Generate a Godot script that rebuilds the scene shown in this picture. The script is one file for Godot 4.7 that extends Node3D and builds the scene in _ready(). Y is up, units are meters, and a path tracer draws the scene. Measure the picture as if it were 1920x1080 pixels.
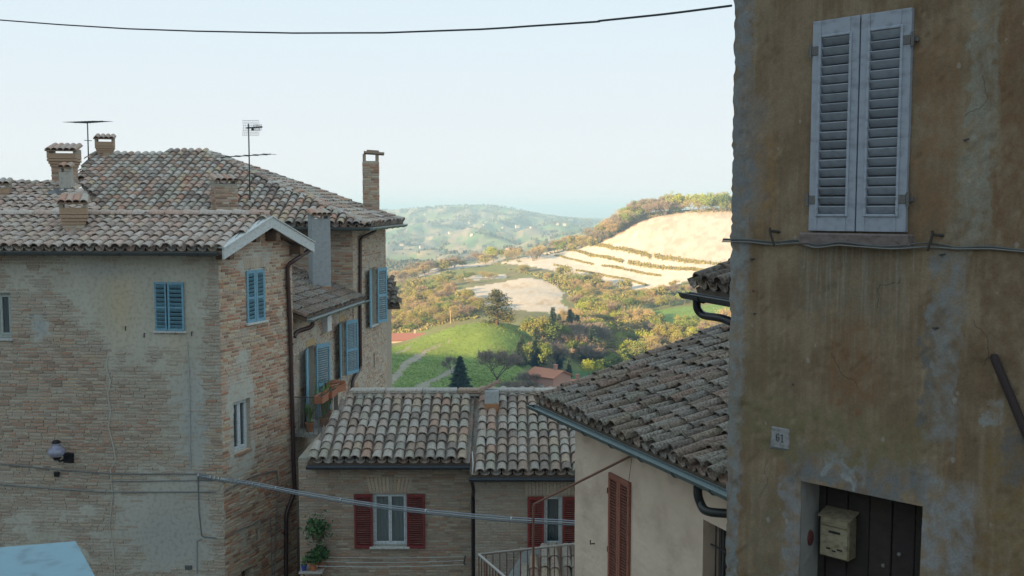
extends Node3D
# A hill town at evening: houses in the shade of an unseen hill, sunlit fields across the valley.
# Units are metres; the eye is at the origin and looks along -Z, 4.4 degrees down.

const FL := 1867.0
const HOR := 395.0
var pitch := atan((540.0 - HOR) / FL)
var rng := RandomNumberGenerator.new()
var M := {}
var used := {}
var nz := FastNoiseLite.new()
var nz2 := FastNoiseLite.new()
var tile_variants := []
var brick_variants := []

class MB:
	var V := PackedVector3Array()
	var N := PackedVector3Array()
	var C := PackedColorArray()
	var U := PackedVector2Array()
	var col := Color(1, 1, 1)
	func tri(a: Vector3, b: Vector3, c: Vector3) -> void:
		var n := (b - a).cross(c - a).normalized()
		V.append(a); V.append(c); V.append(b)
		for i in 3:
			N.append(n); C.append(col); U.append(Vector2.ZERO)
	func quad(a: Vector3, b: Vector3, c: Vector3, d: Vector3) -> void:
		tri(a, b, c); tri(a, c, d)
	func quad_uv(a: Vector3, b: Vector3, c: Vector3, d: Vector3, ua: Vector2, ub: Vector2, uc: Vector2, ud: Vector2) -> void:
		quad(a, b, c, d)
		var k := U.size() - 6
		U[k] = ua; U[k + 1] = uc; U[k + 2] = ub; U[k + 3] = ua; U[k + 4] = ud; U[k + 5] = uc
	func stri(a: Vector3, b: Vector3, c: Vector3, na: Vector3, nb: Vector3, nc: Vector3) -> void:
		V.append(a); V.append(c); V.append(b)
		N.append(na); N.append(nc); N.append(nb)
		for i in 3:
			C.append(col); U.append(Vector2.ZERO)
	func squad(a: Vector3, b: Vector3, c: Vector3, d: Vector3, na: Vector3, nb: Vector3, nc: Vector3, nd: Vector3) -> void:
		stri(a, b, c, na, nb, nc); stri(a, c, d, na, nc, nd)
	# a box of size s centred in t, its edges chamfered by b
	func box(t: Transform3D, s: Vector3, b := 0.0) -> void:
		var h := s * 0.5
		if b <= 0.0:
			var p := []
			for i in 8:
				p.append(t * Vector3(h.x if i & 1 else -h.x, h.y if i & 2 else -h.y, h.z if i & 4 else -h.z))
			quad(p[4], p[5], p[7], p[6]); quad(p[1], p[0], p[2], p[3]); quad(p[5], p[1], p[3], p[7])
			quad(p[0], p[4], p[6], p[2]); quad(p[6], p[7], p[3], p[2]); quad(p[0], p[1], p[5], p[4])
			return
		b = minf(b, minf(h.x, minf(h.y, h.z)) * 0.8)
		var X := []; var Y := []; var Z := []
		for i in 8:
			var sx := 1.0 if i & 1 else -1.0
			var sy := 1.0 if i & 2 else -1.0
			var sz := 1.0 if i & 4 else -1.0
			X.append(t * Vector3(sx * h.x, sy * (h.y - b), sz * (h.z - b)))
			Y.append(t * Vector3(sx * (h.x - b), sy * h.y, sz * (h.z - b)))
			Z.append(t * Vector3(sx * (h.x - b), sy * (h.y - b), sz * h.z))
		quad(Z[4], Z[5], Z[7], Z[6]); quad(Z[1], Z[0], Z[2], Z[3])
		quad(X[5], X[1], X[3], X[7]); quad(X[0], X[4], X[6], X[2])
		quad(Y[6], Y[7], Y[3], Y[2]); quad(Y[0], Y[1], Y[5], Y[4])
		quad(Z[6], Z[7], Y[7], Y[6]); quad(Y[4], Y[5], Z[5], Z[4]); quad(Y[2], Y[3], Z[3], Z[2]); quad(Z[0], Z[1], Y[1], Y[0])
		quad(Z[5], X[5], X[7], Z[7]); quad(X[4], Z[4], Z[6], X[6]); quad(X[1], Z[1], Z[3], X[3]); quad(Z[0], X[0], X[2], Z[2])
		quad(Y[7], X[7], X[3], Y[3]); quad(X[6], Y[6], Y[2], X[2]); quad(X[5], Y[5], Y[1], X[1]); quad(Y[4], X[4], X[0], Y[0])
		tri(X[7], Y[7], Z[7]); tri(X[6], Z[6], Y[6]); tri(X[5], Z[5], Y[5]); tri(X[4], Y[4], Z[4])
		tri(X[3], Z[3], Y[3]); tri(X[2], Y[2], Z[2]); tri(X[1], Y[1], Z[1]); tri(X[0], Z[0], Y[0])
	func bx(lo: Vector3, hi: Vector3, t := Transform3D(), b := 0.0) -> void:
		box(t * Transform3D(Basis(), (lo + hi) * 0.5), (hi - lo).abs(), b)
	# a tube of radii r0..r1 along a path
	func tube(path: Array, r0: float, r1 := -1.0, seg := 6, caps := true) -> void:
		if r1 < 0.0:
			r1 = r0
		var rings := []
		var norms := []
		var side := Vector3.ZERO
		for i in path.size():
			var a: Vector3 = path[maxi(i - 1, 0)]
			var b: Vector3 = path[mini(i + 1, path.size() - 1)]
			var t := (b - a).normalized()
			if side == Vector3.ZERO:
				side = t.cross(Vector3.UP if absf(t.y) < 0.9 else Vector3.RIGHT).normalized()
			side = (side - t * side.dot(t)).normalized()
			var up := t.cross(side)
			var r := lerpf(r0, r1, float(i) / maxf(1.0, path.size() - 1))
			var p: Vector3 = path[i]
			var ring := []; var nn := []
			for k in seg:
				var an := TAU * k / seg
				var d := side * cos(an) + up * sin(an)
				ring.append(p + d * r); nn.append(d)
			rings.append(ring); norms.append(nn)
		for i in path.size() - 1:
			for k in seg:
				var k2 := (k + 1) % seg
				squad(rings[i][k], rings[i][k2], rings[i + 1][k2], rings[i + 1][k], norms[i][k], norms[i][k2], norms[i + 1][k2], norms[i + 1][k])
		if caps:
			for k in range(1, seg - 1):
				tri(rings[0][0], rings[0][k + 1], rings[0][k])
				var e: Array = rings[-1]
				tri(e[0], e[k], e[k + 1])
	func lathe(t: Transform3D, prof: Array, seg := 12) -> void:
		for i in prof.size() - 1:
			var p: Vector2 = prof[i]
			var q: Vector2 = prof[i + 1]
			var sl := Vector2(q.y - p.y, p.x - q.x).normalized()
			for k in seg:
				var a := TAU * k / seg
				var b := TAU * (k + 1) / seg
				var da := Vector3(cos(a), 0, -sin(a)); var db := Vector3(cos(b), 0, -sin(b))
				var na := t.basis * (da * sl.x + Vector3.UP * sl.y); var nb := t.basis * (db * sl.x + Vector3.UP * sl.y)
				squad(t * (da * p.x + Vector3.UP * p.y), t * (db * p.x + Vector3.UP * p.y), t * (db * q.x + Vector3.UP * q.y), t * (da * q.x + Vector3.UP * q.y), na, nb, nb, na)
	# a convex flat polygon (counter-clockwise seen from outside) thickened by th against its normal
	func slab(poly: Array, th: float) -> void:
		var n: Vector3 = (poly[1] - poly[0]).cross(poly[2] - poly[0]).normalized()
		var o := n * -th
		for k in range(1, poly.size() - 1):
			tri(poly[0], poly[k], poly[k + 1])
			tri(poly[0] + o, poly[k + 1] + o, poly[k] + o)
		for k in poly.size():
			var a: Vector3 = poly[k]
			var b: Vector3 = poly[(k + 1) % poly.size()]
			quad(a, a + o, b + o, b)
	# copy of another builder's faces, moved by t and painted c
	func put(m: MB, t: Transform3D, c: Color) -> void:
		var nb := t.basis.orthonormalized()
		V.append_array(t * m.V)
		for x in m.N:
			N.append(nb * x)
		U.append_array(m.U)
		var a := PackedColorArray()
		a.resize(m.V.size()); a.fill(c)
		C.append_array(a)
	func mesh(mat: Material) -> ArrayMesh:
		var arr := []
		arr.resize(Mesh.ARRAY_MAX)
		arr[Mesh.ARRAY_VERTEX] = V; arr[Mesh.ARRAY_NORMAL] = N; arr[Mesh.ARRAY_COLOR] = C; arr[Mesh.ARRAY_TEX_UV] = U
		var am := ArrayMesh.new()
		am.add_surface_from_arrays(Mesh.PRIMITIVE_TRIANGLES, arr)
		am.surface_set_material(0, mat)
		return am

# ---------------------------------------------------------------- pixels to directions and points
func ray(u: float, v: float) -> Vector3:
	return Vector3((u - 960.0) / FL, -(v - 540.0) / FL, -1.0).rotated(Vector3.RIGHT, -pitch)
func at(u: float, v: float, d: float) -> Vector3:
	var r := ray(u, v)
	return r * (d / -r.z)
func frame(p: Vector3, right: Vector3) -> Transform3D:
	var x := Vector3(right.x, 0, right.z).normalized()
	return Transform3D(Basis(x, Vector3.UP, x.cross(Vector3.UP)), Vector3(p.x, 0, p.z))
func wl(w: Transform3D, u: float, v: float, out := 0.0) -> Vector2:
	var r := ray(u, v)
	var n := w.basis.z
	var p := r * ((w.origin + n * out).dot(n) / r.dot(n))
	var q := w.affine_inverse() * p
	return Vector2(q.x, q.y)
func wrect(w: Transform3D, u0: float, v0: float, u1: float, v1: float) -> Rect2:
	var um := (u0 + u1) * 0.5; var vm := (v0 + v1) * 0.5
	var a := wl(w, u0, vm).x; var b := wl(w, u1, vm).x
	var t := wl(w, um, v0).y; var bt := wl(w, um, v1).y
	return Rect2(a, bt, b - a, t - bt)
func wp(w: Transform3D, x: float, y: float, z := 0.0) -> Vector3:
	return w * Vector3(x, y, z)

# ---------------------------------------------------------------- nodes
func numbered(called: String) -> String:
	var k: int = used.get(called, 0)
	used[called] = k + 1
	return called if k == 0 else "%s_%03d" % [called, k]
func tag(o: Node, label: String, category: String, group := "", kind := "") -> Node:
	o.set_meta("label", label)
	if category: o.set_meta("category", category)
	if group: o.set_meta("group", group)
	if kind: o.set_meta("kind", kind)
	return o
func thing(called: String, label: String, category: String, at_point := Vector3.ZERO, group := "") -> Node3D:
	var o := Node3D.new()
	o.name = numbered(called); add_child(o); o.position = at_point
	tag(o, label, category, group)
	return o
func obj(called: String, mb: MB, mat: Material, parent: Node = null) -> MeshInstance3D:
	var o := MeshInstance3D.new()
	o.mesh = mb.mesh(mat)
	if parent == null:
		o.name = numbered(called); add_child(o)
	else:
		o.name = called; parent.add_child(o, true)
		if parent.get_parent() == self and parent is Node3D and not (parent is MeshInstance3D):
			o.position = -parent.position          # parts of a thing are written in world metres
	return o
func inst(called: String, mesh: Mesh, t: Transform3D, parent: Node) -> MeshInstance3D:
	var o := MeshInstance3D.new()
	o.mesh = mesh; o.name = called; parent.add_child(o, true)
	o.transform = t
	if parent.get_parent() == self and not (parent is MeshInstance3D):
		o.position -= parent.position
	return o

# ---------------------------------------------------------------- materials
func L(r: float, g: float, b: float) -> Color:
	return Color(r, g, b).linear_to_srgb()
func noise_tex(freq: float, ramp: Array, octaves := 4, size := 256, type := FastNoiseLite.TYPE_SIMPLEX_SMOOTH, sd := 1) -> NoiseTexture2D:
	var n := FastNoiseLite.new()
	n.noise_type = type; n.frequency = freq; n.fractal_octaves = octaves; n.seed = sd
	var t := NoiseTexture2D.new()
	t.width = size; t.height = size; t.seamless = true; t.noise = n
	var g := Gradient.new()
	var cs := PackedColorArray(); var os := PackedFloat32Array()
	for r in ramp:
		os.append(r[0]); cs.append(L(r[1], r[2], r[3]))
	g.offsets = os; g.colors = cs
	t.color_ramp = g
	return t
func bump_tex(freq: float, strength := 4.0, octaves := 4, size := 256, sd := 3) -> NoiseTexture2D:
	var n := FastNoiseLite.new()
	n.noise_type = FastNoiseLite.TYPE_SIMPLEX_SMOOTH; n.frequency = freq; n.fractal_octaves = octaves; n.seed = sd
	var t := NoiseTexture2D.new()
	t.width = size; t.height = size; t.seamless = true; t.noise = n
	t.as_normal_map = true; t.bump_strength = strength
	return t
func mat(called: String, c: Color, rough := 0.9, metal := 0.0) -> StandardMaterial3D:
	var m := StandardMaterial3D.new()
	m.albedo_color = c.linear_to_srgb(); m.roughness = rough; m.metallic = metal
	M[called] = m
	return m
func vmat(called: String, rough := 0.95) -> StandardMaterial3D:
	var m := mat(called, Color(1, 1, 1), rough)
	m.vertex_color_use_as_albedo = true
	return m
func textured(m: StandardMaterial3D, t: Texture2D, scale: float, nt: Texture2D = null, ns := 1.0, world := true) -> StandardMaterial3D:
	m.albedo_texture = t
	m.uv1_triplanar = true; m.uv1_world_triplanar = world
	m.uv1_scale = Vector3.ONE * scale
	if nt:
		m.normal_enabled = true; m.normal_texture = nt; m.normal_scale = ns
	return m

func make_materials() -> void:
	var speck := noise_tex(0.03, [[0.0, 0.42, 0.40, 0.38], [0.36, 0.78, 0.76, 0.73], [0.5, 0.95, 0.94, 0.92], [0.7, 1, 1, 1], [1.0, 1.0, 1.0, 0.98]], 5, 512)
	var blotch := noise_tex(0.02, [[0.0, 0.70, 0.69, 0.68], [0.45, 0.95, 0.95, 0.94], [1.0, 1, 1, 1]], 5, 512, FastNoiseLite.TYPE_SIMPLEX_SMOOTH, 7)
	var lich := noise_tex(0.035, [[0.0, 0.20, 0.17, 0.15], [0.36, 0.50, 0.44, 0.39], [0.48, 0.76, 0.72, 0.67], [0.58, 0.96, 0.95, 0.92], [1.0, 1, 1, 1]], 6, 512, FastNoiseLite.TYPE_SIMPLEX_SMOOTH, 11)
	var bmp := bump_tex(0.05, 6.0, 5, 256)
	var bmp_c := bump_tex(0.02, 5.0, 5, 256, 9)
	textured(vmat("tile", 0.92), speck, 1.1, bmp, 0.6)
	textured(vmat("old_tile", 0.96), lich, 1.15, bmp, 0.9)
	textured(vmat("brick", 0.95), speck, 2.6, bmp, 0.7)
	textured(vmat("plaster", 0.95), blotch, 0.9, bump_tex(0.16, 5.0, 4, 512, 13), 0.45)
	textured(vmat("mortar", 0.97), blotch, 2.2, bmp, 0.6)
	textured(vmat("stone", 0.93), speck, 1.3, bmp_c, 0.6)
	textured(vmat("paint", 0.55), noise_tex(0.02, [[0.0, 0.55, 0.54, 0.52], [0.3, 0.84, 0.84, 0.83], [0.5, 0.97, 0.97, 0.97], [1.0, 1, 1, 1]], 5, 256, FastNoiseLite.TYPE_SIMPLEX_SMOOTH, 5), 2.5)
	textured(vmat("smooth_plaster", 0.9), noise_tex(0.006, [[0.0, 0.68, 0.66, 0.63], [0.35, 0.88, 0.87, 0.86], [0.6, 0.97, 0.97, 0.96], [1.0, 1, 1, 1]], 6, 512, FastNoiseLite.TYPE_SIMPLEX_SMOOTH, 21), 0.45, bmp, 0.25)
	textured(vmat("wood", 0.85), noise_tex(0.03, [[0.0, 0.55, 0.52, 0.5], [0.5, 0.88, 0.87, 0.85], [1.0, 1, 1, 1]], 5, 256, FastNoiseLite.TYPE_SIMPLEX_SMOOTH, 15), 2.0, bmp_c, 0.5)
	var gm := textured(vmat("metal", 0.42), speck, 3.0)
	gm.metallic = 0.55
	var rust := textured(vmat("rust", 0.8), speck, 5.0)
	rust.metallic = 0.2
	vmat("leaf", 0.8)
	var lf: StandardMaterial3D = M.leaf
	lf.backlight_enabled = true; lf.backlight = L(0.06, 0.07, 0.02)
	textured(vmat("land", 1.0), noise_tex(0.03, [[0.0, 0.72, 0.72, 0.72], [0.5, 0.93, 0.93, 0.93], [1.0, 1, 1, 1]], 6, 512, FastNoiseLite.TYPE_SIMPLEX_SMOOTH, 31), 0.03)
	vmat("plain", 0.9)
	var gl := mat("glass", Color(0.10, 0.14, 0.16), 0.05)
	gl.transparency = BaseMaterial3D.TRANSPARENCY_ALPHA
	gl.albedo_color.a = 0.28; gl.metallic_specular = 0.6
	var lg := mat("lamp_glass", Color(0.30, 0.31, 0.42), 0.08)
	lg.transparency = BaseMaterial3D.TRANSPARENCY_ALPHA
	lg.albedo_color.a = 0.72

# ---------------------------------------------------------------- roofs
var cover_mb: MB
var channel_mb: MB
const TILE_TONES := [
	[0.50, 0.27, 0.19], [0.54, 0.37, 0.30], [0.54, 0.42, 0.29], [0.47, 0.43, 0.38], [0.42, 0.40, 0.33], [0.58, 0.53, 0.48],
	[0.22, 0.17, 0.15], [0.36, 0.24, 0.18], [0.50, 0.46, 0.42], [0.47, 0.33, 0.26], [0.50, 0.40, 0.35], [0.34, 0.31, 0.29]]
func tone(k: int) -> Color:
	var c: Array = TILE_TONES[k]
	return Color(c[0], c[1], c[2]).lerp(Color(0.42, 0.335, 0.28), 0.2)
func make_tile_meshes() -> void:
	# a clay barrel tile: lower end at z = 0, upper end at z = -0.42; the wide end below
	cover_mb = MB.new()
	var seg := 6
	for side in 2:
		for k in seg:
			var a := deg_to_rad(8.0 + 164.0 * k / seg); var b := deg_to_rad(8.0 + 164.0 * (k + 1) / seg)
			var r0 := 0.092 - 0.015 * side; var r1 := 0.074 - 0.015 * side
			var da := Vector3(cos(a), sin(a), 0); var db := Vector3(cos(b), sin(b), 0)
			var p := [da * r0, db * r0, db * r1 + Vector3(0, -0.012, -0.42), da * r1 + Vector3(0, -0.012, -0.42)]
			if side == 0:
				cover_mb.squad(p[1], p[0], p[3], p[2], db, da, da, db)
				var q0 := da * 0.077; var q1 := db * 0.077
				cover_mb.quad(p[0], p[1], q1, q0)
			elif k % 2 == 0:
				cover_mb.squad(p[0], p[1], p[2], p[3], -da, -db, -db, -da)
	channel_mb = MB.new()
	for k in 4:
		var a := deg_to_rad(180.0 + 180.0 * k / 4); var b := deg_to_rad(180.0 + 180.0 * (k + 1) / 4)
		var da := Vector3(cos(a), sin(a), 0); var db := Vector3(cos(b), sin(b), 0)
		var lo := Vector3(0, 0.07, 0.0); var hi := Vector3(0, 0.07, -0.42)
		channel_mb.squad(da * 0.085 + lo, db * 0.085 + lo, db * 0.085 + hi, da * 0.085 + hi, -da, -db, -db, -da)
		channel_mb.quad(da * 0.085 + lo, da * 0.1 + lo, db * 0.1 + lo, db * 0.085 + lo)
	for old in 4:
		var row := []
		for k in TILE_TONES.size():
			var m := MB.new()
			var c := tone(k)
			m.put(cover_mb, Transform3D(), aged(c, old))
			row.append(m.mesh(M.old_tile if old == 1 else M.tile))
		tile_variants.append(row)

# 0 as fired, 1 grown over with lichen, 2 bleached pink, 3 greyed
func aged(c: Color, old: int) -> Color:
	if old == 1: return c.lerp(Color(0.25, 0.235, 0.215), 0.45) * 0.68
	if old == 3: return c.lerp(Color(0.34, 0.315, 0.275), 0.28) * 0.86
	if old == 2: return c.lerp(Color(0.56, 0.45, 0.40), 0.45)
	return c
func inside(p: Vector2, poly: PackedVector2Array) -> bool:
	return Geometry2D.is_point_in_polygon(p, poly)

# Tiles one roof slope. poly: eave left, eave right (seen from below the eave), then the ridge side.
func tile_slope(roof: Node, pts: Array, spacing: float, exposure: float, wants: Array, old := 0, messy := 1.0, holes := []) -> void:
	var x: Vector3 = (pts[1] - pts[0]).normalized()
	var n: Vector3 = x.cross(pts[2] - pts[1]).normalized()
	var z := x.cross(n)
	var T := Transform3D(Basis(x, n, z), pts[0])
	var inv := T.affine_inverse()
	var poly := PackedVector2Array()
	var lo := Vector2(1e9, 1e9); var hi := Vector2(-1e9, -1e9)
	for p in pts:
		var q: Vector3 = inv * p
		poly.append(Vector2(q.x, q.z))
		lo = lo.min(Vector2(q.x, q.z)); hi = hi.max(Vector2(q.x, q.z))
	var s := spacing / 0.205
	var cols := int((hi.x - lo.x) / spacing) + 2
	var rows := int((hi.y - lo.y) / exposure) + 2
	var ch := MB.new()
	for i in range(-1, cols):
		var wob := rng.randf_range(-0.012, 0.012) * messy
		for j in range(-1, rows):
			var cx := lo.x + (i + 0.5) * spacing
			var cz := hi.y - j * exposure
			if not inside(Vector2(cx + spacing * 0.5, cz - exposure * 0.5), poly): pass
			else:
				var tc := T * Transform3D(Basis().rotated(Vector3.UP, rng.randf_range(-0.02, 0.02)).scaled(Vector3(s, s, 1.0)), Vector3(cx + spacing * 0.5, 0.025, cz + 0.02))
				ch.put(channel_mb, tc, tone(rng.randi() % 12).lerp(Color(0.2, 0.18, 0.16), 0.5))
			if not inside(Vector2(cx, cz - exposure * 0.5), poly): continue
			var world := T * Vector3(cx, 0, cz - 0.15)
			var skip := false
			for h in holes:
				if (world - h[0]).length() < h[1]: skip = true
			if skip: continue
			var tw := rng.randf_range(-0.03, 0.03) * messy
			var b := Basis().rotated(Vector3.UP, tw).rotated(Vector3.RIGHT, -0.045 + rng.randf_range(-0.012, 0.012) * messy)
			b = b.rotated(Vector3.BACK, rng.randf_range(-0.05, 0.05) * messy)
			b = b * Basis.from_scale(Vector3(s * rng.randf_range(1.0, 1.12), s * rng.randf_range(0.84, 1.0), exposure / 0.30 * rng.randf_range(0.97, 1.04)))
			var tt := T * Transform3D(b, Vector3(cx + wob + rng.randf_range(-0.006, 0.006) * messy, 0.06 * s + 0.012 + rng.randf_range(0, 0.008) * messy, cz + rng.randf_range(-0.02, 0.02) * messy))
			var nn := nz.get_noise_3d(world.x * 40.0, world.y * 40.0, world.z * 40.0)
			var k := rng.randi() % 12
			if rng.randf() < 0.55:
				k = clampi(int((nn * 0.9 + 0.5) * 12.0), 0, 11)
			wants.append([tt, k, -world.z + absf(world.x) * 0.2, old])
	var o := obj("channel_tiles", ch, M.old_tile if old == 1 else M.tile, roof)
	o.set_meta("kind", "stuff")

# Tiles laid on end along a ridge or hip line
func ridge_line(a: Vector3, b: Vector3, wants: Array, s := 1.25, old := 0, lift := 0.03) -> void:
	var d := (b - a)
	var n := maxi(1, int(d.length() / 0.36))
	var dir := d.normalized()
	var x := dir.cross(Vector3.UP).normalized()
	var up := x.cross(dir)
	for i in n:
		var p := a + d * (float(i) / n) + Vector3(0, lift, 0)
		var t := Transform3D(Basis(x, up, -dir).rotated(Vector3.UP, rng.randf_range(-0.03, 0.03)) * Basis.from_scale(Vector3(s, s * 0.8, d.length() / n / 0.36)), p)
		wants.append([t, [0, 1, 5, 9, 10, 8, 1, 5][rng.randi() % 8], -p.z, old])
func lay_tiles(roof: Node, wants: Array, limit := 300) -> void:
	wants.sort_custom(func(p, q): return p[2] < q[2])
	var rest := MB.new()
	var rest_old := MB.new()
	for i in wants.size():
		var w: Array = wants[i]
		if i < limit:
			inst("tile", tile_variants[w[3]][w[1]], w[0], roof)
		else:
			(rest_old if w[3] == 1 else rest).put(cover_mb, w[0], aged(tone(w[1]), w[3]))
	for r in [[rest, M.tile], [rest_old, M.old_tile]]:
		if r[0].V.size():
			var o := obj("tiles", r[0], r[1], roof)
			o.set_meta("kind", "stuff")

func half_pipe(mb: MB, a: Vector3, b: Vector3, r: float, seg := 8) -> void:
	var d := (b - a).normalized()
	var x := d.cross(Vector3.UP).normalized()
	for k in seg:
		var p := PI + PI * k / seg; var q := PI + PI * (k + 1) / seg
		var dp := x * cos(p) + Vector3.UP * sin(p); var dq := x * cos(q) + Vector3.UP * sin(q)
		mb.squad(a + dq * r, a + dp * r, b + dp * r, b + dq * r, dq, dp, dp, dq)
		var ri := r - 0.006
		mb.squad(a + dp * ri, a + dq * ri, b + dq * ri, b + dp * ri, -dp, -dq, -dq, -dp)
	for e in [-1.0, 1.0]:
		mb.tube([a + x * r * e, b + x * r * e], 0.009, -1, 5)
	for p in [a, b]:
		for k in seg:
			var t0 := PI + PI * k / seg; var t1 := PI + PI * (k + 1) / seg
			mb.tri(p, p + (x * cos(t0) + Vector3.UP * sin(t0)) * r, p + (x * cos(t1) + Vector3.UP * sin(t1)) * r)
func gutter(parent: Node, a: Vector3, b: Vector3, r: float, c: Color) -> Node3D:
	var m := MB.new()
	m.col = c
	half_pipe(m, a, b, r)
	var g := obj("gutter", m, M.metal, parent)
	var n := maxi(2, int((b - a).length() / 0.75))
	var x := (b - a).normalized().cross(Vector3.UP).normalized()
	for i in n:
		var p := a.lerp(b, (i + 0.5) / n)
		var h := MB.new()
		h.col = c * 0.8
		var path := []
		for k in 7:
			var t := PI + PI * k / 6.0
			path.append(p + (x * cos(t) + Vector3.UP * sin(t)) * (r + 0.006))
		h.tube(path, 0.008, -1, 4)
		obj("bracket", h, M.metal, g)
	return g
func bend(pts: Array, rad := 0.12) -> Array:
	var out := [pts[0]]
	for i in range(1, pts.size() - 1):
		var p: Vector3 = pts[i]
		var a: Vector3 = p + (pts[i - 1] - p).normalized() * minf(rad, (pts[i - 1] - p).length() * 0.45)
		var b: Vector3 = p + (pts[i + 1] - p).normalized() * minf(rad, (pts[i + 1] - p).length() * 0.45)
		for k in 5:
			var t := k / 4.0
			out.append(a.lerp(p, t).lerp(p.lerp(b, t), t))
	out.append(pts[-1])
	return out
func pipe(parent: Node, pts: Array, r: float, c: Color, called := "downpipe", collars := []) -> Node3D:
	var m := MB.new()
	m.col = c
	m.tube(bend(pts), r, -1, 10)
	var o := obj(called, m, M.metal, parent)
	for q in collars:
		var h := MB.new()
		h.col = c * 0.75
		h.tube([q - Vector3(0, 0.02, 0), q + Vector3(0, 0.02, 0)], r + 0.008, -1, 10)
		obj("collar", h, M.metal, o)
	return o
func cable(mb: MB, a: Vector3, b: Vector3, sag: float, r: float, n := 16, wav := 0.0) -> void:
	var path := []
	for i in n + 1:
		var t := float(i) / n
		var w := Vector3(0, nz.get_noise_2d(t * 900.0, r * 9000.0), 0) * wav * sin(PI * t)
		path.append(a.lerp(b, t) - Vector3(0, sag * 4.0 * t * (1.0 - t), 0) + w)
	mb.tube(path, r, -1, 5)

# ---------------------------------------------------------------- bricks and walls
const BRICK_TONES := [[0.54, 0.30, 0.19], [0.58, 0.43, 0.29], [0.56, 0.36, 0.27], [0.60, 0.50, 0.39], [0.34, 0.21, 0.15], [0.48, 0.25, 0.16], [0.52, 0.41, 0.32], [0.44, 0.35, 0.28]]
const SMEARS := 4
var unit_brick: MB
func brick_color(k: int, s: int, dull := 0.0) -> Color:
	var c: Array = BRICK_TONES[k]
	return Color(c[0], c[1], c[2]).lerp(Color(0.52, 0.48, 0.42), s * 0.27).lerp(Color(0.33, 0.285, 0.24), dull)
func make_brick_meshes() -> void:
	# one by one by one; the front at z = +0.5, its edges worn
	unit_brick = MB.new()
	var b := Vector2(0.035, 0.13)
	var f := [Vector3(-0.5 + b.x, -0.5 + b.y, 0.5), Vector3(0.5 - b.x, -0.5 + b.y, 0.5), Vector3(0.5 - b.x * 1.4, 0.5 - b.y, 0.5), Vector3(-0.5 + b.x, 0.5 - b.y * 1.2, 0.5)]
	var g := [Vector3(-0.5, -0.5, 0.28), Vector3(0.5, -0.5, 0.28), Vector3(0.5, 0.5, 0.28), Vector3(-0.5, 0.5, 0.28)]
	unit_brick.quad(f[0], f[1], f[2], f[3])
	for k in 4:
		var k2 := (k + 1) % 4
		unit_brick.quad(g[k], g[k2], f[k2], f[k])
		var o := Vector3(0, 0, -0.78)
		unit_brick.quad(g[k] + o, g[k2] + o, g[k2], g[k])
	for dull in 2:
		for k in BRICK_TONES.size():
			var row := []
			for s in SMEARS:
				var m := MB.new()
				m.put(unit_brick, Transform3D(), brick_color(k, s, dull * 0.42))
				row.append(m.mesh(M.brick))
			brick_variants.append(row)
# o: len, h, gap, proud, mask(x, y) -> 0..1 how much render hides the brick, holes (Rect2), poly (optional outline)
func brick_face(w: Transform3D, r: Rect2, o: Dictionary, wants: Array) -> void:
	var bl: float = o.get("len", 0.26)
	var bh: float = o.get("h", 0.055)
	var gap: float = o.get("gap", 0.012)
	var mask = o.get("mask")
	var poly: PackedVector2Array = o.get("poly", PackedVector2Array())
	var rows := int(r.size.y / (bh + gap))
	for j in rows:
		var y := r.position.y + (j + 0.5) * (bh + gap)
		var x := r.position.x - rng.randf() * bl
		if o.has("bond"):
			x = r.position.x - (bl * 0.5 if j % 2 else 0.0)
		while x < r.end.x:
			var l := bl * (rng.randf_range(0.82, 1.1) if rng.randf() < 0.68 else rng.randf_range(0.42, 0.55))
			if o.has("bond"): l = bl
			var x0 := maxf(x, r.position.x); var x1 := minf(x + l, r.end.x)
			x += l + gap
			for h: Rect2 in o.get("holes", []):
				if y + bh * 0.5 > h.position.y and y - bh * 0.5 < h.end.y and x1 > h.position.x and x0 < h.end.x:
					if x0 < h.position.x and h.position.x - x0 > x1 - h.end.x: x1 = minf(x1, h.position.x)
					elif x1 > h.end.x: x0 = maxf(x0, h.end.x)
					else: x1 = x0
			if x1 - x0 < 0.05: continue
			var c := Vector2((x0 + x1) * 0.5, y + nz.get_noise_2d(x0 * 30.0, y * 30.0) * 0.01)
			if poly.size() and not inside(c, poly): continue
			var m := 0.0
			if mask != null: m = mask.call(c.x, c.y)
			if m > 0.83: continue
			var pr: float = o.get("proud", 0.012) * rng.randf_range(0.4, 1.3) - m * 0.004
			var t := w * Transform3D(Basis().rotated(Vector3.BACK, rng.randf_range(-0.012, 0.012)) * Basis.from_scale(Vector3(x1 - x0, bh * rng.randf_range(0.9, 1.08), 0.06)), Vector3(c.x, c.y, pr - 0.03))
			var nn := nz2.get_noise_2d(c.x * 22.0, c.y * 60.0) * 0.5 + 0.5
			var k := clampi(int(nn * 8.0 + rng.randf_range(-3.2, 3.2)), 0, 7)
			var sm := clampi(int(m * 4.4 + rng.randf_range(-0.6, 0.9) + o.get("smear", 0.0)), 0, SMEARS - 1)
			wants.append([t, k + (8 if o.get("dull", false) else 0), sm, -t.origin.z + m * 4.0])
func lay_bricks(parent: Node, wants: Array, limit := 300) -> void:
	wants.sort_custom(func(p, q): return p[3] < q[3])
	var rest := MB.new()
	for i in wants.size():
		var q: Array = wants[i]
		if i < limit:
			inst("brick", brick_variants[q[1]][q[2]], q[0], parent)
		else:
			rest.put(unit_brick, q[0], brick_color(q[1] % 8, q[2], 0.42 if q[1] > 7 else 0.0))
	if rest.V.size():
		var o := obj("bricks", rest, M.brick, parent)
		o.set_meta("kind", "stuff")
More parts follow.
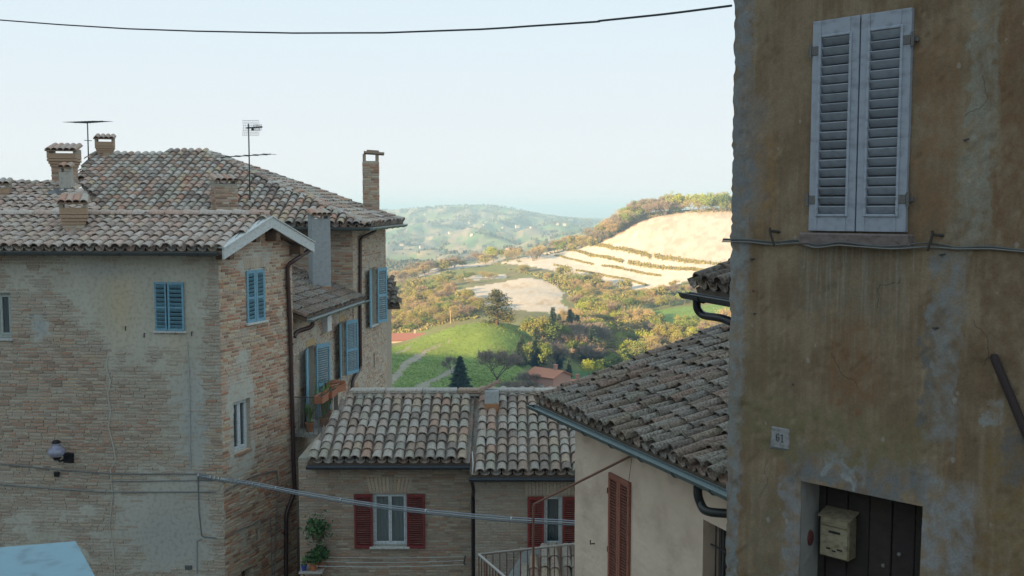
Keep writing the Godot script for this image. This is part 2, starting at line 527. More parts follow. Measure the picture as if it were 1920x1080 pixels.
# a wall th thick with openings; its outer face is the plane z = 0 of w
func wall_slab(mb: MB, w: Transform3D, x0: float, x1: float, y0: float, y1: float, th: float, holes := []) -> void:
	var xs := [x0, x1]; var ys := [y0, y1]
	for h: Rect2 in holes:
		xs.append(clampf(h.position.x, x0, x1)); xs.append(clampf(h.end.x, x0, x1))
		ys.append(clampf(h.position.y, y0, y1)); ys.append(clampf(h.end.y, y0, y1))
	xs.sort(); ys.sort()
	for i in xs.size() - 1:
		if xs[i + 1] - xs[i] < 1e-5: continue
		for j in ys.size() - 1:
			if ys[j + 1] - ys[j] < 1e-5: continue
			var c := Vector2((xs[i] + xs[i + 1]) * 0.5, (ys[j] + ys[j + 1]) * 0.5)
			var open := false
			for h: Rect2 in holes:
				if h.has_point(c): open = true
			if open: continue
			for z in [0.0, -th]:
				var a := wp(w, xs[i], ys[j], z); var b := wp(w, xs[i + 1], ys[j], z)
				var d := wp(w, xs[i], ys[j + 1], z); var e := wp(w, xs[i + 1], ys[j + 1], z)
				if z == 0.0:
					mb.quad_uv(a, b, e, d, Vector2(xs[i], ys[j]), Vector2(xs[i + 1], ys[j]), Vector2(xs[i + 1], ys[j + 1]), Vector2(xs[i], ys[j + 1]))
				else: mb.quad(b, a, d, e)
	for h: Rect2 in holes:
		var p := h.position; var q := h.end
		mb.quad(wp(w, p.x, p.y), wp(w, p.x, p.y, -th), wp(w, p.x, q.y, -th), wp(w, p.x, q.y))
		mb.quad(wp(w, q.x, p.y, -th), wp(w, q.x, p.y), wp(w, q.x, q.y), wp(w, q.x, q.y, -th))
		mb.quad(wp(w, p.x, p.y, -th), wp(w, p.x, p.y), wp(w, q.x, p.y), wp(w, q.x, p.y, -th))
		mb.quad(wp(w, p.x, q.y), wp(w, p.x, q.y, -th), wp(w, q.x, q.y, -th), wp(w, q.x, q.y))
	mb.quad(wp(w, x0, y0, -th), wp(w, x0, y0), wp(w, x0, y1), wp(w, x0, y1, -th))
	mb.quad(wp(w, x1, y0), wp(w, x1, y0, -th), wp(w, x1, y1, -th), wp(w, x1, y1))
	mb.quad(wp(w, x0, y1), wp(w, x1, y1), wp(w, x1, y1, -th), wp(w, x0, y1, -th))
	mb.quad(wp(w, x0, y0, -th), wp(w, x1, y0, -th), wp(w, x1, y0), wp(w, x0, y0))
# a skin of render over part of a wall: thick where mask is high, torn edges
func render_skin(parent: Node, w: Transform3D, r: Rect2, cell: float, mask: Callable, paint: Callable, holes := [], called := "plaster", thick := 0.016) -> void:
	var mb := MB.new()
	var nx := int(ceil(r.size.x / cell)); var ny := int(ceil(r.size.y / cell))
	var P := []; var K := []; var Q := []
	for j in ny + 1:
		for i in nx + 1:
			var x := r.position.x + r.size.x * i / nx; var y := r.position.y + r.size.y * j / ny
			var m: float = mask.call(x, y)
			var jx := 0.0
			var jy := 0.0
			if i > 0 and i < nx: jx = nz.get_noise_2d(x * 700.0, y * 700.0) * cell * 0.35
			if j > 0 and j < ny: jy = nz.get_noise_2d(x * 700.0 + 500.0, y * 700.0) * cell * 0.35
			var z := -0.006 + clampf((m - 0.42) * 3.0, 0.0, 1.0) * thick + nz2.get_noise_2d(x * 30.0, y * 30.0) * 0.0045
			P.append(wp(w, x + jx, y + jy, z)); K.append(m); Q.append(paint.call(x, y))
	for j in ny:
		for i in nx:
			var a := j * (nx + 1) + i
			var ids := [a, a + 1, a + nx + 2, a + nx + 1]
			var mm := 0.0
			for k in ids: mm += K[k] * 0.25
			if mm < 0.45: continue
			var c: Vector3 = w.affine_inverse() * ((P[ids[0]] + P[ids[2]]) * 0.5)
			var open := false
			for h: Rect2 in holes:
				if h.has_point(Vector2(c.x, c.y)): open = true
			if open: continue
			var base := mb.V.size()
			mb.quad(P[ids[0]], P[ids[1]], P[ids[2]], P[ids[3]])
			var order := [0, 2, 1, 0, 3, 2]
			for k in 6:
				mb.C[base + k] = Q[ids[order[k]]]
				mb.N[base + k] = (mb.N[base + k] * 0.35 + w.basis.z).normalized()
	obj(called, mb, M.plaster, parent)

# ---------------------------------------------------------------- openings
# one louvred leaf: t has its origin at the leaf's lower left corner, z outward
func shutter_leaf(parent: Node, t: Transform3D, w: float, h: float, c: Color, slats: int, mid := 0.0, stile := 0.07, th := 0.035, rails := 0.09) -> Node3D:
	var m := MB.new()
	m.col = c
	m.bx(Vector3(0, 0, 0), Vector3(stile, h, th), t, 0.004)
	m.bx(Vector3(w - stile, 0, 0), Vector3(w, h, th), t, 0.004)
	m.bx(Vector3(stile, 0, 0.001), Vector3(w - stile, rails, th - 0.002), t, 0.003)
	m.bx(Vector3(stile, h - rails, 0.001), Vector3(w - stile, h, th - 0.002), t, 0.003)
	var zones := [[rails, h - rails]]
	if mid > 0.0:
		m.bx(Vector3(stile, h * mid - rails * 0.4, 0.001), Vector3(w - stile, h * mid + rails * 0.4, th - 0.002), t, 0.003)
		zones = [[rails, h * mid - rails * 0.4], [h * mid + rails * 0.4, h - rails]]
	var o := obj("shutter", m, M.paint, parent)
	for zn in zones:
		var n := maxi(2, int(round(slats * (zn[1] - zn[0]) / (h - 2 * rails))))
		var p: float = (zn[1] - zn[0]) / n
		var kinds := []
		for k in 4:
			var sm := MB.new()
			sm.col = c * rng.randf_range(0.84, 1.04)
			sm.box(Transform3D(Basis().rotated(Vector3.RIGHT, 0.62 + rng.randf_range(-0.05, 0.05)).rotated(Vector3.BACK, rng.randf_range(-0.006, 0.006)), Vector3.ZERO), Vector3(w - 2 * stile, p * 0.98, 0.009), 0.003)
			kinds.append(sm.mesh(M.paint))
		for i in n:
			inst("slat", kinds[rng.randi() % 4], t * Transform3D(Basis(), Vector3(w * 0.5, zn[0] + p * (i + 0.5), th * 0.5)), o)
	return o
func turned(w: Transform3D, x: float, y: float, z: float, a := 0.0) -> Transform3D:
	return w * Transform3D(Basis().rotated(Vector3.UP, a), Vector3(x, y, z))
# a casement in an opening, set back by dz: frame, sashes, panes and whatever hangs behind
func casement(parent: Node, w: Transform3D, r: Rect2, dz: float, c: Color, sashes := 2, fw := 0.05, curtain := Color(0, 0, 0, 0)) -> Node3D:
	var m := MB.new()
	m.col = c
	var p := r.position; var q := r.end
	var z0 := -dz - 0.05; var z1 := -dz
	m.bx(Vector3(p.x, p.y, z0), Vector3(p.x + fw, q.y, z1), w, 0.006)
	m.bx(Vector3(q.x - fw, p.y, z0), Vector3(q.x, q.y, z1), w, 0.006)
	m.bx(Vector3(p.x + fw, p.y, z0), Vector3(q.x - fw, p.y + fw, z1 - 0.002), w, 0.006)
	m.bx(Vector3(p.x + fw, q.y - fw, z0), Vector3(q.x - fw, q.y, z1 - 0.002), w, 0.006)
	var o := obj("window", m, M.paint, parent)
	var iw := (r.size.x - 2 * fw) / sashes
	for s in sashes:
		var a := p.x + fw + s * iw
		var sm := MB.new()
		sm.col = c * 0.96
		var sw := fw * 0.9
		var y0 := p.y + fw; var y1 := q.y - fw
		sm.bx(Vector3(a + 0.003, y0, z0 + 0.004), Vector3(a + sw, y1, z1 + 0.008), w, 0.005)
		sm.bx(Vector3(a + iw - sw, y0, z0 + 0.004), Vector3(a + iw - 0.003, y1, z1 + 0.008), w, 0.005)
		sm.bx(Vector3(a + sw, y0, z0 + 0.004), Vector3(a + iw - sw, y0 + sw, z1 + 0.006), w, 0.005)
		sm.bx(Vector3(a + sw, y1 - sw, z0 + 0.004), Vector3(a + iw - sw, y1, z1 + 0.006), w, 0.005)
		obj("sash", sm, M.paint, o)
		var g := MB.new()
		g.bx(Vector3(a + sw, y0 + sw, -dz - 0.03), Vector3(a + iw - sw, y1 - sw, -dz - 0.024), w)
		obj("pane", g, M.glass, o)
	if curtain.a > 0.0:
		var k := MB.new()
		k.col = Color(curtain.r, curtain.g, curtain.b)
		var n := 24
		for i in n:
			var xa := lerpf(p.x + fw, q.x - fw, float(i) / n); var xb := lerpf(p.x + fw, q.x - fw, float(i + 1) / n)
			var za := -dz - 0.14 + 0.02 * sin(i * 1.9); var zb := -dz - 0.14 + 0.02 * sin((i + 1) * 1.9)
			k.quad(wp(w, xa, p.y, za), wp(w, xb, p.y, zb), wp(w, xb, q.y, zb), wp(w, xa, q.y, za))
		obj("curtain", k, M.plain, o)
	return o
func sill(parent: Node, w: Transform3D, r: Rect2, over: float, out: float, h: float, c: Color) -> void:
	var m := MB.new()
	m.col = c
	m.bx(Vector3(r.position.x - over, r.position.y - h, -0.1), Vector3(r.end.x + over, r.position.y - 0.002, out), w, 0.008)
	obj("sill", m, M.stone, parent)
# bricks on end above an opening
func flat_arch(w: Transform3D, r: Rect2, h: float, fan: float, wants: Array, sm := 1) -> void:
	var n := int(r.size.x * 1.2 / 0.068)
	for i in n:
		var t := (i + 0.5) / n
		var x := lerpf(r.position.x - r.size.x * 0.08, r.end.x + r.size.x * 0.08, t)
		var an := (t - 0.5) * fan
		var tr := w * Transform3D(Basis().rotated(Vector3.BACK, -an) * Basis.from_scale(Vector3(0.056, h, 0.06)), Vector3(x + sin(an) * h * 0.5, r.end.y + h * 0.52, -0.016))
		wants.append([tr, [1, 3, 6, 7][rng.randi() % 4], clampi(sm + rng.randi() % 2, 0, 3), -tr.origin.z])

# ---------------------------------------------------------------- chimneys
# a brick stack standing at p (its foot), turned by a; flare widens the head; cap: "tiles", "slab" or "lantern"
func chimney(house: Node, p: Vector3, w: float, dp: float, h: float, a: float, cap := "tiles", flare := 0.0, plaster := Color(0, 0, 0, 0), base_band := 0.0) -> Node3D:
	var t := Transform3D(Basis().rotated(Vector3.UP, a), p)
	var core := MB.new()
	core.col = Color(plaster.r, plaster.g, plaster.b) if plaster.a > 0 else Color(0.40, 0.36, 0.30)
	var open := 0.22 if cap == "lantern" else 0.0
	core.bx(Vector3(-w / 2, -0.5, -dp / 2), Vector3(w / 2, h - open, dp / 2), t, 0.012)
	var o := obj("chimney", core, M.plaster if plaster.a > 0 else M.mortar, house)
	var wants := []
	if plaster.a <= 0.0:
		for s in 4:
			var fw := w if s % 2 == 0 else dp
			var fd := dp if s % 2 == 0 else w
			var wf := t * Transform3D(Basis().rotated(Vector3.UP, s * PI / 2), Vector3.ZERO) * Transform3D(Basis(), Vector3(0, 0, fd / 2))
			brick_face(wf, Rect2(-fw / 2, -0.3, fw, h - open + 0.3 - flare * 2.2), {"len": fw * 0.52, "h": 0.062, "gap": 0.012, "proud": 0.012, "smear": 0.5}, wants)
	elif base_band > 0.0:
		var b := MB.new()
		b.col = Color(0.42, 0.22, 0.12)
		b.bx(Vector3(-w / 2 - 0.012, -0.4, -dp / 2 - 0.012), Vector3(w / 2 + 0.012, base_band, dp / 2 + 0.012), t, 0.01)
		obj("base", b, M.brick, o)
	if flare > 0.0:
		var f := MB.new()
		f.col = Color(0.46, 0.32, 0.22)
		for k in 3:
			var e := flare * (k + 1) / 3.0
			f.bx(Vector3(-w / 2 - e, h - 0.05 - (3 - k) * 0.07 - 0.1, -dp / 2 - e), Vector3(w / 2 + e, h - 0.05 - (2 - k) * 0.07 - 0.1 - 0.004, dp / 2 + e), t, 0.008)
		f.bx(Vector3(-w / 2 - flare, h - 0.145, -dp / 2 - flare), Vector3(w / 2 + flare, h, dp / 2 + flare), t, 0.008)
		obj("corbel", f, M.brick, o)
	var ew := w / 2 + flare; var ed := dp / 2 + flare
	if cap == "tiles":
		var legs := MB.new()
		legs.col = core.col
		for sx in [-1.0, 1.0]:
			legs.bx(Vector3(sx * ew - sx * 0.07, h, -ed), Vector3(sx * ew, h + 0.13, ed), t, 0.006)
		obj("cap_support", legs, M.brick, o)
		var deck := MB.new()
		deck.col = Color(0.36, 0.26, 0.19)
		var tip := t * Transform3D(Basis().rotated(Vector3.RIGHT, 0.22), Vector3(0, h + 0.16, 0))
		deck.bx(Vector3(-ew - 0.04, -0.02, -ed - 0.05), Vector3(ew + 0.04, 0.015, ed + 0.05), tip, 0.006)
		obj("cap_slab", deck, M.brick, o)
		var n := maxi(2, int(round((ew * 2 + 0.1) / 0.165)))
		for i in n:
			var x := lerpf(-ew - 0.02, ew + 0.02, (i + 0.5) / n)
			var tt := tip * Transform3D(Basis.from_scale(Vector3(0.95, 0.85, (ed * 2 + 0.2) / 0.42)), Vector3(x, 0.015, ed + 0.1))
			inst("tile", tile_variants[0][[0, 1, 10, 9, 3][rng.randi() % 5]], tt, o)
	elif cap == "lantern":
		var legs := MB.new()
		legs.col = Color(0.44, 0.34, 0.25)
		for sx in [-1.0, 1.0]:
			legs.bx(Vector3(sx * (w / 2) - sx * 0.1, h - open, -dp / 2), Vector3(sx * w / 2, h, dp / 2), t, 0.006)
		obj("cap_support", legs, M.brick, o)
		var deck := MB.new()
		deck.col = Color(0.36, 0.27, 0.21)
		deck.bx(Vector3(-ew - 0.07, h, -ed - 0.07), Vector3(ew + 0.07, h + 0.07, ed + 0.07), t * Transform3D(Basis().rotated(Vector3.BACK, -0.06), Vector3.ZERO), 0.01)
		deck.bx(Vector3(-ew + 0.02, h + 0.07, -ed), Vector3(ew - 0.1, h + 0.12, ed), t * Transform3D(Basis().rotated(Vector3.BACK, -0.06), Vector3.ZERO), 0.01)
		obj("cap_slab", deck, M.brick, o)
	for q in wants:
		inst("brick", brick_variants[q[1]][q[2]], q[0], o)
	return o

# ---------------------------------------------------------------- the houses on the left
const BLUE := Color(0.16, 0.33, 0.44)
const WHITE := Color(0.62, 0.66, 0.68)
const BROWN_PIPE := Color(0.10, 0.065, 0.06)
const ZINC := Color(0.20, 0.25, 0.27)
var FA: Transform3D      # front of the rendered house
var FG: Transform3D      # its gable
var FB: Transform3D      # front of the tall house behind
var FR: Transform3D      # side of the tall house
var FD: Transform3D      # side of the annex
var FC: Transform3D      # middle house
var FC2: Transform3D
var FE: Transform3D      # cream house
var FH: Transform3D      # house 61

func blob(x: float, y: float, cx: float, cy: float, rx: float, ry: float) -> float:
	var d := Vector2((x - cx) / rx, (y - cy) / ry).length_squared()
	return exp(-d)
func blobs(w: Transform3D, list: Array) -> Array:
	var out := []
	for b in list:
		var r := wrect(w, b[0], b[1], b[2], b[3])
		out.append([r.get_center().x, r.get_center().y, r.size.x * 0.5, r.size.y * 0.5, b[4]])
	return out

func house_rendered() -> void:
	var corner := at(409, 470, 20.0)
	FA = frame(corner, Vector3(0.9976, 0, 0.0698))
	FG = frame(corner, Vector3(0.324, 0, -0.946))
	var Lg := wl(FG, 549, 600).x
	var W := 8.5
	var yb := -9.4
	var h := thing("brick_house", "tall brick house with peeling grey render and a bargeboarded gable", "house", Vector3(corner.x - 2.0, yb, corner.z - 1.0))
	# outline of the roof
	var eave_y := -0.80
	var nrm := FA.basis.z
	var mid := FG * Vector3(Lg * 0.5, 0, 0)
	var dr := -(mid - corner).dot(nrm)
	var slope := 0.355
	var ridge_y := eave_y + slope * (dr + 0.36)
	var wall_y := eave_y + slope * 0.36 - 0.10
	# front wall
	var shut := wrect(FA, 291, 529, 346, 620)
	var win := wrect(FA, -30, 548, 21, 634)
	var holes := [shut.grow(-0.03), win]
	var m := MB.new()
	m.col = Color(0.44, 0.415, 0.36)
	wall_slab(m, FA, -W, -0.003, yb, wall_y, 0.35, holes)
	var front := obj("front_wall", m, M.mortar, h)
	var bl := blobs(FA, [[150, 470, 410, 640, 1.05], [320, 600, 400, 900, 0.9], [60, 470, 250, 560, 0.7], [215, 900, 410, 1080, 1.15], [0, 480, 60, 560, 0.5], [180, 560, 300, 700, 0.55], [0, 930, 160, 1080, 0.6], [380, 640, 412, 1000, -0.45], [0, 620, 190, 880, -0.6], [380, 530, 412, 640, -0.4], [190, 780, 330, 880, -0.2], [50, 585, 95, 640, 0.9]])
	var mask := func(x: float, y: float) -> float:
		var s := 0.23
		for b in bl: s += b[4] * blob(x, y, b[0], b[1], b[2], b[3])
		s += nz2.get_noise_2d(x * 26.0, y * 40.0) * 0.55 + nz.get_noise_2d(x * 120.0, y * 220.0) * 0.22
		return clampf(s, 0.0, 1.0)
	var och := blobs(FA, [[190, 500, 260, 640, 1.0], [310, 600, 360, 700, 0.6]])
	var cem := blobs(FA, [[330, 680, 405, 900, 1.0], [60, 580, 92, 635, 1.6], [140, 490, 260, 520, 0.8], [230, 930, 410, 1080, 0.8]])
	var paint := func(x: float, y: float) -> Color:
		var n := nz2.get_noise_2d(x * 18.0 + 40.0, y * 14.0) * 0.5 + 0.5
		var c := Color(0.38, 0.355, 0.295).lerp(Color(0.47, 0.455, 0.405), n)
		var k := 0.0
		for b in och: k += b[4] * blob(x, y, b[0], b[1], b[2], b[3])
		c = c.lerp(Color(0.45, 0.36, 0.22), clampf(k * 0.6 * (0.5 + n), 0, 1))
		k = 0.0
		for b in cem: k += b[4] * blob(x, y, b[0], b[1], b[2], b[3])
		c = c.lerp(Color(0.33, 0.345, 0.345), clampf(k * 0.75, 0, 1))
		var g := nz.get_noise_2d(x * 900.0, y * 900.0)
		return c * (1.12 + 0.07 * g)
	var xl := -5.6
	var bricks := []
	brick_face(FA, Rect2(xl, yb, -xl, wall_y - yb - 0.01), {"len": 0.25, "h": 0.052, "gap": 0.016, "proud": 0.018, "mask": mask, "holes": holes, "smear": 0.8, "dull": true}, bricks)
	render_skin(front, FA, Rect2(xl, -7.6, -xl - 0.002, wall_y + 7.6), 0.05, mask, paint, holes, "plaster", 0.02)
	# crack in the render, a real groove of dark gap between two lips of mortar
	var lips := MB.new()
	lips.col = Color(0.46, 0.44, 0.39)
	var crack := [[203, 668], [200, 690], [208, 715], [203, 740], [208, 770], [204, 800], [212, 830], [218, 862], [208, 880], [212, 930], [206, 985], [214, 1030], [216, 1080]]
	var pth := []
	for c in crack:
		var q := wl(FA, c[0], c[1])
		pth.append(wp(FA, q.x, q.y, 0.016))
	lips.tube(pth, 0.02, 0.012, 5)
	obj("crack_filling", lips, M.plaster, front)
	# blocked opening
	var bo := MB.new()
	bo.col = Color(0.21, 0.22, 0.23)
	var br := wrect(FA, 54, 588, 91, 630)
	bo.bx(Vector3(br.position.x, br.position.y, -0.05), Vector3(br.end.x, br.end.y, 0.006), FA, 0.02)
	obj("blocked_opening", bo, M.plaster, front)
	lay_bricks(front, bricks, 150)
	# gable wall
	var g1 := wrect(FG, 461, 506, 495, 603)
	var g2 := wrect(FG, 438, 748, 469, 846)
	var g3 := wrect(FG, 453, 1066, 474, 1110)
	var slit := wrect(FG, 480, 990, 485, 1014)
	var gholes := [g1.grow(-0.03), g2, g3, slit]
	var gm := MB.new()
	gm.col = Color(0.54, 0.47, 0.38)
	wall_slab(gm, FG, 0.003, Lg, yb, wall_y, 0.35, gholes)
	var ax := Lg * 0.5
	gm.slab([wp(FG, 0.003, wall_y), wp(FG, Lg, wall_y), wp(FG, ax, ridge_y - 0.10)], 0.35)
	var gable := obj("gable_wall", gm, M.mortar, h)
	var gbl := blobs(FG, [[425, 690, 478, 780, 0.95], [425, 740, 440, 880, 0.75], [466, 740, 480, 880, 0.6], [430, 840, 480, 900, 0.8], [440, 480, 500, 512, 0.9], [410, 440, 540, 500, 0.45], [445, 620, 470, 700, 0.5], [440, 900, 470, 1080, 0.55], [430, 650, 480, 690, 0.3], [505, 760, 530, 900, 0.25]])
	var gmask := func(x: float, y: float) -> float:
		var s := 0.0
		for b in gbl: s += b[4] * blob(x, y, b[0], b[1], b[2], b[3])
		s += nz2.get_noise_2d(x * 30.0 + 90.0, y * 34.0) * 0.42 + nz.get_noise_2d(x * 150.0, y * 200.0) * 0.2
		return clampf(s, 0.0, 1.0)
	var gpaint := func(x: float, y: float) -> Color:
		var n := nz2.get_noise_2d(x * 20.0, y * 20.0) * 0.5 + 0.5
		return Color(0.40, 0.39, 0.35).lerp(Color(0.52, 0.49, 0.42), n) * (1.12 + 0.06 * nz.get_noise_2d(x * 900.0, y * 900.0))
	var gb := []
	var poly := PackedVector2Array([Vector2(0, yb), Vector2(Lg, yb), Vector2(Lg, wall_y), Vector2(ax, ridge_y - 0.12), Vector2(0, wall_y)])
	brick_face(FG, Rect2(0, yb, Lg, ridge_y - yb), {"len": 0.25, "h": 0.055, "gap": 0.013, "proud": 0.014, "mask": gmask, "holes": gholes, "poly": poly, "smear": -0.35}, gb)
	flat_arch(FG, g1, 0.30, 0.25, gb, 1)
	render_skin(gable, FG, Rect2(0.002, -7.6, Lg - 0.004, wall_y + 7.6), 0.05, gmask, gpaint, gholes, "plaster", 0.018)
	lay_bricks(gable, gb, 150)
	# the walls behind, closing the house
	var bk := MB.new()
	bk.col = Color(0.42, 0.36, 0.28)
	var back_c := FG * Vector3(Lg, 0, 0)
	var FK := frame(back_c - FA.basis.x * 0.36, -FA.basis.x)
	wall_slab(bk, FK, 0.0, W - 0.9, yb, wall_y, 0.3)
	var FL2 := frame(FA * Vector3(-W + 0.003, 0, 0) - nrm * 2.66, nrm)
	wall_slab(bk, FL2, 0.0, 2.3, yb, wall_y, 0.3)
	obj("rear_wall", bk, M.mortar, h)
	# roof: two slopes over the ridge
	var ov := 0.30
	var fx := FA.basis.x
	var e_l := FA * Vector3(-W, 0, 0.36); e_l.y = eave_y
	var e_r := corner + nrm * 0.36 + fx * ov - (FG.basis.x * 0.36 / 0.96); e_r = FG * Vector3(-0.36, 0, 0) + fx * ov; e_r.y = eave_y
	var r_r := mid + fx * ov; r_r.y = ridge_y
	var r_l := FA * Vector3(-W, 0, -dr); r_l.y = ridge_y
	var b_r := FG * Vector3(Lg + 0.36, 0, 0) + fx * ov; b_r.y = eave_y
	var b_l := FA * Vector3(-W, 0, -2 * dr - 0.36); b_l.y = eave_y
	var rm := MB.new()
	rm.col = Color(0.24, 0.18, 0.13)
	rm.slab([e_l, e_r, r_r, r_l], 0.07)
	rm.slab([b_r, b_l, r_l, r_r], 0.07)
	var roof := obj("roof", rm, M.wood, h)
	var wants := []
	var cb := on_slope(140, 434, e_l, e_r, r_r)
	tile_slope(roof, [e_l, e_r - fx * 0.08, r_r - fx * 0.08, r_l], 0.208, 0.262, wants, 2, 1.6, [[cb, 0.22]])
	tile_slope(roof, [b_r - fx * 0.08, b_l, r_l, r_r - fx * 0.08], 0.208, 0.262, wants, 0, 1.25)
	ridge_line(r_l, r_r - fx * 0.05, wants, 1.7, 2, 0.11)
	var rb := MB.new()
	rb.col = Color(0.56, 0.52, 0.46)
	rb.slab([r_l + nrm * 0.17 + Vector3(0, 0.05, 0), r_r + nrm * 0.17 + Vector3(0, 0.05, 0) - fx * 0.1, r_r + Vector3(0, 0.13, 0) - fx * 0.1, r_l + Vector3(0, 0.13, 0)], 0.06)
	obj("ridge_bedding", rb, M.mortar, roof)
	lay_tiles(roof, wants)
	# white-painted bargeboards along the gable
	for k in 2:
		var a := e_r if k == 0 else b_r
		var d := (r_r - a)
		var bm := MB.new()
		bm.col = Color(0.55, 0.57, 0.57)
		var nout := FG.basis.z
		var up := Vector3.UP
		var lo := -0.16; var hi := 0.075
		bm.slab([a + up * lo + nout * 0.05, r_r + up * lo + nout * 0.05, r_r + up * hi + nout * 0.05, a + up * hi + nout * 0.05] if k == 0 else [r_r + up * lo + nout * 0.05, a + up * lo + nout * 0.05, a + up * hi + nout * 0.05, r_r + up * hi + nout * 0.05], 0.05)
		obj("bargeboard", bm, M.paint, h)
		var fm := MB.new()
		fm.col = Color(0.60, 0.61, 0.60)
		var c0 := a + up * (hi + 0.012) - d * 0.01; var c1 := r_r + up * (hi + 0.012)
		var q := [c0 - nout * 0.12, c0 + nout * 0.075, c1 + nout * 0.075, c1 - nout * 0.12]
		fm.slab(q if k == 0 else [q[1], q[0], q[3], q[2]], 0.02)
		obj("verge_capping", fm, M.paint, h)
	# purlin ends under the verge
	for f in [0.02, 0.36, 0.64, 0.99]:
		var p := FG * Vector3(Lg * f, 0, 0)
		var y := wall_y + (ridge_y - 0.1 - wall_y) * (1.0 - absf(f - 0.5) * 2.0) - 0.13
		var pm := MB.new()
		pm.col = Color(0.16, 0.10, 0.065)
		pm.box(Transform3D(FG.basis, Vector3(p.x, y, p.z) + FG.basis.z * 0.12), Vector3(0.16, 0.19, 0.34), 0.008)
		obj("purlin", pm, M.wood, h)
	gutter(h, e_l + Vector3(0, -0.02, 0) + nrm * 0.06, e_r + Vector3(0, -0.02, 0) + nrm * 0.06 - fx * 0.06, 0.07, Color(0.10, 0.11, 0.12))
	# rafters under the front eave
	for i in 26:
		var rf := MB.new()
		rf.col = Color(0.19, 0.13, 0.09)
		var x := -0.25 - i * 0.33
		if x < -W + 0.1: break
		rf.box(Transform3D(FA.basis, FA * Vector3(x, wall_y - 0.03, 0.16)), Vector3(0.09, 0.08, 0.33), 0.006)
		obj("rafter", rf, M.wood, h)
	# front openings
	var y0 := shut.position.y
	shutter_leaf(h, turned(FA, shut.position.x, y0, 0.005, 0.0), shut.size.x * 0.40, shut.size.y, BLUE, 11, 0.48, 0.035, 0.03, 0.05)
	shutter_leaf(h, turned(FA, shut.position.x + shut.size.x * 0.455, y0, 0.02, -0.05), shut.size.x * 0.56, shut.size.y, BLUE, 11, 0.48, 0.045, 0.03, 0.05)
	sill(h, FA, shut, 0.04, 0.07, 0.045, Color(0.5, 0.5, 0.5))
	casement(h, FA, win, 0.1, Color(0.40, 0.44, 0.42), 2, 0.055, Color(0.10, 0.12, 0.13, 1))
	sill(h, FA, win, 0.04, 0.06, 0.05, Color(0.48, 0.5, 0.52))
	# gable openings
	shutter_leaf(h, turned(FG, g1.position.x, g1.position.y, 0.004), g1.size.x * 0.495, g1.size.y, BLUE, 11, 0.47, 0.07, 0.03, 0.07)
	shutter_leaf(h, turned(FG, g1.position.x + g1.size.x * 0.505, g1.position.y, 0.004), g1.size.x * 0.495, g1.size.y, BLUE, 11, 0.47, 0.07, 0.03, 0.07)
	sill(h, FG, g1, 0.05, 0.08, 0.05, Color(0.62, 0.62, 0.6))
	casement(h, FG, g2, 0.08, WHITE, 2, 0.055, Color(0.16, 0.18, 0.18, 1))
	sill(h, FG, g2, 0.02, 0.03, 0.07, Color(0.40, 0.25, 0.17))
	casement(h, FG, g3, 0.2, Color(0.12, 0.10, 0.08), 1, 0.05)
	# downpipe at the far edge of the gable
	var P := func(u: float, v: float, out := 0.07) -> Vector3:
		var q := wl(FG, u, v, out)
		return wp(FG, q.x, q.y, out)
	pipe(h, [b_r + Vector3(0, -0.06, 0) - FG.basis.x * 0.02, P.call(552, 488, 0.2), P.call(539, 497), P.call(545, 640), P.call(551, 880), P.call(553, 920), P.call(537, 962), P.call(536, 1130)], 0.048, BROWN_PIPE, "downpipe", [P.call(540, 540), P.call(546, 645), P.call(550, 800), P.call(536, 1000)])
	# conduits and wires clipped to the two walls
	var cab := func(list: Array, w: Transform3D, r: float, c: Color) -> void:
		var mm := MB.new()
		mm.col = c
		var p := []
		for q in list:
			var z := wl(w, q[0], q[1])
			p.append(wp(w, z.x, z.y, 0.03))
		mm.tube(bend(p, 0.05), r, -1, 6)
		obj("cable", mm, M.plain, h)
	var grey := Color(0.16, 0.17, 0.18)
	cab.call([[-10, 868], [110, 880], [210, 888], [370, 888]], FA, 0.011, grey)
	cab.call([[-10, 906], [110, 916], [210, 922], [406, 921]], FA, 0.013, Color(0.22, 0.23, 0.23))
	cab.call([[210, 902], [398, 900]], FA, 0.009, grey)
	cab.call([[372, 892], [374, 960], [379, 1005], [407, 1008]], FA, 0.011, grey)
	cab.call([[370, 1075], [370, 1012], [379, 1010]], FA, 0.012, Color(0.3, 0.31, 0.31))
	cab.call([[352, 640], [356, 720], [358, 880]], FA, 0.01, Color(0.36, 0.38, 0.38))
	cab.call([[420, 920], [470, 893], [516, 882], [519, 900], [512, 1080]], FG, 0.011, grey)
	cab.call([[420, 1005], [505, 968], [508, 1080]], FG, 0.009, grey)
	var hooks := MB.new()
	hooks.col = Color(0.06, 0.055, 0.05)
	for q in [[272, 625], [361, 622], [237, 612]]:
		var z := wl(FA, q[0], q[1])
		hooks.tube([wp(FA, z.x, z.y, -0.02), wp(FA, z.x, z.y, 0.05), wp(FA, z.x, z.y - 0.08, 0.05)], 0.012, -1, 5)
	obj("shutter_hook", hooks, M.rust, h)
	var vt := MB.new()
	vt.col = Color(0.16, 0.18, 0.18)
	var vr := wrect(FA, 347, 1059, 361, 1068)
	vt.bx(Vector3(vr.position.x, vr.position.y, -0.02), Vector3(vr.end.x, vr.end.y, 0.025), FA, 0.01)
	obj("vent", vt, M.metal, h)
	# chimney on the front slope
	chimney(h, cb, 0.40, 0.46, 0.50, 0.35, "tiles", 0.06)

func on_slope(u: float, v: float, a: Vector3, b: Vector3, c: Vector3) -> Vector3:
	var n := (b - a).cross(c - a).normalized()
	var r := ray(u, v)
	return r * (a.dot(n) / r.dot(n))

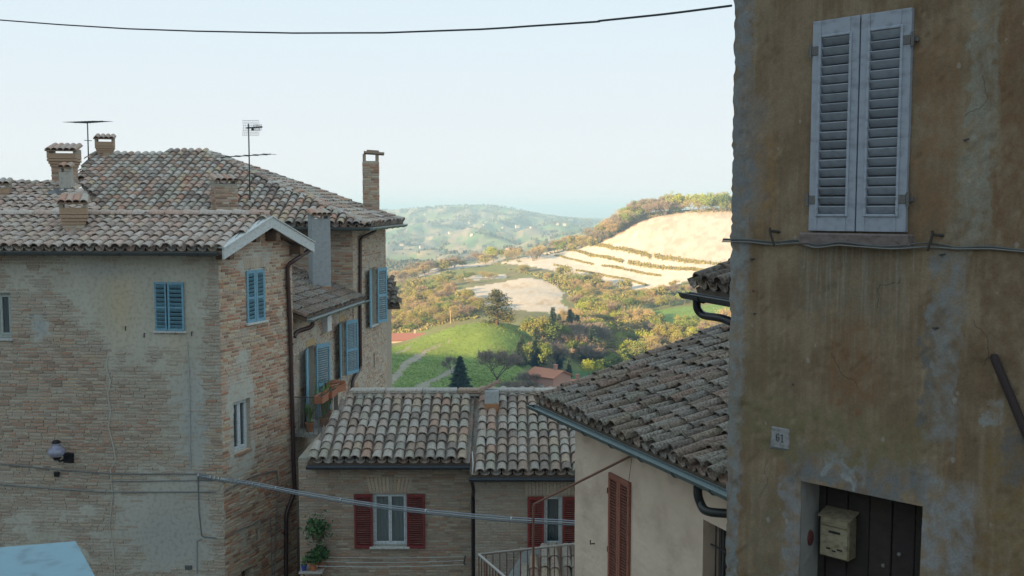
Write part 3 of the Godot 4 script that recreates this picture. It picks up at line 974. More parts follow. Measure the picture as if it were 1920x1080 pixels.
func house_behind_left() -> void:
	# the low roof seen between the rendered house and the tall one
	var d0 := 23.6; var d1 := 27.0
	var a := at(-60, 402, d0); var b := at(196, 402, d0)
	a.y = -0.35; b.y = -0.35
	var c := at(136, 350, d1); var d := at(-90, 350, d1)
	c.y = 0.66; d.y = 0.66
	var yb := -9.4
	var h := thing("small_house", "low house with a sagging pinkish tile roof between the two tall houses", "house", Vector3(a.x + 1.5, yb, -25.0))
	var m := MB.new()
	m.col = Color(0.42, 0.34, 0.26)
	var F := frame(Vector3(a.x, 0, -d0 - 0.3), Vector3.RIGHT)
	wall_slab(m, F, 0.0, b.x - a.x - 0.4, yb, -0.33, 0.3)
	var F2 := frame(Vector3(a.x, 0, -d1 + 0.1), Vector3.RIGHT)
	wall_slab(m, F2, 0.0, c.x - a.x, yb, 0.5, 0.3)
	obj("wall", m, M.mortar, h)
	var rm := MB.new()
	rm.col = Color(0.24, 0.18, 0.13)
	rm.slab([a, b, c, d], 0.08)
	var roof := obj("roof", rm, M.wood, h)
	var w := []
	tile_slope(roof, [a, b, c, d], 0.215, 0.28, w, 2, 2.4)
	ridge_line(d, c, w, 1.3, 2)
	ridge_line(b, c, w, 1.1)
	lay_tiles(roof, w)
	chimney(h, on_slope(107, 352, a, b, c) + Vector3(0, 0, -0.5), 0.55, 0.6, 0.93, 0.22, "tiles", 0.09)
	chimney(h, on_slope(133, 356, a, b, c) + Vector3(0, 0, 0.25), 0.30, 0.34, 0.46, 0.22, "tiles", 0.0, Color(0.46, 0.43, 0.38, 1))
	chimney(h, on_slope(4, 372, a, b, c), 0.36, 0.36, 0.26, 0.3, "tiles", 0.03)
	# skylight hatch of slate
	var hm := MB.new()
	hm.col = Color(0.13, 0.14, 0.15)
	var p := on_slope(112, 368, a, b, c)
	var x := (b - a).normalized()
	var n := x.cross(c - b).normalized()
	hm.box(Transform3D(Basis(x, n, x.cross(n)), p + n * 0.12), Vector3(0.5, 0.06, 0.6), 0.01)
	obj("roof_hatch", hm, M.metal, h)

func house_tall() -> void:
	var yb := -11.0
	var d0 := 28.0
	var near := at(661, 430, d0)
	FB = frame(near, Vector3.RIGHT)
	FR = frame(near, Vector3(0.102, 0, -0.995))
	var Lr := wl(FR, 724, 560).x
	var h := thing("tall_brick_house", "tall pale brick house with a broad hipped tile roof and blue shutters", "house", Vector3(near.x - 2.5, yb, near.z - 2.0))
	var eave_y := -0.45
	var E1 := at(691, 424, d0 - 0.42); E1.y = eave_y
	var far := FR * Vector3(Lr, 0, 0)
	var E2 := far + Vector3(0.55, 0, -0.25); E2.y = eave_y + 0.06
	var E0 := at(205, 424, d0 - 0.42); E0.y = eave_y
	var A := at(388, 289, 33.3)
	var R := at(176, 299, 33.3)
	var VL := on_slope(147, 338, E0, E1, A)
	var wy := eave_y + 0.04
	# walls
	var m := MB.new()
	m.col = Color(0.44, 0.39, 0.31)
	wall_slab(m, FB, -11.0, -0.003, yb, wy, 0.35)
	var front := obj("front_wall", m, M.mortar, h)
	var bw := []
	brick_face(FB, Rect2(-4.2, -4.5, 4.2, wy + 4.5), {"len": 0.26, "h": 0.058, "gap": 0.013, "smear": 0.9}, bw)
	lay_bricks(front, bw, 0)
	var win := wrect(FR, 693, 504, 704, 609)
	var slit := wrect(FR, 700.0, 662, 702.5, 690)
	var hl := [win, slit]
	var sm := MB.new()
	sm.col = Color(0.45, 0.41, 0.33)
	wall_slab(sm, FR, 0.003, Lr, yb, wy, 0.35, hl)
	var side := obj("side_wall", sm, M.mortar, h)
	var sw := []
	var smask := func(x: float, y: float) -> float:
		return clampf(nz2.get_noise_2d(x * 25.0, y * 30.0) * 0.55 + 0.12, 0, 0.8)
	brick_face(FR, Rect2(0, -6.6, Lr, wy + 6.6), {"len": 0.26, "h": 0.058, "gap": 0.013, "holes": hl, "smear": 1.0, "mask": smask}, sw)
	flat_arch(FR, win, 0.28, 0.2, sw, 2)
	lay_bricks(side, sw, 300)
	var bk := MB.new()
	bk.col = Color(0.44, 0.38, 0.3)
	var FK := frame(far - Vector3(0.36, 0, 0), Vector3.LEFT)
	wall_slab(bk, FK, 0.0, 10.0, yb, wy, 0.3)
	obj("rear_wall", bk, M.mortar, h)
	# roof
	var rm := MB.new()
	rm.col = Color(0.24, 0.18, 0.13)
	rm.slab([E0, E1, A, R, VL], 0.08)
	rm.slab([E1, E2, A], 0.08)
	var back_l := Vector3(R.x, E2.y, -38.5)
	rm.slab([E2, back_l, R, A], 0.08)
	var roof := obj("roof", rm, M.wood, h)
	var w := []
	var c6 := on_slope(425, 398, E0, E1, A)
	tile_slope(roof, [E0, E1, A, R, VL], 0.237, 0.30, w, 0, 1.3)
	var w2 := []
	tile_slope(roof, [E1, E2, A], 0.237, 0.30, w2, 0, 1.0)
	w.append_array(w2)
	ridge_line(E1, A, w, 1.5, 0, 0.05)
	ridge_line(E2, A, w, 1.5, 0, 0.05)
	ridge_line(R, A, w, 1.5)
	ridge_line(VL, R, w, 1.4)
	lay_tiles(roof, w)
	gutter(h, Vector3(-13.0, eave_y - 0.03, E1.z + 0.07), Vector3(E1.x + 0.05, eave_y - 0.03, E1.z + 0.07), 0.075, Color(0.14, 0.17, 0.18))
	gutter(h, E1 + Vector3(0.07, -0.03, 0.1), E2 + Vector3(0.07, -0.05, 0), 0.075, Color(0.22, 0.30, 0.31))
	# cornice bricks under the eave
	var cm := MB.new()
	cm.col = Color(0.40, 0.36, 0.30)
	cm.bx(Vector3(-10.9, wy - 0.14, -0.1), Vector3(0.06, wy - 0.07, 0.07), FB, 0.01)
	cm.bx(Vector3(0.07, wy - 0.14, -0.1), Vector3(Lr, wy - 0.07, 0.07), FR, 0.01)
	obj("cornice", cm, M.brick, h)
	var fw := casement(h, FR, win, 0.1, Color(0.36, 0.50, 0.56), 2, 0.09, Color(0.12, 0.14, 0.15, 1))
	fw.set_meta("label", "blue painted window between open shutters")
	shutter_leaf(h, turned(FR, win.position.x - 0.02, win.position.y, 0.05, -PI + 0.22), win.size.x * 0.75, win.size.y, BLUE * 1.15, 24, 0.5, 0.06)
	shutter_leaf(h, turned(FR, win.end.x + 0.02, win.position.y, 0.05, -0.30), win.size.x * 0.75, win.size.y, BLUE * 1.15, 24, 0.5, 0.06)
	sill(h, FR, win, 0.05, 0.09, 0.05, Color(0.52, 0.55, 0.56))
	var P := func(u: float, v: float, out := 0.07) -> Vector3:
		var q := wl(FR, u, v, out)
		return wp(FR, q.x, q.y, out)
	pipe(h, [P.call(705, 424, 0.35), P.call(703, 434, 0.3), P.call(676, 447), P.call(675, 560), P.call(676, 690), P.call(661, 715), P.call(658, 760)], 0.05, BROWN_PIPE, "downpipe", [P.call(675, 500), P.call(676, 600), P.call(676, 685)])
	# pipe on the far corner
	pipe(h, [wp(FR, Lr + 0.06, -3.2, -0.1), wp(FR, Lr + 0.06, -8.0, -0.1)], 0.05, Color(0.20, 0.33, 0.35))
	# chimneys
	chimney(h, c6 + Vector3(0, 0, 0.2), 0.62, 0.6, 0.80, 0.5, "tiles", 0.0)
	chimney(h, at(198, 305, 33.0) + Vector3(0, 0.05, 0), 0.42, 0.42, 0.62, 0.3, "tiles", 0.08)
	chimney(h, at(696, 392, 31.6), 0.5, 0.5, 1.72, 0.15, "lantern")
	# small roof showing past the far corner
	var n := thing("far_lean_to", "little tiled roof showing past the far corner of the pale brick house", "roof", Vector3(far.x + 0.3, yb, far.z - 0.8))
	var q0 := far + Vector3(-0.5, -2.88, -0.2); var q1 := at(750, 573, -far.z + 0.25)
	q0 = at(715, 575, -far.z + 0.25); q1.y = q0.y
	var q2 := at(737, 541, -far.z + 2.2); var q3 := at(705, 541, -far.z + 2.2)
	q2.y = q0.y + 0.75; q3.y = q2.y
	var nm := MB.new()
	nm.col = Color(0.22, 0.17, 0.13)
	nm.slab([q0, q1, q2, q3], 0.1)
	var nr := obj("roof", nm, M.wood, n)
	var nw := []
	tile_slope(nr, [q0, q1, q2, q3], 0.22, 0.3, nw, 1, 1.0)
	lay_tiles(nr, nw)
	var nwall := MB.new()
	nwall.col = Color(0.4, 0.34, 0.27)
	nwall.bx(Vector3(q0.x + 0.02, yb, q3.z + 0.1), Vector3(at(722.5, 600, -far.z + 0.45).x, q0.y - 0.11, q0.z - 0.25))
	obj("wall", nwall, M.mortar, n)

func antennas() -> void:
	for k in 2:
		var base := at(166, 306, 32.6) if k == 0 else at(469, 392, 29.0)
		var top := at(164, 228, 32.6) if k == 0 else at(466, 232, 29.0)
		var t := thing("antenna", "rooftop aerial with a flat ladder of rods beside the corbelled chimney" if k == 0 else "rooftop aerial with a square grid reflector above a long cross boom", "antenna", base)
		base.y -= 0.35
		var m := MB.new()
		m.col = Color(0.05, 0.08, 0.08)
		m.tube([base, top], 0.022, 0.018, 6)
		obj("mast", m, M.metal, t)
		var b := MB.new()
		b.col = Color(0.06, 0.09, 0.09)
		if k == 0:
			var d := 32.6
			b.tube([at(140, 230, d), at(193, 227, d)], 0.016)
			for i in 9:
				var p := at(142 + i * 6.2, 230 - i * 0.35, d)
				var l := 0.36 - i * 0.018
				b.tube([p + Vector3(-0.25, -0.01, l), p + Vector3(0.25, 0.01, -l)], 0.007, -1, 4)
			b.tube([at(158, 263, d), at(172, 264, d)], 0.012)
			obj("boom", b, M.metal, t)
		else:
			var d := 29.0
			b.tube([at(462, 240, d), at(492, 238, d)], 0.025)
			b.box(Transform3D(Basis(), at(474, 242, d)), Vector3(0.07, 0.09, 0.07), 0.01)
			for i in 7:
				var p := at(476 + i * 2.3, 239, d)
				b.tube([p + Vector3(0.02, 0.09, 0.05), p - Vector3(0.02, 0.09, 0.05)], 0.006, -1, 4)
			obj("boom", b, M.metal, t)
			var g := MB.new()
			g.col = Color(0.5, 0.52, 0.53)
			for i in 9:
				var x := lerpf(455, 485, i / 8.0)
				g.tube([at(x, 225, d + 0.1), at(x + 1.5, 239, d - 0.1), at(x, 254, d + 0.1)], 0.0045, -1, 4)
			for j in 7:
				g.tube([at(455, 226 + j * 4.6, d + 0.05), at(485, 226 + j * 4.6, d + 0.05)], 0.0045, -1, 4)
			obj("reflector", g, M.metal, t)
			var c := MB.new()
			c.col = Color(0.06, 0.08, 0.08)
			c.tube([at(414, 295, d), at(508, 289, d)], 0.016)
			for i in 6:
				var p := at(420 + i * 17.0, 294.5 - i * 1.1, d)
				c.tube([p + Vector3(-0.08, -0.015, 0.5), p + Vector3(0.08, 0.015, -0.5)], 0.007, -1, 4)
			obj("cross_boom", c, M.metal, t)

func house_annex() -> void:
	var yb := -10.0
	var p0 := at(549, 620, 22.95)
	var p1 := at(661, 600, 28.0)
	FD = frame(p0, p1 - p0)
	var Ld := Vector2(p1.x - p0.x, p1.z - p0.z).length()
	var h := thing("annex_house", "narrow annex with a tall grey chimney, blue shutters and a potted balcony", "house", Vector3(p0.x - 1.0, yb, p0.z - 2.0))
	var ey := wl(FD, 640, 575, 0.35).y
	ey = at(575, 597, 22.8).y
	var wy := ey + 0.10
	# openings
	var door := wrect(FD, 576, 649, 588.5, 790)
	var win := wrect(FD, 637.5, 603, 644.5, 706)
	var hl := [door, win]
	var m := MB.new()
	m.col = Color(0.46, 0.42, 0.35)
	wall_slab(m, FD, 0.0, Ld - 0.01, yb, wy, 0.3, hl)
	var wall := obj("wall", m, M.mortar, h)
	var msk := func(x: float, y: float) -> float:
		return clampf(nz2.get_noise_2d(x * 22.0 + 30.0, y * 24.0) * 0.7 + 0.32, 0, 1)
	var pnt := func(x: float, y: float) -> Color:
		var n := nz2.get_noise_2d(x * 20.0 + 7.0, y * 18.0) * 0.5 + 0.5
		return Color(0.44, 0.42, 0.36).lerp(Color(0.54, 0.50, 0.42), n)
	var bw := []
	brick_face(FD, Rect2(0, -7.5, Ld, wy + 7.5), {"len": 0.26, "h": 0.058, "gap": 0.013, "holes": hl, "smear": 0.9, "mask": msk}, bw)
	render_skin(wall, FD, Rect2(0, -7.5, Ld, wy + 7.5), 0.06, msk, pnt, hl)
	lay_bricks(wall, bw, 300)
	for r: Rect2 in hl:
		var lm := MB.new()
		lm.col = Color(0.50, 0.36, 0.19)
		lm.bx(Vector3(r.position.x - 0.08, r.end.y + 0.01, -0.1), Vector3(r.end.x + 0.1, r.end.y + 0.17, 0.02), FD, 0.01)
		obj("lintel", lm, M.plaster, h)
	# roof, a single pitch falling to the street side
	var o := FD.basis.z
	var e0 := p0 + o * 0.38 - FD.basis.x * 0.12; e0.y = ey
	var e1 := FD * Vector3(Ld - 0.02, 0, 0.38); e1.y = ey
	var run := 2.6
	var k0 := e0 - o * run + Vector3(0, run * 0.40, 0)
	var k1 := e1 - o * run + Vector3(0, run * 0.40, 0)
	var rm := MB.new()
	rm.col = Color(0.22, 0.15, 0.10)
	rm.slab([e0, e1, k1, k0], 0.09)
	var roof := obj("roof", rm, M.wood, h)
	var w := []
	var cp := on_slope(600, 541, e0, e1, k1)
	tile_slope(roof, [e0, e1, k1, k0], 0.16, 0.30, w, 1, 1.2)
	ridge_line(e0, k0, w, 1.0, 1)
	lay_tiles(roof, w)
	var bk := MB.new()
	bk.col = Color(0.42, 0.36, 0.29)
	var F2 := frame(p0, FD.basis.z)
	wall_slab(bk, frame(p0 - o * 2.2 - FD.basis.x * 0.002, o), 0.0, 2.2, yb, wy, 0.25)
	wall_slab(bk, frame(FD * Vector3(Ld, 0, -2.5), -FD.basis.x), 0.0, Ld, yb, wy + 0.8, 0.25)
	obj("rear_wall", bk, M.mortar, h)
	var lead := MB.new()
	lead.col = Color(0.30, 0.38, 0.42)
	lead.slab([k0 + o * 0.5 - Vector3(0, 0.18, 0), k1 + o * 0.5 - Vector3(0, 0.18, 0), k1 - o * 0.1 + Vector3(0, 0.16, 0), k0 - o * 0.1 + Vector3(0, 0.16, 0)], 0.01)
	obj("flashing", lead, M.metal, roof)
	gutter(h, e0 + o * 0.06 + Vector3(0, -0.03, 0), e1 + o * 0.06 + Vector3(0, -0.03, 0), 0.07, Color(0.24, 0.29, 0.30))
	var P := func(u: float, v: float, out := 0.08) -> Vector3:
		var q := wl(FD, u, v, out)
		return wp(FD, q.x, q.y, out)
	pipe(h, [e0 + o * 0.06 + FD.basis.x * 0.25 + Vector3(0, -0.08, 0), e0 + o * 0.05 + FD.basis.x * 0.25 + Vector3(0, -0.22, 0), P.call(556, 622, 0.12), P.call(552, 632, 0.1)], 0.05, BROWN_PIPE)
	chimney(h, cp + Vector3(0, -0.1, 0), 0.50, 0.44, 1.98, 0.45, "tiles", 0.0, Color(0.34, 0.36, 0.365, 1), 0.16)
	# balcony door and window
	casement(h, FD, door, 0.12, Color(0.35, 0.42, 0.45), 2, 0.07, Color(0.09, 0.10, 0.11, 1))
	casement(h, FD, win, 0.12, Color(0.35, 0.42, 0.45), 2, 0.07, Color(0.12, 0.13, 0.13, 1))
	for r: Rect2 in hl:
		shutter_leaf(h, turned(FD, r.position.x - 0.01, r.position.y, 0.05, -PI + 0.25), 0.58, r.size.y, BLUE * 1.1, 30, 0.45, 0.06)
		shutter_leaf(h, turned(FD, r.end.x + 0.01, r.position.y, 0.05, -0.32), 0.58, r.size.y, BLUE * 1.1, 30, 0.45, 0.06)
	var mt := MB.new()
	mt.col = Color(0.62, 0.66, 0.68)
	var mr := wrect(FD, 603, 590, 611, 621)
	mt.bx(Vector3(mr.position.x, mr.position.y, -0.02), Vector3(mr.end.x, mr.end.y, 0.16), FD, 0.01)
	obj("meter_box", mt, M.paint, h)
	# balcony
	var by := door.position.y - 0.02
	var b0 := -0.05; var b1 := wl(FD, 600, 780).x + 0.1
	var dp := 0.62
	var sl := MB.new()
	sl.col = Color(0.36, 0.35, 0.33)
	var outline := [Vector2(b0, 0.0), Vector2(b0, dp * 0.95), Vector2(b1 * 0.55, dp), Vector2(b1 * 0.9, dp * 0.8), Vector2(b1, 0.0)]
	var pl := []
	for q in outline: pl.append(wp(FD, q.x, by, q.y))
	sl.slab(pl, 0.09)
	var bal := obj("balcony", sl, M.stone, h)
	var rail := []
	for q in outline: rail.append(wp(FD, q.x, by + 0.86, q.y))
	var rl := MB.new()
	rl.col = Color(0.12, 0.10, 0.09)
	rl.tube(rail, 0.014, -1, 6)
	obj("handrail", rl, M.rust, bal)
	for s in outline.size() - 1:
		var a: Vector2 = outline[s]; var c: Vector2 = outline[s + 1]
		var n := int((c - a).length() / 0.10)
		for i in n:
			var q := a.lerp(c, float(i) / n)
			var bm := MB.new()
			bm.col = Color(0.22, 0.20, 0.18)
			bm.tube([wp(FD, q.x, by, q.y), wp(FD, q.x, by + 0.86, q.y)], 0.0075, -1, 5)
			obj("baluster", bm, M.rust, bal)
	# terracotta window boxes hung on the rail, and pots on the floor
	var along := [[0.10, 0.95, 0.0], [0.42, 0.99, 0.03], [0.72, 0.93, -0.35], [0.95, 0.62, -1.15], [1.0, 0.25, -1.4]]
	for q in along:
		var c := wp(FD, lerpf(b0, b1, q[0]), by + 0.80, dp * q[1] + 0.02)
		var t := thing("window_box", "empty terracotta trough hung on the balcony rail", "planter", c - Vector3(0, 0.09, 0), "troughs on the balcony rail")
		var tm := MB.new()
		tm.col = Color(0.46, 0.19, 0.11)
		var B := Transform3D(FD.basis.rotated(Vector3.UP, -q[2] * -1.0), c)
		var bw2 := 0.24; var hh := 0.085
		for e in [[-1.0, 0.0], [1.0, 0.0]]:
			tm.bx(Vector3(-bw2, -hh, e[0] * 0.09 - 0.008), Vector3(bw2, hh, e[0] * 0.09 + 0.008), B, 0.004)
			tm.bx(Vector3(e[0] * bw2 - 0.008, -hh, -0.08), Vector3(e[0] * bw2 + 0.008, hh, 0.08), B, 0.004)
		tm.bx(Vector3(-bw2, -hh, -0.08), Vector3(bw2, -hh + 0.02, 0.08), B, 0.003)
		obj("trough", tm, M.brick, t)
		var rm2 := MB.new()
		rm2.col = Color(0.42, 0.17, 0.10)
		for e in [-1.0, 1.0]:
			rm2.bx(Vector3(-bw2 - 0.02, hh - 0.02, e * 0.1 - 0.012), Vector3(bw2 + 0.02, hh + 0.004, e * 0.1 + 0.012), B, 0.004)
		obj("rim", rm2, M.brick, t)
		var so := MB.new()
		so.col = Color(0.06, 0.045, 0.035)
		so.bx(Vector3(-bw2 + 0.01, hh - 0.05, -0.08), Vector3(bw2 - 0.01, hh - 0.03, 0.08), B)
		obj("soil", so, M.stone, t)
	var pots := [[0.10, 0.5, 0.8, "spiky potted plant standing at the door end of the balcony"], [0.38, 0.75, 1.5, "tall strappy-leaved potted plant standing in the middle of the balcony"], [0.58, 0.70, 1.3, "tall potted plant with reed-like leaves beside the balcony railing"], [0.78, 0.5, 0.8, "small bushy potted plant at the curved end of the balcony"]]
	for i in pots.size():
		var q: Array = pots[i]
		potted_plant(wp(FD, lerpf(b0, b1, q[0]), by + 0.002, dp * q[1]), 0.10, 0.22, q[2] * 0.75, q[3], "balcony plants", 30)

func potted_plant(p: Vector3, r: float, ph: float, leaf: float, label: String, group: String, n := 16, pot := Color(0.44, 0.19, 0.10), bushy := false) -> void:
	var t := thing("potted_plant", label, "plant", p, group)
	var m := MB.new()
	m.col = pot
	m.lathe(Transform3D(Basis(), p), [Vector2(0.001, 0), Vector2(r * 0.7, 0), Vector2(r * 0.95, ph * 0.8), Vector2(r * 1.1, ph * 0.8), Vector2(r * 1.1, ph), Vector2(r * 0.92, ph), Vector2(r * 0.9, ph * 0.86), Vector2(0.001, ph * 0.86)], 14)
	obj("pot", m, M.brick, t)
	var f := MB.new()
	if bushy:
		for i in n * 14:
			var d := Vector3(rng.randfn(), rng.randfn() * 0.8, rng.randfn()).normalized() * pow(rng.randf(), 0.4) * leaf
			leaf_face(f, p + Vector3(0, ph + leaf * 0.55, 0) + d, rng.randf_range(0.03, 0.055), Color(0.035, 0.09, 0.03).lerp(Color(0.065, 0.14, 0.045), rng.randf()))
	else:
		for i in n:
			var a := rng.randf() * TAU
			var d := Vector3(cos(a), 0, sin(a))
			var side := d.cross(Vector3.UP) * rng.randf_range(0.018, 0.03)
			var lean := rng.randf_range(0.1, 0.5)
			var l := leaf * rng.randf_range(0.6, 1.0)
			f.col = Color(0.09, 0.20, 0.05).lerp(Color(0.18, 0.28, 0.09), rng.randf())
			var prev := p + Vector3(0, ph * 0.86, 0) + d * 0.02
			for s in 4:
				var k := (s + 1) / 4.0
				var nx := p + Vector3(0, ph * 0.86, 0) + d * (0.02 + l * lean * k * k) + Vector3(0, l * (k - 0.25 * k * k * lean * 2.0), 0)
				var w0 := 1.0 - s / 4.0 * 0.6; var w1 := 1.0 - k * 0.8
				f.quad(prev - side * w0, prev + side * w0, nx + side * w1, nx - side * w1)
				prev = nx
	obj("leaves", f, M.leaf, t)
func leaf_face(f: MB, c: Vector3, s: float, col: Color) -> void:
	f.col = col
	var a := Vector3(rng.randfn(), rng.randfn(), rng.randfn()).normalized()
	var b := a.cross(Vector3(rng.randfn(), rng.randfn(), rng.randfn())).normalized()
	f.quad(c - a * s, c - b * s * 0.5, c + a * s, c + b * s * 0.5)

# ---------------------------------------------------------------- the low house in the middle
const RED := Color(0.20, 0.030, 0.028)
func house_middle() -> void:
	var yb := -9.6
	var de := 19.6
	var ey := at(720, 868, de).y
	var dr := 21.85
	var ry := ey + 0.41 * (dr - de)
	var wz := -(de + 0.32)
	FC = frame(Vector3(0, 0, wz), Vector3.RIGHT)
	var step := 0.42
	FC2 = frame(Vector3(0, 0, wz + step), Vector3.RIGHT)
	var xl := wl(FC, 560, 900).x
	var xm := wl(FC2, 891, 950).x
	var xr := 3.2
	var h := thing("low_brick_house", "low brick house with red shutters under a rippling grey tile roof", "house", Vector3(-1.0, yb, -21.0))
	var win := wrect(FC, 699, 926, 763, 1023)
	var win2 := wrect(FC2, 1020, 931, 1052, 1023)
	win2.size.x += 0.02
	var wy := ey + 0.02
	var m := MB.new()
	m.col = Color(0.33, 0.31, 0.26)
	wall_slab(m, FC, xl, xm - 0.002, yb, wy, 0.4, [win])
	var w1 := obj("wall", m, M.mortar, h)
	var bw := []
	brick_face(FC, Rect2(xl, -7.8, xm - xl, wy + 7.8), {"len": 0.25, "h": 0.046, "gap": 0.011, "holes": [win.grow(0.005)], "smear": 0.75, "proud": 0.011, "dull": true}, bw)  # dull bricks: dimness of the narrow street is put into their colour
	flat_arch(FC, win, 0.36, 0.5, bw, 1)
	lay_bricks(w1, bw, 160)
	var m2 := MB.new()
	m2.col = Color(0.36, 0.345, 0.30)
	wall_slab(m2, FC2, xm, xr, yb, wy - 0.08, 0.4, [win2])
	var w2 := obj("wall", m2, M.mortar, h)
	var bw2 := []
	var msk := func(x: float, y: float) -> float:
		return clampf(nz2.get_noise_2d(x * 24.0, y * 32.0) * 0.5 + 0.3, 0, 0.8)
	brick_face(FC2, Rect2(xm, -7.8, 2.6, wy - 0.08 + 7.8), {"len": 0.25, "h": 0.046, "gap": 0.011, "holes": [win2.grow(0.005)], "smear": 1.1, "mask": msk, "proud": 0.011, "dull": true}, bw2)  # dull here too, street shade carried by the brick colour
	flat_arch(FC2, win2.grow_individual(0.3, 0, 0.3, 0), 0.3, 0.1, bw2, 2)
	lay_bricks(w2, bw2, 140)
	var bk := MB.new()
	bk.col = Color(0.4, 0.34, 0.27)
	wall_slab(bk, frame(Vector3(xr, 0, -24.1), Vector3.LEFT), 0, xr - xl - 0.4, yb, wy, 0.3)
	wall_slab(bk, frame(Vector3(xl + 0.003, 0, -24.0), Vector3(0, 0, 1)), 0, -wz * -1 + 24.0 - 0.41, yb, wy, 0.3)
	wall_slab(bk, frame(Vector3(xr - 0.003, 0, wz + step - 0.41), Vector3(0, 0, -1)), 0, 4.0, yb, wy - 0.09, 0.3)
	obj("rear_wall", bk, M.mortar, h)
	# roof: the right half comes forward by a step and is a little lower at the eave
	var xs := at(884, 868, de).x
	var e0 := at(576, 868, de); e0.y = ey
	var e1 := Vector3(xs, ey, -de)
	var sl := (ry - ey) / (dr - de)
	var ey2 := ey - sl * 0.36
	var f0 := Vector3(xs + 0.02, ey2, -de + 0.36)
	var f1 := Vector3(xr + 0.2, ey2, -de + 0.36)
	var r0 := Vector3(-3.60, ry, -dr)
	var rx := Vector3(xs, ry, -dr)
	var r1 := Vector3(xr + 0.2, ry, -dr)
	var rm := MB.new()
	rm.col = Color(0.2, 0.15, 0.11)
	rm.slab([e0, e1, rx, r0], 0.07)
	rm.slab([f0, f1, r1, rx + Vector3(0.02, 0, 0)], 0.07)
	rm.slab([Vector3(r1.x, ey, -dr - 2.3), Vector3(r0.x, ey, -dr - 2.3), r0, r1], 0.07)
	var roof := obj("roof", rm, M.wood, h)
	var w := []
	var cp := on_slope(922, 768, f0, f1, r1)
	tile_slope(roof, [e0, e1 - Vector3(0.02, 0, 0), rx - Vector3(0.02, 0, 0), r0], 0.214, 0.268, w, 3, 1.4)
	tile_slope(roof, [f0 + Vector3(0.05, 0, 0), f1, r1, rx + Vector3(0.07, 0, 0)], 0.214, 0.268, w, 3, 1.4, [[cp + Vector3(0, 0, 0.05), 0.19]])
	lay_tiles(roof, w)
	# flat bricks along the ridge
	var x := r0.x
	while x < r1.x - 0.3:
		var l := rng.randf_range(0.75, 0.95)
		var bm := MB.new()
		bm.col = [Color(0.44, 0.30, 0.24), Color(0.40, 0.38, 0.35), Color(0.46, 0.42, 0.38), Color(0.36, 0.26, 0.2)][rng.randi() % 4]
		bm.box(Transform3D(Basis().rotated(Vector3.BACK, rng.randf_range(-0.012, 0.012)), Vector3(x + l * 0.5, ry + 0.13, -dr)), Vector3(l - 0.012, 0.10, 0.30), 0.025)
		obj("ridge_cap", bm, M.tile, roof)
		x += l
	var bd := MB.new()
	bd.col = Color(0.40, 0.38, 0.34)
	bd.bx(Vector3(r0.x, ry + 0.02, -dr - 0.12), Vector3(r1.x, ry + 0.085, -dr + 0.13), Transform3D(), 0.01)
	obj("ridge_bedding", bd, M.mortar, roof)
	var fl := MB.new()
	fl.col = Color(0.45, 0.46, 0.44)
	fl.slab([e1 + Vector3(0.0, 0.0, 0.02), f0 + Vector3(0.0, 0.02, 0.03), f0 + Vector3(0.015, 0.2, -0.1), e1 + Vector3(0.0, 0.2, -0.14)], 0.02)
	obj("flashing", fl, M.plaster, roof)
	gutter(h, e0 + Vector3(0, -0.05, 0.08), e1 + Vector3(-0.02, -0.05, 0.08), 0.068, Color(0.07, 0.08, 0.10))
	gutter(h, f0 + Vector3(-0.05, -0.05, 0.08), f1 + Vector3(0, -0.05, 0.08), 0.068, Color(0.07, 0.08, 0.10))
	pipe(h, [f0 + Vector3(0.0, -0.1, 0.05), f0 + Vector3(0.03, -0.32, -0.1), Vector3(xm - 0.06, ey - 0.75, wz + 0.08), Vector3(xm - 0.06, yb, wz + 0.08)], 0.035, Color(0.05, 0.045, 0.05))
	# eave boards
	for i in 14:
		var rf := MB.new()
		rf.col = Color(0.13, 0.09, 0.07)
		rf.box(Transform3D(Basis(), Vector3(e0.x + 0.2 + i * 0.26, ey - 0.12, wz + 0.15)), Vector3(0.08, 0.07, 0.3), 0.005)
		if e0.x + 0.2 + i * 0.26 < xs - 0.1: obj("rafter", rf, M.wood, h)
	# openings
	var cw := casement(h, FC, win, 0.06, Color(0.66, 0.72, 0.76), 2, 0.036, Color(0.42, 0.50, 0.50, 1))
	cw.set_meta("label", "white window with net curtain")
	sill(h, FC, win, 0.06, 0.09, 0.05, Color(0.52, 0.53, 0.52))
	var lw := wrect(FC, 665, 926, 699, 1028)
	shutter_leaf(h, turned(FC, lw.position.x, win.position.y - 0.04, 0.035, 0.02), lw.size.x, win.size.y + 0.05, RED, 22, 0.0, 0.045, 0.03, 0.06)
	shutter_leaf(h, turned(FC, win.end.x, win.position.y - 0.04, 0.035, -0.02), lw.size.x, win.size.y + 0.05, RED, 22, 0.0, 0.045, 0.03, 0.06)
	casement(h, FC2, win2, 0.06, Color(0.66, 0.72, 0.76), 1, 0.036, Color(0.16, 0.24, 0.27, 1))
	sill(h, FC2, win2, 0.08, 0.09, 0.05, Color(0.52, 0.53, 0.52))
	var rw := wrect(FC2, 989, 931, 1021, 1030)
	shutter_leaf(h, turned(FC2, rw.position.x, win2.position.y - 0.04, 0.035, 0.02), rw.size.x - 0.01, win2.size.y + 0.05, RED * 1.25, 22, 0.0, 0.045, 0.03, 0.06)
	shutter_leaf(h, turned(FC2, win2.end.x + 0.01, win2.position.y - 0.04, 0.035, -0.02), rw.size.x, win2.size.y + 0.05, RED * 1.1, 22, 0.0, 0.045, 0.03, 0.06)
	# washing lines on two brackets under the window
	var y1 := wl(FC, 740, 1042).y
	var lx0 := wl(FC, 600, 1042).x; var lx1 := wl(FC, 872, 1042).x
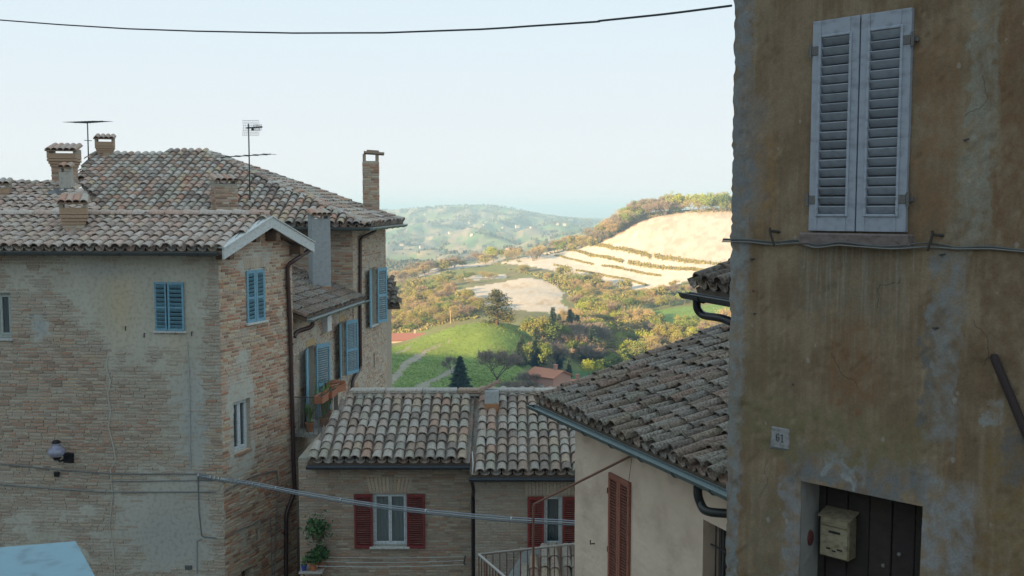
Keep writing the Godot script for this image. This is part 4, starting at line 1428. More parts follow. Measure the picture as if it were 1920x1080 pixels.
	for k in 3:
		var lm := MB.new()
		lm.col = Color(0.52, 0.55, 0.55)
		cable(lm, wp(FC, lx0, y1 + 0.02 - k * 0.045, 0.12 + k * 0.14), wp(FC, lx1, y1 + 0.03 - k * 0.035, 0.12 + k * 0.14), 0.03, 0.006)
		obj("washing_line", lm, M.plain, h)
	for xx in [lx0, lx1]:
		var am := MB.new()
		am.col = Color(0.07, 0.07, 0.07)
		am.tube([wp(FC, xx, y1, 0), wp(FC, xx, y1, 0.46)], 0.012, -1, 6)
		am.tube([wp(FC, xx, y1 - 0.2, 0), wp(FC, xx, y1 - 0.01, 0.4)], 0.01, -1, 6)
		obj("line_bracket", am, M.rust, h)
	# the little ridge chimney with a tile propped over it
	var c := chimney(h, cp + Vector3(0, 0.04, 0), 0.30, 0.3, 0.40, 0.0, "none", 0.0, Color(0.42, 0.45, 0.46, 1), 0.12)
	var tm := MB.new()
	tm.put(cover_mb, Transform3D(), Color(0.36, 0.25, 0.2))
	inst("tile", tm.mesh(M.old_tile), Transform3D(Basis().rotated(Vector3.RIGHT, 0.0).rotated(Vector3.UP, PI / 2).rotated(Vector3.BACK, 0.42) * Basis.from_scale(Vector3(1.3, 0.9, 1.25)), cp + Vector3(0.2, 0.60, 0.0)), c)
	# lean-to tiles seen through the terrace railing
	var q0 := at(945, 1092, 18.6); var q1 := at(1100, 1092, 18.6)
	q1.y = q0.y
	var g0 := at(985, 1046, 19.3); var g1 := at(1100, 1046, 19.3)
	g0.y = q0.y + 0.42; g1.y = g0.y
	var lr := MB.new()
	lr.col = Color(0.26, 0.27, 0.265)
	lr.slab([q0, q1, g1, g0], 0.08)
	var lean := obj("lean_to_roof", lr, M.plaster, h)
	var ww := []
	tile_slope(lean, [q0 + Vector3(0.3, 0, 0), q1, g1, g0 + Vector3(0.45, 0, 0)], 0.2, 0.25, ww, 3, 1.6)
	lay_tiles(lean, ww, 60)
	var lb := MB.new()
	lb.col = Color(0.4, 0.36, 0.3)
	lb.bx(Vector3(q0.x + 0.1, yb, q0.z - 0.15), Vector3(q1.x, q0.y - 0.085, q0.z - 0.35))
	obj("lean_to_wall", lb, M.mortar, h)

func hanging_plants() -> void:
	# a pot on a bracket and a shelf of pots at the left end of the low house
	var p := at(594, 1000, 19.6)
	var t := thing("hanging_plant", "bushy green plant in a pot hung high on the low brick wall", "plant", p)
	var m := MB.new()
	m.col = Color(0.14, 0.09, 0.06)
	m.lathe(Transform3D(Basis(), p - Vector3(0, 0.16, 0)), [Vector2(0.001, 0), Vector2(0.08, 0), Vector2(0.12, 0.17), Vector2(0.105, 0.17), Vector2(0.001, 0.14)], 14)
	obj("pot", m, M.brick, t)
	var b := MB.new()
	b.col = Color(0.05, 0.05, 0.05)
	b.tube([Vector3(p.x, p.y - 0.17, -19.925), p + Vector3(0, -0.17, 0.02)], 0.012, -1, 6)
	b.tube([Vector3(p.x, p.y - 0.32, -19.925), p + Vector3(0, -0.18, -0.04)], 0.01, -1, 6)
	obj("bracket", b, M.rust, t)
	var f := MB.new()
	for i in 420:
		var d := Vector3(rng.randfn() * 0.11, rng.randfn() * 0.12 + 0.06, rng.randfn() * 0.10)
		if d.y < 0.0 and absf(d.x) < 0.06: d.y *= 1.5
		d.z = maxf(d.z, -0.22)
		leaf_face(f, p + d + Vector3(0, 0.05, 0), rng.randf_range(0.03, 0.055), Color(0.035, 0.09, 0.03).lerp(Color(0.065, 0.14, 0.045), rng.randf()))
	obj("leaves", f, M.leaf, t)
	var sy := at(585, 1068, 19.6).y
	var s := thing("plant_shelf", "narrow grey plank shelf for flower pots on the low brick wall", "shelf", Vector3(at(585, 1068, 19.6).x, sy - 0.2, -19.7))
	var sm := MB.new()
	sm.col = Color(0.42, 0.40, 0.37)
	var sx0 := at(563, 1068, 19.6).x; var sx1 := at(607, 1068, 19.6).x
	sm.bx(Vector3(sx0, sy - 0.03, -19.92), Vector3(sx1, sy, -19.42), Transform3D(), 0.006)
	obj("board", sm, M.wood, s)
	for x in [sx0 + 0.06, sx1 - 0.06]:
		var km := MB.new()
		km.col = Color(0.06, 0.06, 0.06)
		km.tube([Vector3(x, sy - 0.3, -19.915), Vector3(x, sy - 0.035, -19.5)], 0.012, -1, 6)
		obj("brace", km, M.rust, s)
	potted_plant(Vector3(at(588, 1068, 19.6).x, sy + 0.001, -19.58), 0.10, 0.17, 0.16, "round leafy plant in an orange pot on the plank shelf", "shelf pots", 16, Color(0.46, 0.18, 0.09), true)
	potted_plant(Vector3(at(571, 1068, 19.6).x, sy + 0.001, -19.55), 0.06, 0.12, 0.2, "reed-like plant in a small blue pot on the plank shelf", "shelf pots", 16, Color(0.06, 0.09, 0.34))
	potted_plant(Vector3(at(600, 1068, 19.6).x, sy + 0.001, -19.72), 0.09, 0.2, 0.17, "dark round bush in a pot at the wall end of the shelf", "shelf pots", 18, Color(0.3, 0.16, 0.1), true)

# ---------------------------------------------------------------- the cream house
func house_cream() -> void:
	var yb := -9.6
	var ef := at(1009, 757, 15.0)
	var ey := ef.y
	var r := ray(1326, 897)
	var en := r * (ey / r.y)
	var right := (en - ef); right.y = 0
	FE = frame(ef, right)
	FE.origin -= FE.basis.z * 0.42
	var x0 := wl(FE, 1078, 900).x
	var Le := right.length() + 0.55
	var h := thing("cream_house", "smooth cream plastered house under an old lichen-covered tile roof", "house", Vector3(2.5, yb, -13.5))
	var shut := wrect(FE, 1144, 893, 1183, 1100)
	var grate := wrect(FE, 1318, 982, 1368, 1110)
	# tops of slanted openings taken at their own columns
	var st := wl(FE, 1163, 894).y
	shut = Rect2(shut.position.x, st - 2.05, shut.size.x, 2.05)
	var gt := wl(FE, 1335, 982).y
	grate = Rect2(wl(FE, 1318, 1020).x, gt - 1.1, 0.62, 1.1)
	var wy := ey + 0.06
	var m := MB.new()
	m.col = Color(0.68, 0.54, 0.43)
	wall_slab(m, FE, x0, Le, yb, wy, 0.4, [shut.grow(-0.02), grate])
	obj("front_wall", m, M.smooth_plaster, h)
	var up := 0.285
	var run := 5.2
	var z := FE.basis.z
	var x := FE.basis.x
	var sm := MB.new()
	sm.col = Color(0.66, 0.53, 0.40)
	for k in 2:
		var p := FE * Vector3(x0 + 0.002 if k == 0 else Le - 0.002, 0, -0.41)
		var F := frame(p, -z if k == 1 else z)
		if k == 0: F = frame(p - z * (run - 0.9), z)
		wall_slab(sm, F, 0, run - 0.9, yb, wy, 0.3)
		var a := F * Vector3(0, wy, 0); var b := F * Vector3(run - 0.9, wy, 0)
		var hi := (b if k == 1 else a) + Vector3(0, up * (run - 0.9), 0)
		sm.slab([a, b, hi], 0.3)
	wall_slab(sm, frame(FE * Vector3(Le - 0.3, 0, -run + 0.5), -x), 0, Le - x0 - 0.6, yb, wy + up * (run - 0.9), 0.3)
	obj("side_wall", sm, M.smooth_plaster, h)
	# roof
	var e0 := FE * Vector3(0, 0, 0.42); e0.y = ey + 0.02
	var e1 := FE * Vector3(Le + 0.1, 0, 0.42); e1.y = ey + 0.02
	var k0 := e0 - z * run + Vector3(0, run * up, 0)
	var k1 := e1 - z * run + Vector3(0, run * up, 0)
	var rm := MB.new()
	rm.col = Color(0.17, 0.13, 0.10)
	rm.slab([e0, e1, k1, k0], 0.09)
	var roof := obj("roof", rm, M.wood, h)
	var w := []
	tile_slope(roof, [e0 + x * 0.02, e1, k1, k0 + x * 0.02], 0.205, 0.33, w, 1, 3.6)
	# slipped and doubled tiles lying over the others
	var n := x.cross(k1 - e1).normalized()
	for i in 30:
		var q := e0 + x * rng.randf_range(0.2, Le - 0.2) - z * rng.randf_range(0.2, run - 0.6) * Vector3(1, 0, 1).length() / 1.414
		q.y = e0.y + (-(q - e0).dot(z)) * up
		var tt := Transform3D(Basis(x, n, x.cross(n)).rotated(n, rng.randf_range(-0.2, 0.2)) * Basis.from_scale(Vector3(0.95, 1, 1)), q + n * 0.09)
		w.append([tt, rng.randi() % 12, -q.z, 1])
	ridge_line(e0 + x * 0.06 + n * 0.05, k0 + x * 0.06 + n * 0.05, w, 1.0, 1, 0.02)
	lay_tiles(roof, w)
	gutter(h, e0 + z * 0.08 + Vector3(0, -0.05, 0) - x * 0.1, e1 + z * 0.08 + Vector3(0, -0.05, 0), 0.07, Color(0.15, 0.20, 0.21))
	var sw := FE * Vector3(right.length() - 0.06, 0, 0.5); sw.y = ey - 0.1
	pipe(h, [sw, sw + Vector3(0, -0.10, 0), sw + Vector3(0, -0.20, 0) - z * 0.03 + x * 0.02, sw + x * 0.16 + Vector3(0, -0.24, 0), sw + x * 0.62 - z * 0.42 + Vector3(0, -0.20, 0)], 0.05, Color(0.045, 0.05, 0.05))
	# louvred door shutters, brown-red
	var c := Color(0.30, 0.11, 0.075)
	var mid := shut.position.x + shut.size.x * 0.5
	shutter_leaf(h, turned(FE, shut.position.x, shut.position.y, 0.0), shut.size.x * 0.495, shut.size.y, c, 46, 0.0, 0.05, 0.04, 0.07)
	shutter_leaf(h, turned(FE, mid + 0.003, shut.position.y, 0.0), shut.size.x * 0.495, shut.size.y, c, 46, 0.0, 0.05, 0.04, 0.07)
	# the barred window
	casement(h, FE, grate, 0.22, Color(0.10, 0.09, 0.08), 2, 0.06, Color(0.05, 0.055, 0.06, 1))
	var g := MB.new()
	g.col = Color(0.05, 0.05, 0.055)
	for i in 5:
		var gx := grate.position.x + 0.12 + i * 0.11
		g.tube([wp(FE, gx, grate.position.y, -0.1), wp(FE, gx, grate.end.y, -0.1)], 0.009, -1, 6)
	for fy in [0.3, 0.72]:
		var yy: float = grate.position.y + grate.size.y * fy
		g.tube([wp(FE, grate.position.x + 0.02, yy, -0.1), wp(FE, grate.end.x, yy, -0.1)], 0.011, -1, 6)
	obj("window_grille", g, M.rust, h)
	var pegs := MB.new()
	pegs.col = Color(0.10, 0.06, 0.05)
	var pq := wl(FE, 1115, 1019)
	pegs.tube([wp(FE, pq.x, pq.y, -0.02), wp(FE, pq.x, pq.y, 0.07), wp(FE, pq.x, pq.y + 0.06, 0.07)], 0.01, -1, 5)
	for v in [920, 1030]:
		var hq := wl(FE, 1143, v)
		pegs.bx(Vector3(hq.x - 0.03, hq.y - 0.04, 0), Vector3(hq.x, hq.y + 0.04, 0.03), FE, 0.004)
	obj("wall_hook", pegs, M.rust, h)
	# terrace with its railing
	var ty := -6.05
	var ry := at(1076, 1020, 15.0).y
	var c0 := FE * Vector3(x0 - 0.001, 0, 0.01)
	var rr := ray(898, 1040); var c1 := rr * (ry / rr.y)
	var r2 := ray(946, 1081); var c2 := r2 * (ry / r2.y)
	var c3 := c1 + (c2 - c1) * 3.2
	c0 = at(1077, 1020, 15.0)
	c0.y = ty; c1.y = ty; c3.y = ty
	var c4 := FE * Vector3(x0 + 2.4, 0, 0.0); c4.y = ty
	var tm := MB.new()
	tm.col = Color(0.42, 0.40, 0.36)
	var wc := FE * Vector3(x0 + 0.01, 0, 0.002); wc.y = ty
	tm.slab([c1, c3, c4, wc, c0], 0.18)
	var ter := obj("terrace", tm, M.stone, h)
	var post := MB.new()
	post.col = Color(0.42, 0.37, 0.3)
	post.slab([c1.lerp(c3, 0.03) + Vector3(0.03, -0.18, 0), c1.lerp(c3, 0.97) + Vector3(0.03, -0.18, 0), c1.lerp(c3, 0.97) + Vector3(0.3, -0.18, 0.05), c1.lerp(c3, 0.03) + Vector3(0.3, -0.18, 0.05)], 3.4)
	obj("terrace_wall", post, M.mortar, h)
	var hr := MB.new()
	hr.col = Color(0.46, 0.44, 0.43)
	var upv := Vector3(0, ry - ty, 0)
	hr.tube([c0 + upv, c1 + upv, c3 + upv], 0.02, -1, 8)
	var rail := obj("railing", hr, M.rust, h)
	for s in [[c0, c1], [c1, c3]]:
		var l: float = (s[1] - s[0]).length()
		var cnt := int(l / 0.105)
		for i in cnt + 1:
			var p: Vector3 = s[0].lerp(s[1], float(i) / cnt)
			var bm := MB.new()
			bm.col = Color(0.17, 0.065, 0.045)
			bm.tube([p, p + upv], 0.008, -1, 6)
			obj("baluster", bm, M.rust, rail)
	var pf := at(1000, 946, 14.35)
	var wq := wl(FE, 1188, 853)
	var am := MB.new()
	am.col = Color(0.24, 0.12, 0.085)
	am.tube(bend([Vector3(pf.x, ty, pf.z), pf, wp(FE, wq.x, wq.y, 0.01)], 0.06), 0.017, -1, 8)
	obj("awning_frame", am, M.rust, h)
	var wm := MB.new()
	wm.col = Color(0.12, 0.1, 0.09)
	var wq2 := wl(FE, 1184, 905)
	wm.tube([wp(FE, wq.x, wq.y, 0.02), wp(FE, wq2.x, wq2.y, 0.045)], 0.004, -1, 4)
	obj("wire", wm, M.plain, h)

func house_stub() -> void:
	# the corner of eave, gutter and pipe that looks out from behind house 61
	var yb := -9.0
	var p := at(1292, 549, 9.5)
	var F := frame(p, Vector3(0.292, 0, 0.956))
	F.origin -= F.basis.z * 0.40
	var h := thing("eave_house", "house behind the stained one, showing only a tiled eave and dark downpipe", "house", Vector3(3.3, yb, -9.6))
	var x := F.basis.x; var z := F.basis.z
	var m := MB.new()
	m.col = Color(0.5, 0.42, 0.33)
	wall_slab(m, F, 0.22, 1.45, yb, p.y + 0.02, 0.3)
	wall_slab(m, frame(F * Vector3(0.223, 0, -2.3), z), 0, 2.0, yb, p.y + 0.02, 0.3)
	obj("wall", m, M.mortar, h)
	var e0 := F * Vector3(0.02, 0, 0.34); e0.y = p.y + 0.05
	var e1 := F * Vector3(1.5, 0, 0.34); e1.y = p.y + 0.05
	var k0 := e0 - z * 2.2 + Vector3(0, 0.75, 0); var k1 := e1 - z * 2.2 + Vector3(0, 0.75, 0)
	var rm := MB.new()
	rm.col = Color(0.15, 0.12, 0.1)
	rm.slab([e0, e1, k1, k0], 0.07)
	var roof := obj("roof", rm, M.wood, h)
	var w := []
	tile_slope(roof, [e0, e1, k1, k0], 0.2, 0.28, w, 1, 1.6)
	ridge_line(e0 + x * 0.05, k0 + x * 0.05, w, 1.1, 1, 0.08)
	lay_tiles(roof, w)
	gutter(h, p + z * 0.03 - x * 0.04, F * Vector3(1.5, p.y, 0.43), 0.06, Color(0.06, 0.07, 0.075))
	var s := p + x * 0.16 + z * 0.0
	pipe(h, [s + Vector3(0, -0.04, 0), s + Vector3(0, -0.14, 0), s + Vector3(0.05, -0.2, 0.02), at(1358, 597, 8.9) , at(1400, 618, 8.6)], 0.038, Color(0.035, 0.035, 0.04))

# ---------------------------------------------------------------- house 61
func house_stained() -> void:
	var yb := -5.2
	FH = frame(at(1600, 500, 6.8), Vector3(0.704, 0, 0.710))
	var xl := wl(FH, 1366, 540).x
	var xr := xl + 5.2
	var top := 5.2
	var h := thing("stained_house", "old house with weather-stained brown plaster, grey-blue shutters and a dark door", "house", FH * Vector3(xl + 2.6, yb, -2.0))
	var sh := wrect(FH, 1527, 38, 1708, 434)
	sh = Rect2(wl(FH, 1527, 240).x, wl(FH, 1610, 434).y, 0, 0)
	sh.end = Vector2(wl(FH, 1710, 240).x, wl(FH, 1612, 31).y)
	var dr := Rect2(wl(FH, 1502, 1000).x, -4.3, 0, 0)
	dr.end = Vector2(wl(FH, 1730, 1000).x, wl(FH, 1600, 921).y)
	var holes := [sh.grow(-0.025), dr]
	var m := MB.new()
	m.col = Color(0.30, 0.29, 0.27)
	wall_slab(m, FH, xl + 0.035, xr, yb, top, 0.40, holes)
	var wall := obj("front_wall", m, M.smooth_plaster, h)
	# the weathered coat: a sheet of fine cells, its stains computed into a picture of the plaster
	stained_coat(wall, xl, xl + 2.75, sh, dr, holes)
	var sm := MB.new()
	sm.col = Color(0.33, 0.31, 0.28)
	var z := FH.basis.z
	wall_slab(sm, frame(FH * Vector3(xl + 0.038, 0, -4.4), z), 0, 3.99, yb, top, 0.35)
	wall_slab(sm, frame(FH * Vector3(xr - 0.003, 0, -0.41), -z), 0, 3.99, yb, top, 0.35)
	wall_slab(sm, frame(FH * Vector3(xr - 0.36, 0, -4.4), -FH.basis.x), 0, xr - xl - 0.72, yb, top, 0.35)
	obj("side_wall", sm, M.plaster, h)
	var rm := MB.new()
	rm.col = Color(0.3, 0.2, 0.14)
	var a := FH * Vector3(xl - 0.3, top, 0.4); var b := FH * Vector3(xr + 0.3, top, 0.4)
	var k1 := FH * Vector3(xr + 0.3, top + 1.7, -2.2); var k0 := FH * Vector3(xl - 0.3, top + 1.7, -2.2)
	rm.slab([a, b, k1, k0], 0.1)
	rm.slab([FH * Vector3(xr + 0.3, top, -4.8), FH * Vector3(xl - 0.3, top, -4.8), k0, k1], 0.1)
	obj("roof", rm, M.tile, h)
	# shutters
	var c := Color(0.295, 0.325, 0.385)
	var half := sh.size.x * 0.5
	for k in 2:
		var t := turned(FH, sh.position.x + k * (half + 0.004), sh.position.y, 0.012)
		var leaf := shutter_leaf(h, t, half - 0.005, sh.size.y, c, 19, 0.0, half * 0.185, 0.042, 0.115)
		# raised moulding round the louvres
		var mm := MB.new()
		mm.col = c * 1.06
		var s0 := half * 0.18; var s1 := half - 0.005 - half * 0.18
		var y0 := 0.112; var y1 := sh.size.y - 0.112
		mm.bx(Vector3(s0 - 0.012, y0 - 0.012, 0.03), Vector3(s0 + 0.006, y1 + 0.012, 0.052), t, 0.004)
		mm.bx(Vector3(s1 - 0.006, y0 - 0.012, 0.03), Vector3(s1 + 0.012, y1 + 0.012, 0.052), t, 0.004)
		mm.bx(Vector3(s0 + 0.006, y0 - 0.012, 0.03), Vector3(s1 - 0.006, y0 + 0.006, 0.051), t, 0.004)
		mm.bx(Vector3(s0 + 0.006, y1 - 0.006, 0.03), Vector3(s1 - 0.006, y1 + 0.012, 0.051), t, 0.004)
		obj("moulding", mm, M.paint, leaf)
		for f in [0.15, 0.86]:
			var hm := MB.new()
			hm.col = Color(0.16, 0.15, 0.15)
			var hx := 0.0 if k == 0 else half - 0.005
			var dir := 1.0 if k == 0 else -1.0
			hm.bx(Vector3(minf(hx, hx + dir * 0.055), sh.size.y * f - 0.03, 0.04), Vector3(maxf(hx, hx + dir * 0.055), sh.size.y * f + 0.03, 0.048), t, 0.002)
			hm.tube([t * Vector3(hx - dir * 0.012, sh.size.y * f - 0.045, 0.045), t * Vector3(hx - dir * 0.012, sh.size.y * f + 0.045, 0.045)], 0.011, -1, 8)
			hm.bx(Vector3(minf(hx - dir * 0.04, hx), sh.size.y * f - 0.015, -0.01), Vector3(maxf(hx - dir * 0.04, hx), sh.size.y * f + 0.015, 0.03), t, 0.003)
			obj("hinge", hm, M.rust, leaf)
	var lining := MB.new()
	lining.col = Color(0.22, 0.21, 0.2)
	lining.bx(Vector3(sh.position.x + 0.03, sh.position.y + 0.03, -0.3), Vector3(sh.end.x - 0.03, sh.end.y - 0.03, -0.25), FH)
	obj("window", lining, M.wood, h)
	var sr := Rect2(wl(FH, 1508, 445).x, 0, 0, 0)
	var sx1 := wl(FH, 1716, 447).x
	var sb := MB.new()
	sb.col = Color(0.17, 0.135, 0.13)
	var sy := sh.position.y - 0.012
	sb.bx(Vector3(sr.position.x, sy - 0.085, -0.1), Vector3(sx1, sy, 0.085), FH, 0.012)
	obj("sill", sb, M.stone, h)
	# door: planks in a frame, set back
	var dz := 0.26
	var dm := MB.new()
	dm.col = Color(0.032, 0.024, 0.022)
	dm.bx(Vector3(dr.position.x, dr.position.y, -dz - 0.08), Vector3(dr.position.x + 0.05, dr.end.y, -dz + 0.01), FH, 0.006)
	dm.bx(Vector3(dr.position.x + 0.05, dr.end.y - 0.05, -dz - 0.08), Vector3(dr.end.x, dr.end.y, -dz + 0.008), FH, 0.006)
	dm.bx(Vector3(dr.position.x + 0.05, dr.position.y, -dz - 0.08), Vector3(dr.end.x, dr.end.y - 0.05, -dz - 0.05), FH)
	var door := obj("door", dm, M.wood, h)
	var dx0 := dr.position.x + 0.05
	var n := 5
	for i in n:
		var pm := MB.new()
		pm.col = Color(0.034, 0.025, 0.023) * rng.randf_range(0.8, 1.25)
		var pa := lerpf(dx0, dr.end.x, float(i) / n); var pb := lerpf(dx0, dr.end.x, float(i + 1) / n)
		pm.bx(Vector3(pa + 0.003, dr.position.y, -dz - 0.049), Vector3(pb - 0.003, dr.end.y - 0.052, -dz - (0.018 if i % 2 else 0.012)), FH, 0.006)
		obj("plank", pm, M.wood, door)
	var st := MB.new()
	st.col = Color(0.26, 0.25, 0.24)
	for q in [[1685, 1040], [1655, 1061]]:
		var kz := wl(FH, q[0], q[1], -dz)
		st.lathe(FH * Transform3D(Basis().rotated(Vector3.RIGHT, PI / 2), Vector3(kz.x, kz.y, -dz - 0.012)), [Vector2(0.001, 0.012), Vector2(0.012, 0.01), Vector2(0.016, 0.0)], 10)
	obj("stud", st, M.metal, door)
	# bell plate on the jamb
	var bp := MB.new()
	bp.col = Color(0.16, 0.045, 0.04)
	var by := wl(FH, 1518, 1008, -0.13).y
	var J := FH * Transform3D(Basis().rotated(Vector3.UP, PI / 2), Vector3(dr.position.x, by, -0.13))
	bp.lathe(J * Transform3D(Basis().rotated(Vector3.RIGHT, PI / 2) * Basis.from_scale(Vector3(0.62, 1, 1)), Vector3.ZERO), [Vector2(0.06, 0), Vector2(0.055, 0.012), Vector2(0.03, 0.016), Vector2(0.001, 0.016)], 20)
	obj("bell_plate", bp, M.rust, h)
	# cables sagging along the wall, on hooks
	for k in 3:
		var cm := MB.new()
		cm.col = [Color(0.12, 0.12, 0.115), Color(0.07, 0.07, 0.07), Color(0.18, 0.175, 0.165)][k]
		var pts := []
		for q in [[1360, 450], [1410, 451], [1455, 456], [1500, 453], [1545, 461], [1590, 455], [1640, 461], [1690, 463], [1745, 459], [1800, 465], [1860, 464], [1930, 470]]:
			var wq := wl(FH, q[0], q[1] + (k - 1) * 2.5 + nz.get_noise_2d(q[0] * 5.0, k * 300.0) * 3.0)
			pts.append(wp(FH, wq.x, wq.y, 0.028 + k * 0.007 + (0.075 if q[0] > 1500 and q[0] < 1720 else 0.0)))
		var smooth := Curve3D.new()
		for i in pts.size():
			var tg: Vector3 = (pts[mini(i + 1, pts.size() - 1)] - pts[maxi(i - 1, 0)]) * 0.17
			smooth.add_point(pts[i], -tg, tg)
		cm.tube(Array(smooth.tessellate(4, 3)), 0.0052, -1, 6)
		obj("cable", cm, M.plain, h)
	for q in [[1454, 434, 1462, 461, 1468], [1757, 441, 1748, 470, 1780]]:
		var a0 := wl(FH, q[4], q[1] + 2); var b0 := wl(FH, q[0], q[1]); var c0 := wl(FH, q[2], q[3])
		var hm := MB.new()
		hm.col = Color(0.06, 0.05, 0.045)
		hm.tube([wp(FH, a0.x, a0.y, -0.02), wp(FH, b0.x, b0.y + 0.005, 0.07)], 0.011, -1, 6)
		hm.tube([wp(FH, b0.x, b0.y + 0.03, 0.075), wp(FH, b0.x, b0.y, 0.075), wp(FH, c0.x, c0.y, 0.075)], 0.009, -1, 6)
		obj("shutter_hook", hm, M.rust, h)
	# small iron things left in the plaster
	for q in [[1412, 486], [1416, 545], [1418, 588], [1812, 263], [1768, 478], [1490, 720], [1755, 615]]:
		var kq := wl(FH, q[0], q[1])
		var nm := MB.new()
		nm.col = Color(0.09, 0.08, 0.075)
		nm.tube([wp(FH, kq.x, kq.y, -0.01), wp(FH, kq.x, kq.y, 0.035)], 0.012, 0.007, 6)
		nm.tube([wp(FH, kq.x - 0.02, kq.y, 0.014), wp(FH, kq.x + 0.025, kq.y + 0.006, 0.02)], 0.006, -1, 5)
		obj("iron_stub", nm, M.rust, h)
	# pipe along the right
	var i0 := wl(FH, 1868, 665); var i1 := wl(FH, 1925, 800)
	var im := MB.new()
	im.col = Color(0.045, 0.03, 0.03)
	im.tube([wp(FH, i0.x, i0.y, 0.05), wp(FH, i1.x, i1.y, 0.05), wp(FH, i1.x + (i1.x - i0.x) * 2.0, i1.y + (i1.y - i0.y) * 2.0, 0.05)], 0.026, -1, 10)
	im.tube([wp(FH, i0.x, i0.y - 0.01, 0.05), wp(FH, i0.x, i0.y - 0.01, -0.03)], 0.02, -1, 8)
	obj("handrail", im, M.rust, h)
	# number plate, cement bed and painted figures
	var np := Rect2(wl(FH, 1449, 820).x, wl(FH, 1466, 840).y, 0, 0)
	np.end = Vector2(wl(FH, 1483, 820).x, wl(FH, 1466, 801).y)
	var bed := MB.new()
	bed.col = Color(0.15, 0.155, 0.155)
	bed.bx(Vector3(np.position.x - 0.02, np.position.y - 0.02, -0.01), Vector3(np.end.x + 0.02, np.end.y + 0.02, 0.016), FH, 0.012)
	obj("plate_bed", bed, M.plaster, h)
	var pl := MB.new()
	pl.col = Color(0.27, 0.27, 0.275)
	pl.bx(Vector3(np.position.x, np.position.y, 0.005), Vector3(np.end.x, np.end.y, 0.026), FH, 0.006)
	var plate := obj("number_plate", pl, M.stone, h)
	plate.set_meta("label", "pale tile with the house number 61")
	var tx := TextMesh.new()
	tx.text = "61"
	var ft := SystemFont.new()
	ft.font_names = PackedStringArray(["Droid Serif"])
	tx.font = ft; tx.font_size = 64; tx.pixel_size = 0.0011; tx.depth = 0.003
	tx.material = mat("figures", Color(0.045, 0.045, 0.05), 0.7)
	var cn := np.get_center()
	inst("number", tx, FH * Transform3D(Basis.from_scale(Vector3(0.9, 1.15, 1)), Vector3(cn.x, cn.y, 0.0275)), plate)
	# mailbox on the door
	var mb0 := wl(FH, 1537, 1005, -dz + 0.1); var mb1 := wl(FH, 1592, 1005, -dz + 0.1)
	var my1 := wl(FH, 1565, 962, -dz + 0.1).y; var my0 := wl(FH, 1565, 1047, -dz + 0.1).y
	var t := thing("mailbox", "cream metal mailbox with a flap, hung on the dark plank door", "mailbox", FH * Vector3((mb0.x + mb1.x) * 0.5, my0, -dz + 0.05))
	var bm := MB.new()
	bm.col = Color(0.24, 0.20, 0.13)
	var z0 := -dz - 0.014; var z1 := -dz + 0.10
	bm.bx(Vector3(mb0.x, my0, z0), Vector3(mb1.x, my1 - 0.035, z1), FH, 0.006)
	obj("box", bm, M.stone, t)
	var lid := MB.new()
	lid.col = Color(0.22, 0.18, 0.12)
	lid.box(FH * Transform3D(Basis().rotated(Vector3.RIGHT, 0.32), Vector3((mb0.x + mb1.x) * 0.5, my1 - 0.018, (z0 + z1) * 0.5)), Vector3(mb1.x - mb0.x + 0.03, 0.014, z1 - z0 + 0.03), 0.004)
	obj("lid", lid, M.stone, t)
	var fp := MB.new()
	fp.col = Color(0.28, 0.24, 0.165)
	fp.bx(Vector3(mb0.x + 0.008, my0 + 0.008, z1), Vector3(mb1.x - 0.008, my1 - 0.11, z1 + 0.008), FH, 0.004)
	var panel := obj("front_panel", fp, M.stone, t)
	var fl := MB.new()
	fl.col = Color(0.25, 0.21, 0.145)
	fl.bx(Vector3(mb0.x + 0.008, my1 - 0.10, z1), Vector3(mb1.x - 0.008, my1 - 0.045, z1 + 0.012), FH, 0.005)
	obj("flap", fl, M.stone, t)
	var mk := MB.new()
	mk.col = Color(0.03, 0.028, 0.025)
	var w := mb1.x - mb0.x
	mk.bx(Vector3(mb0.x + w * 0.32, my1 - 0.15, z1 + 0.005), Vector3(mb0.x + w * 0.72, my1 - 0.132, z1 + 0.011), FH, 0.002)
	mk.bx(Vector3(mb0.x + w * 0.25, my0 + 0.06, z1 + 0.005), Vector3(mb0.x + w * 0.40, my0 + 0.072, z1 + 0.011), FH, 0.002)
	mk.bx(Vector3(mb0.x + w * 0.44, my0 + 0.048, z1 + 0.005), Vector3(mb0.x + w * 0.58, my0 + 0.06, z1 + 0.011), FH, 0.002)
	mk.bx(Vector3(mb0.x + w * 0.62, my0 + 0.064, z1 + 0.005), Vector3(mb0.x + w * 0.80, my0 + 0.076, z1 + 0.011), FH, 0.002)
	obj("slot", mk, M.metal, panel)

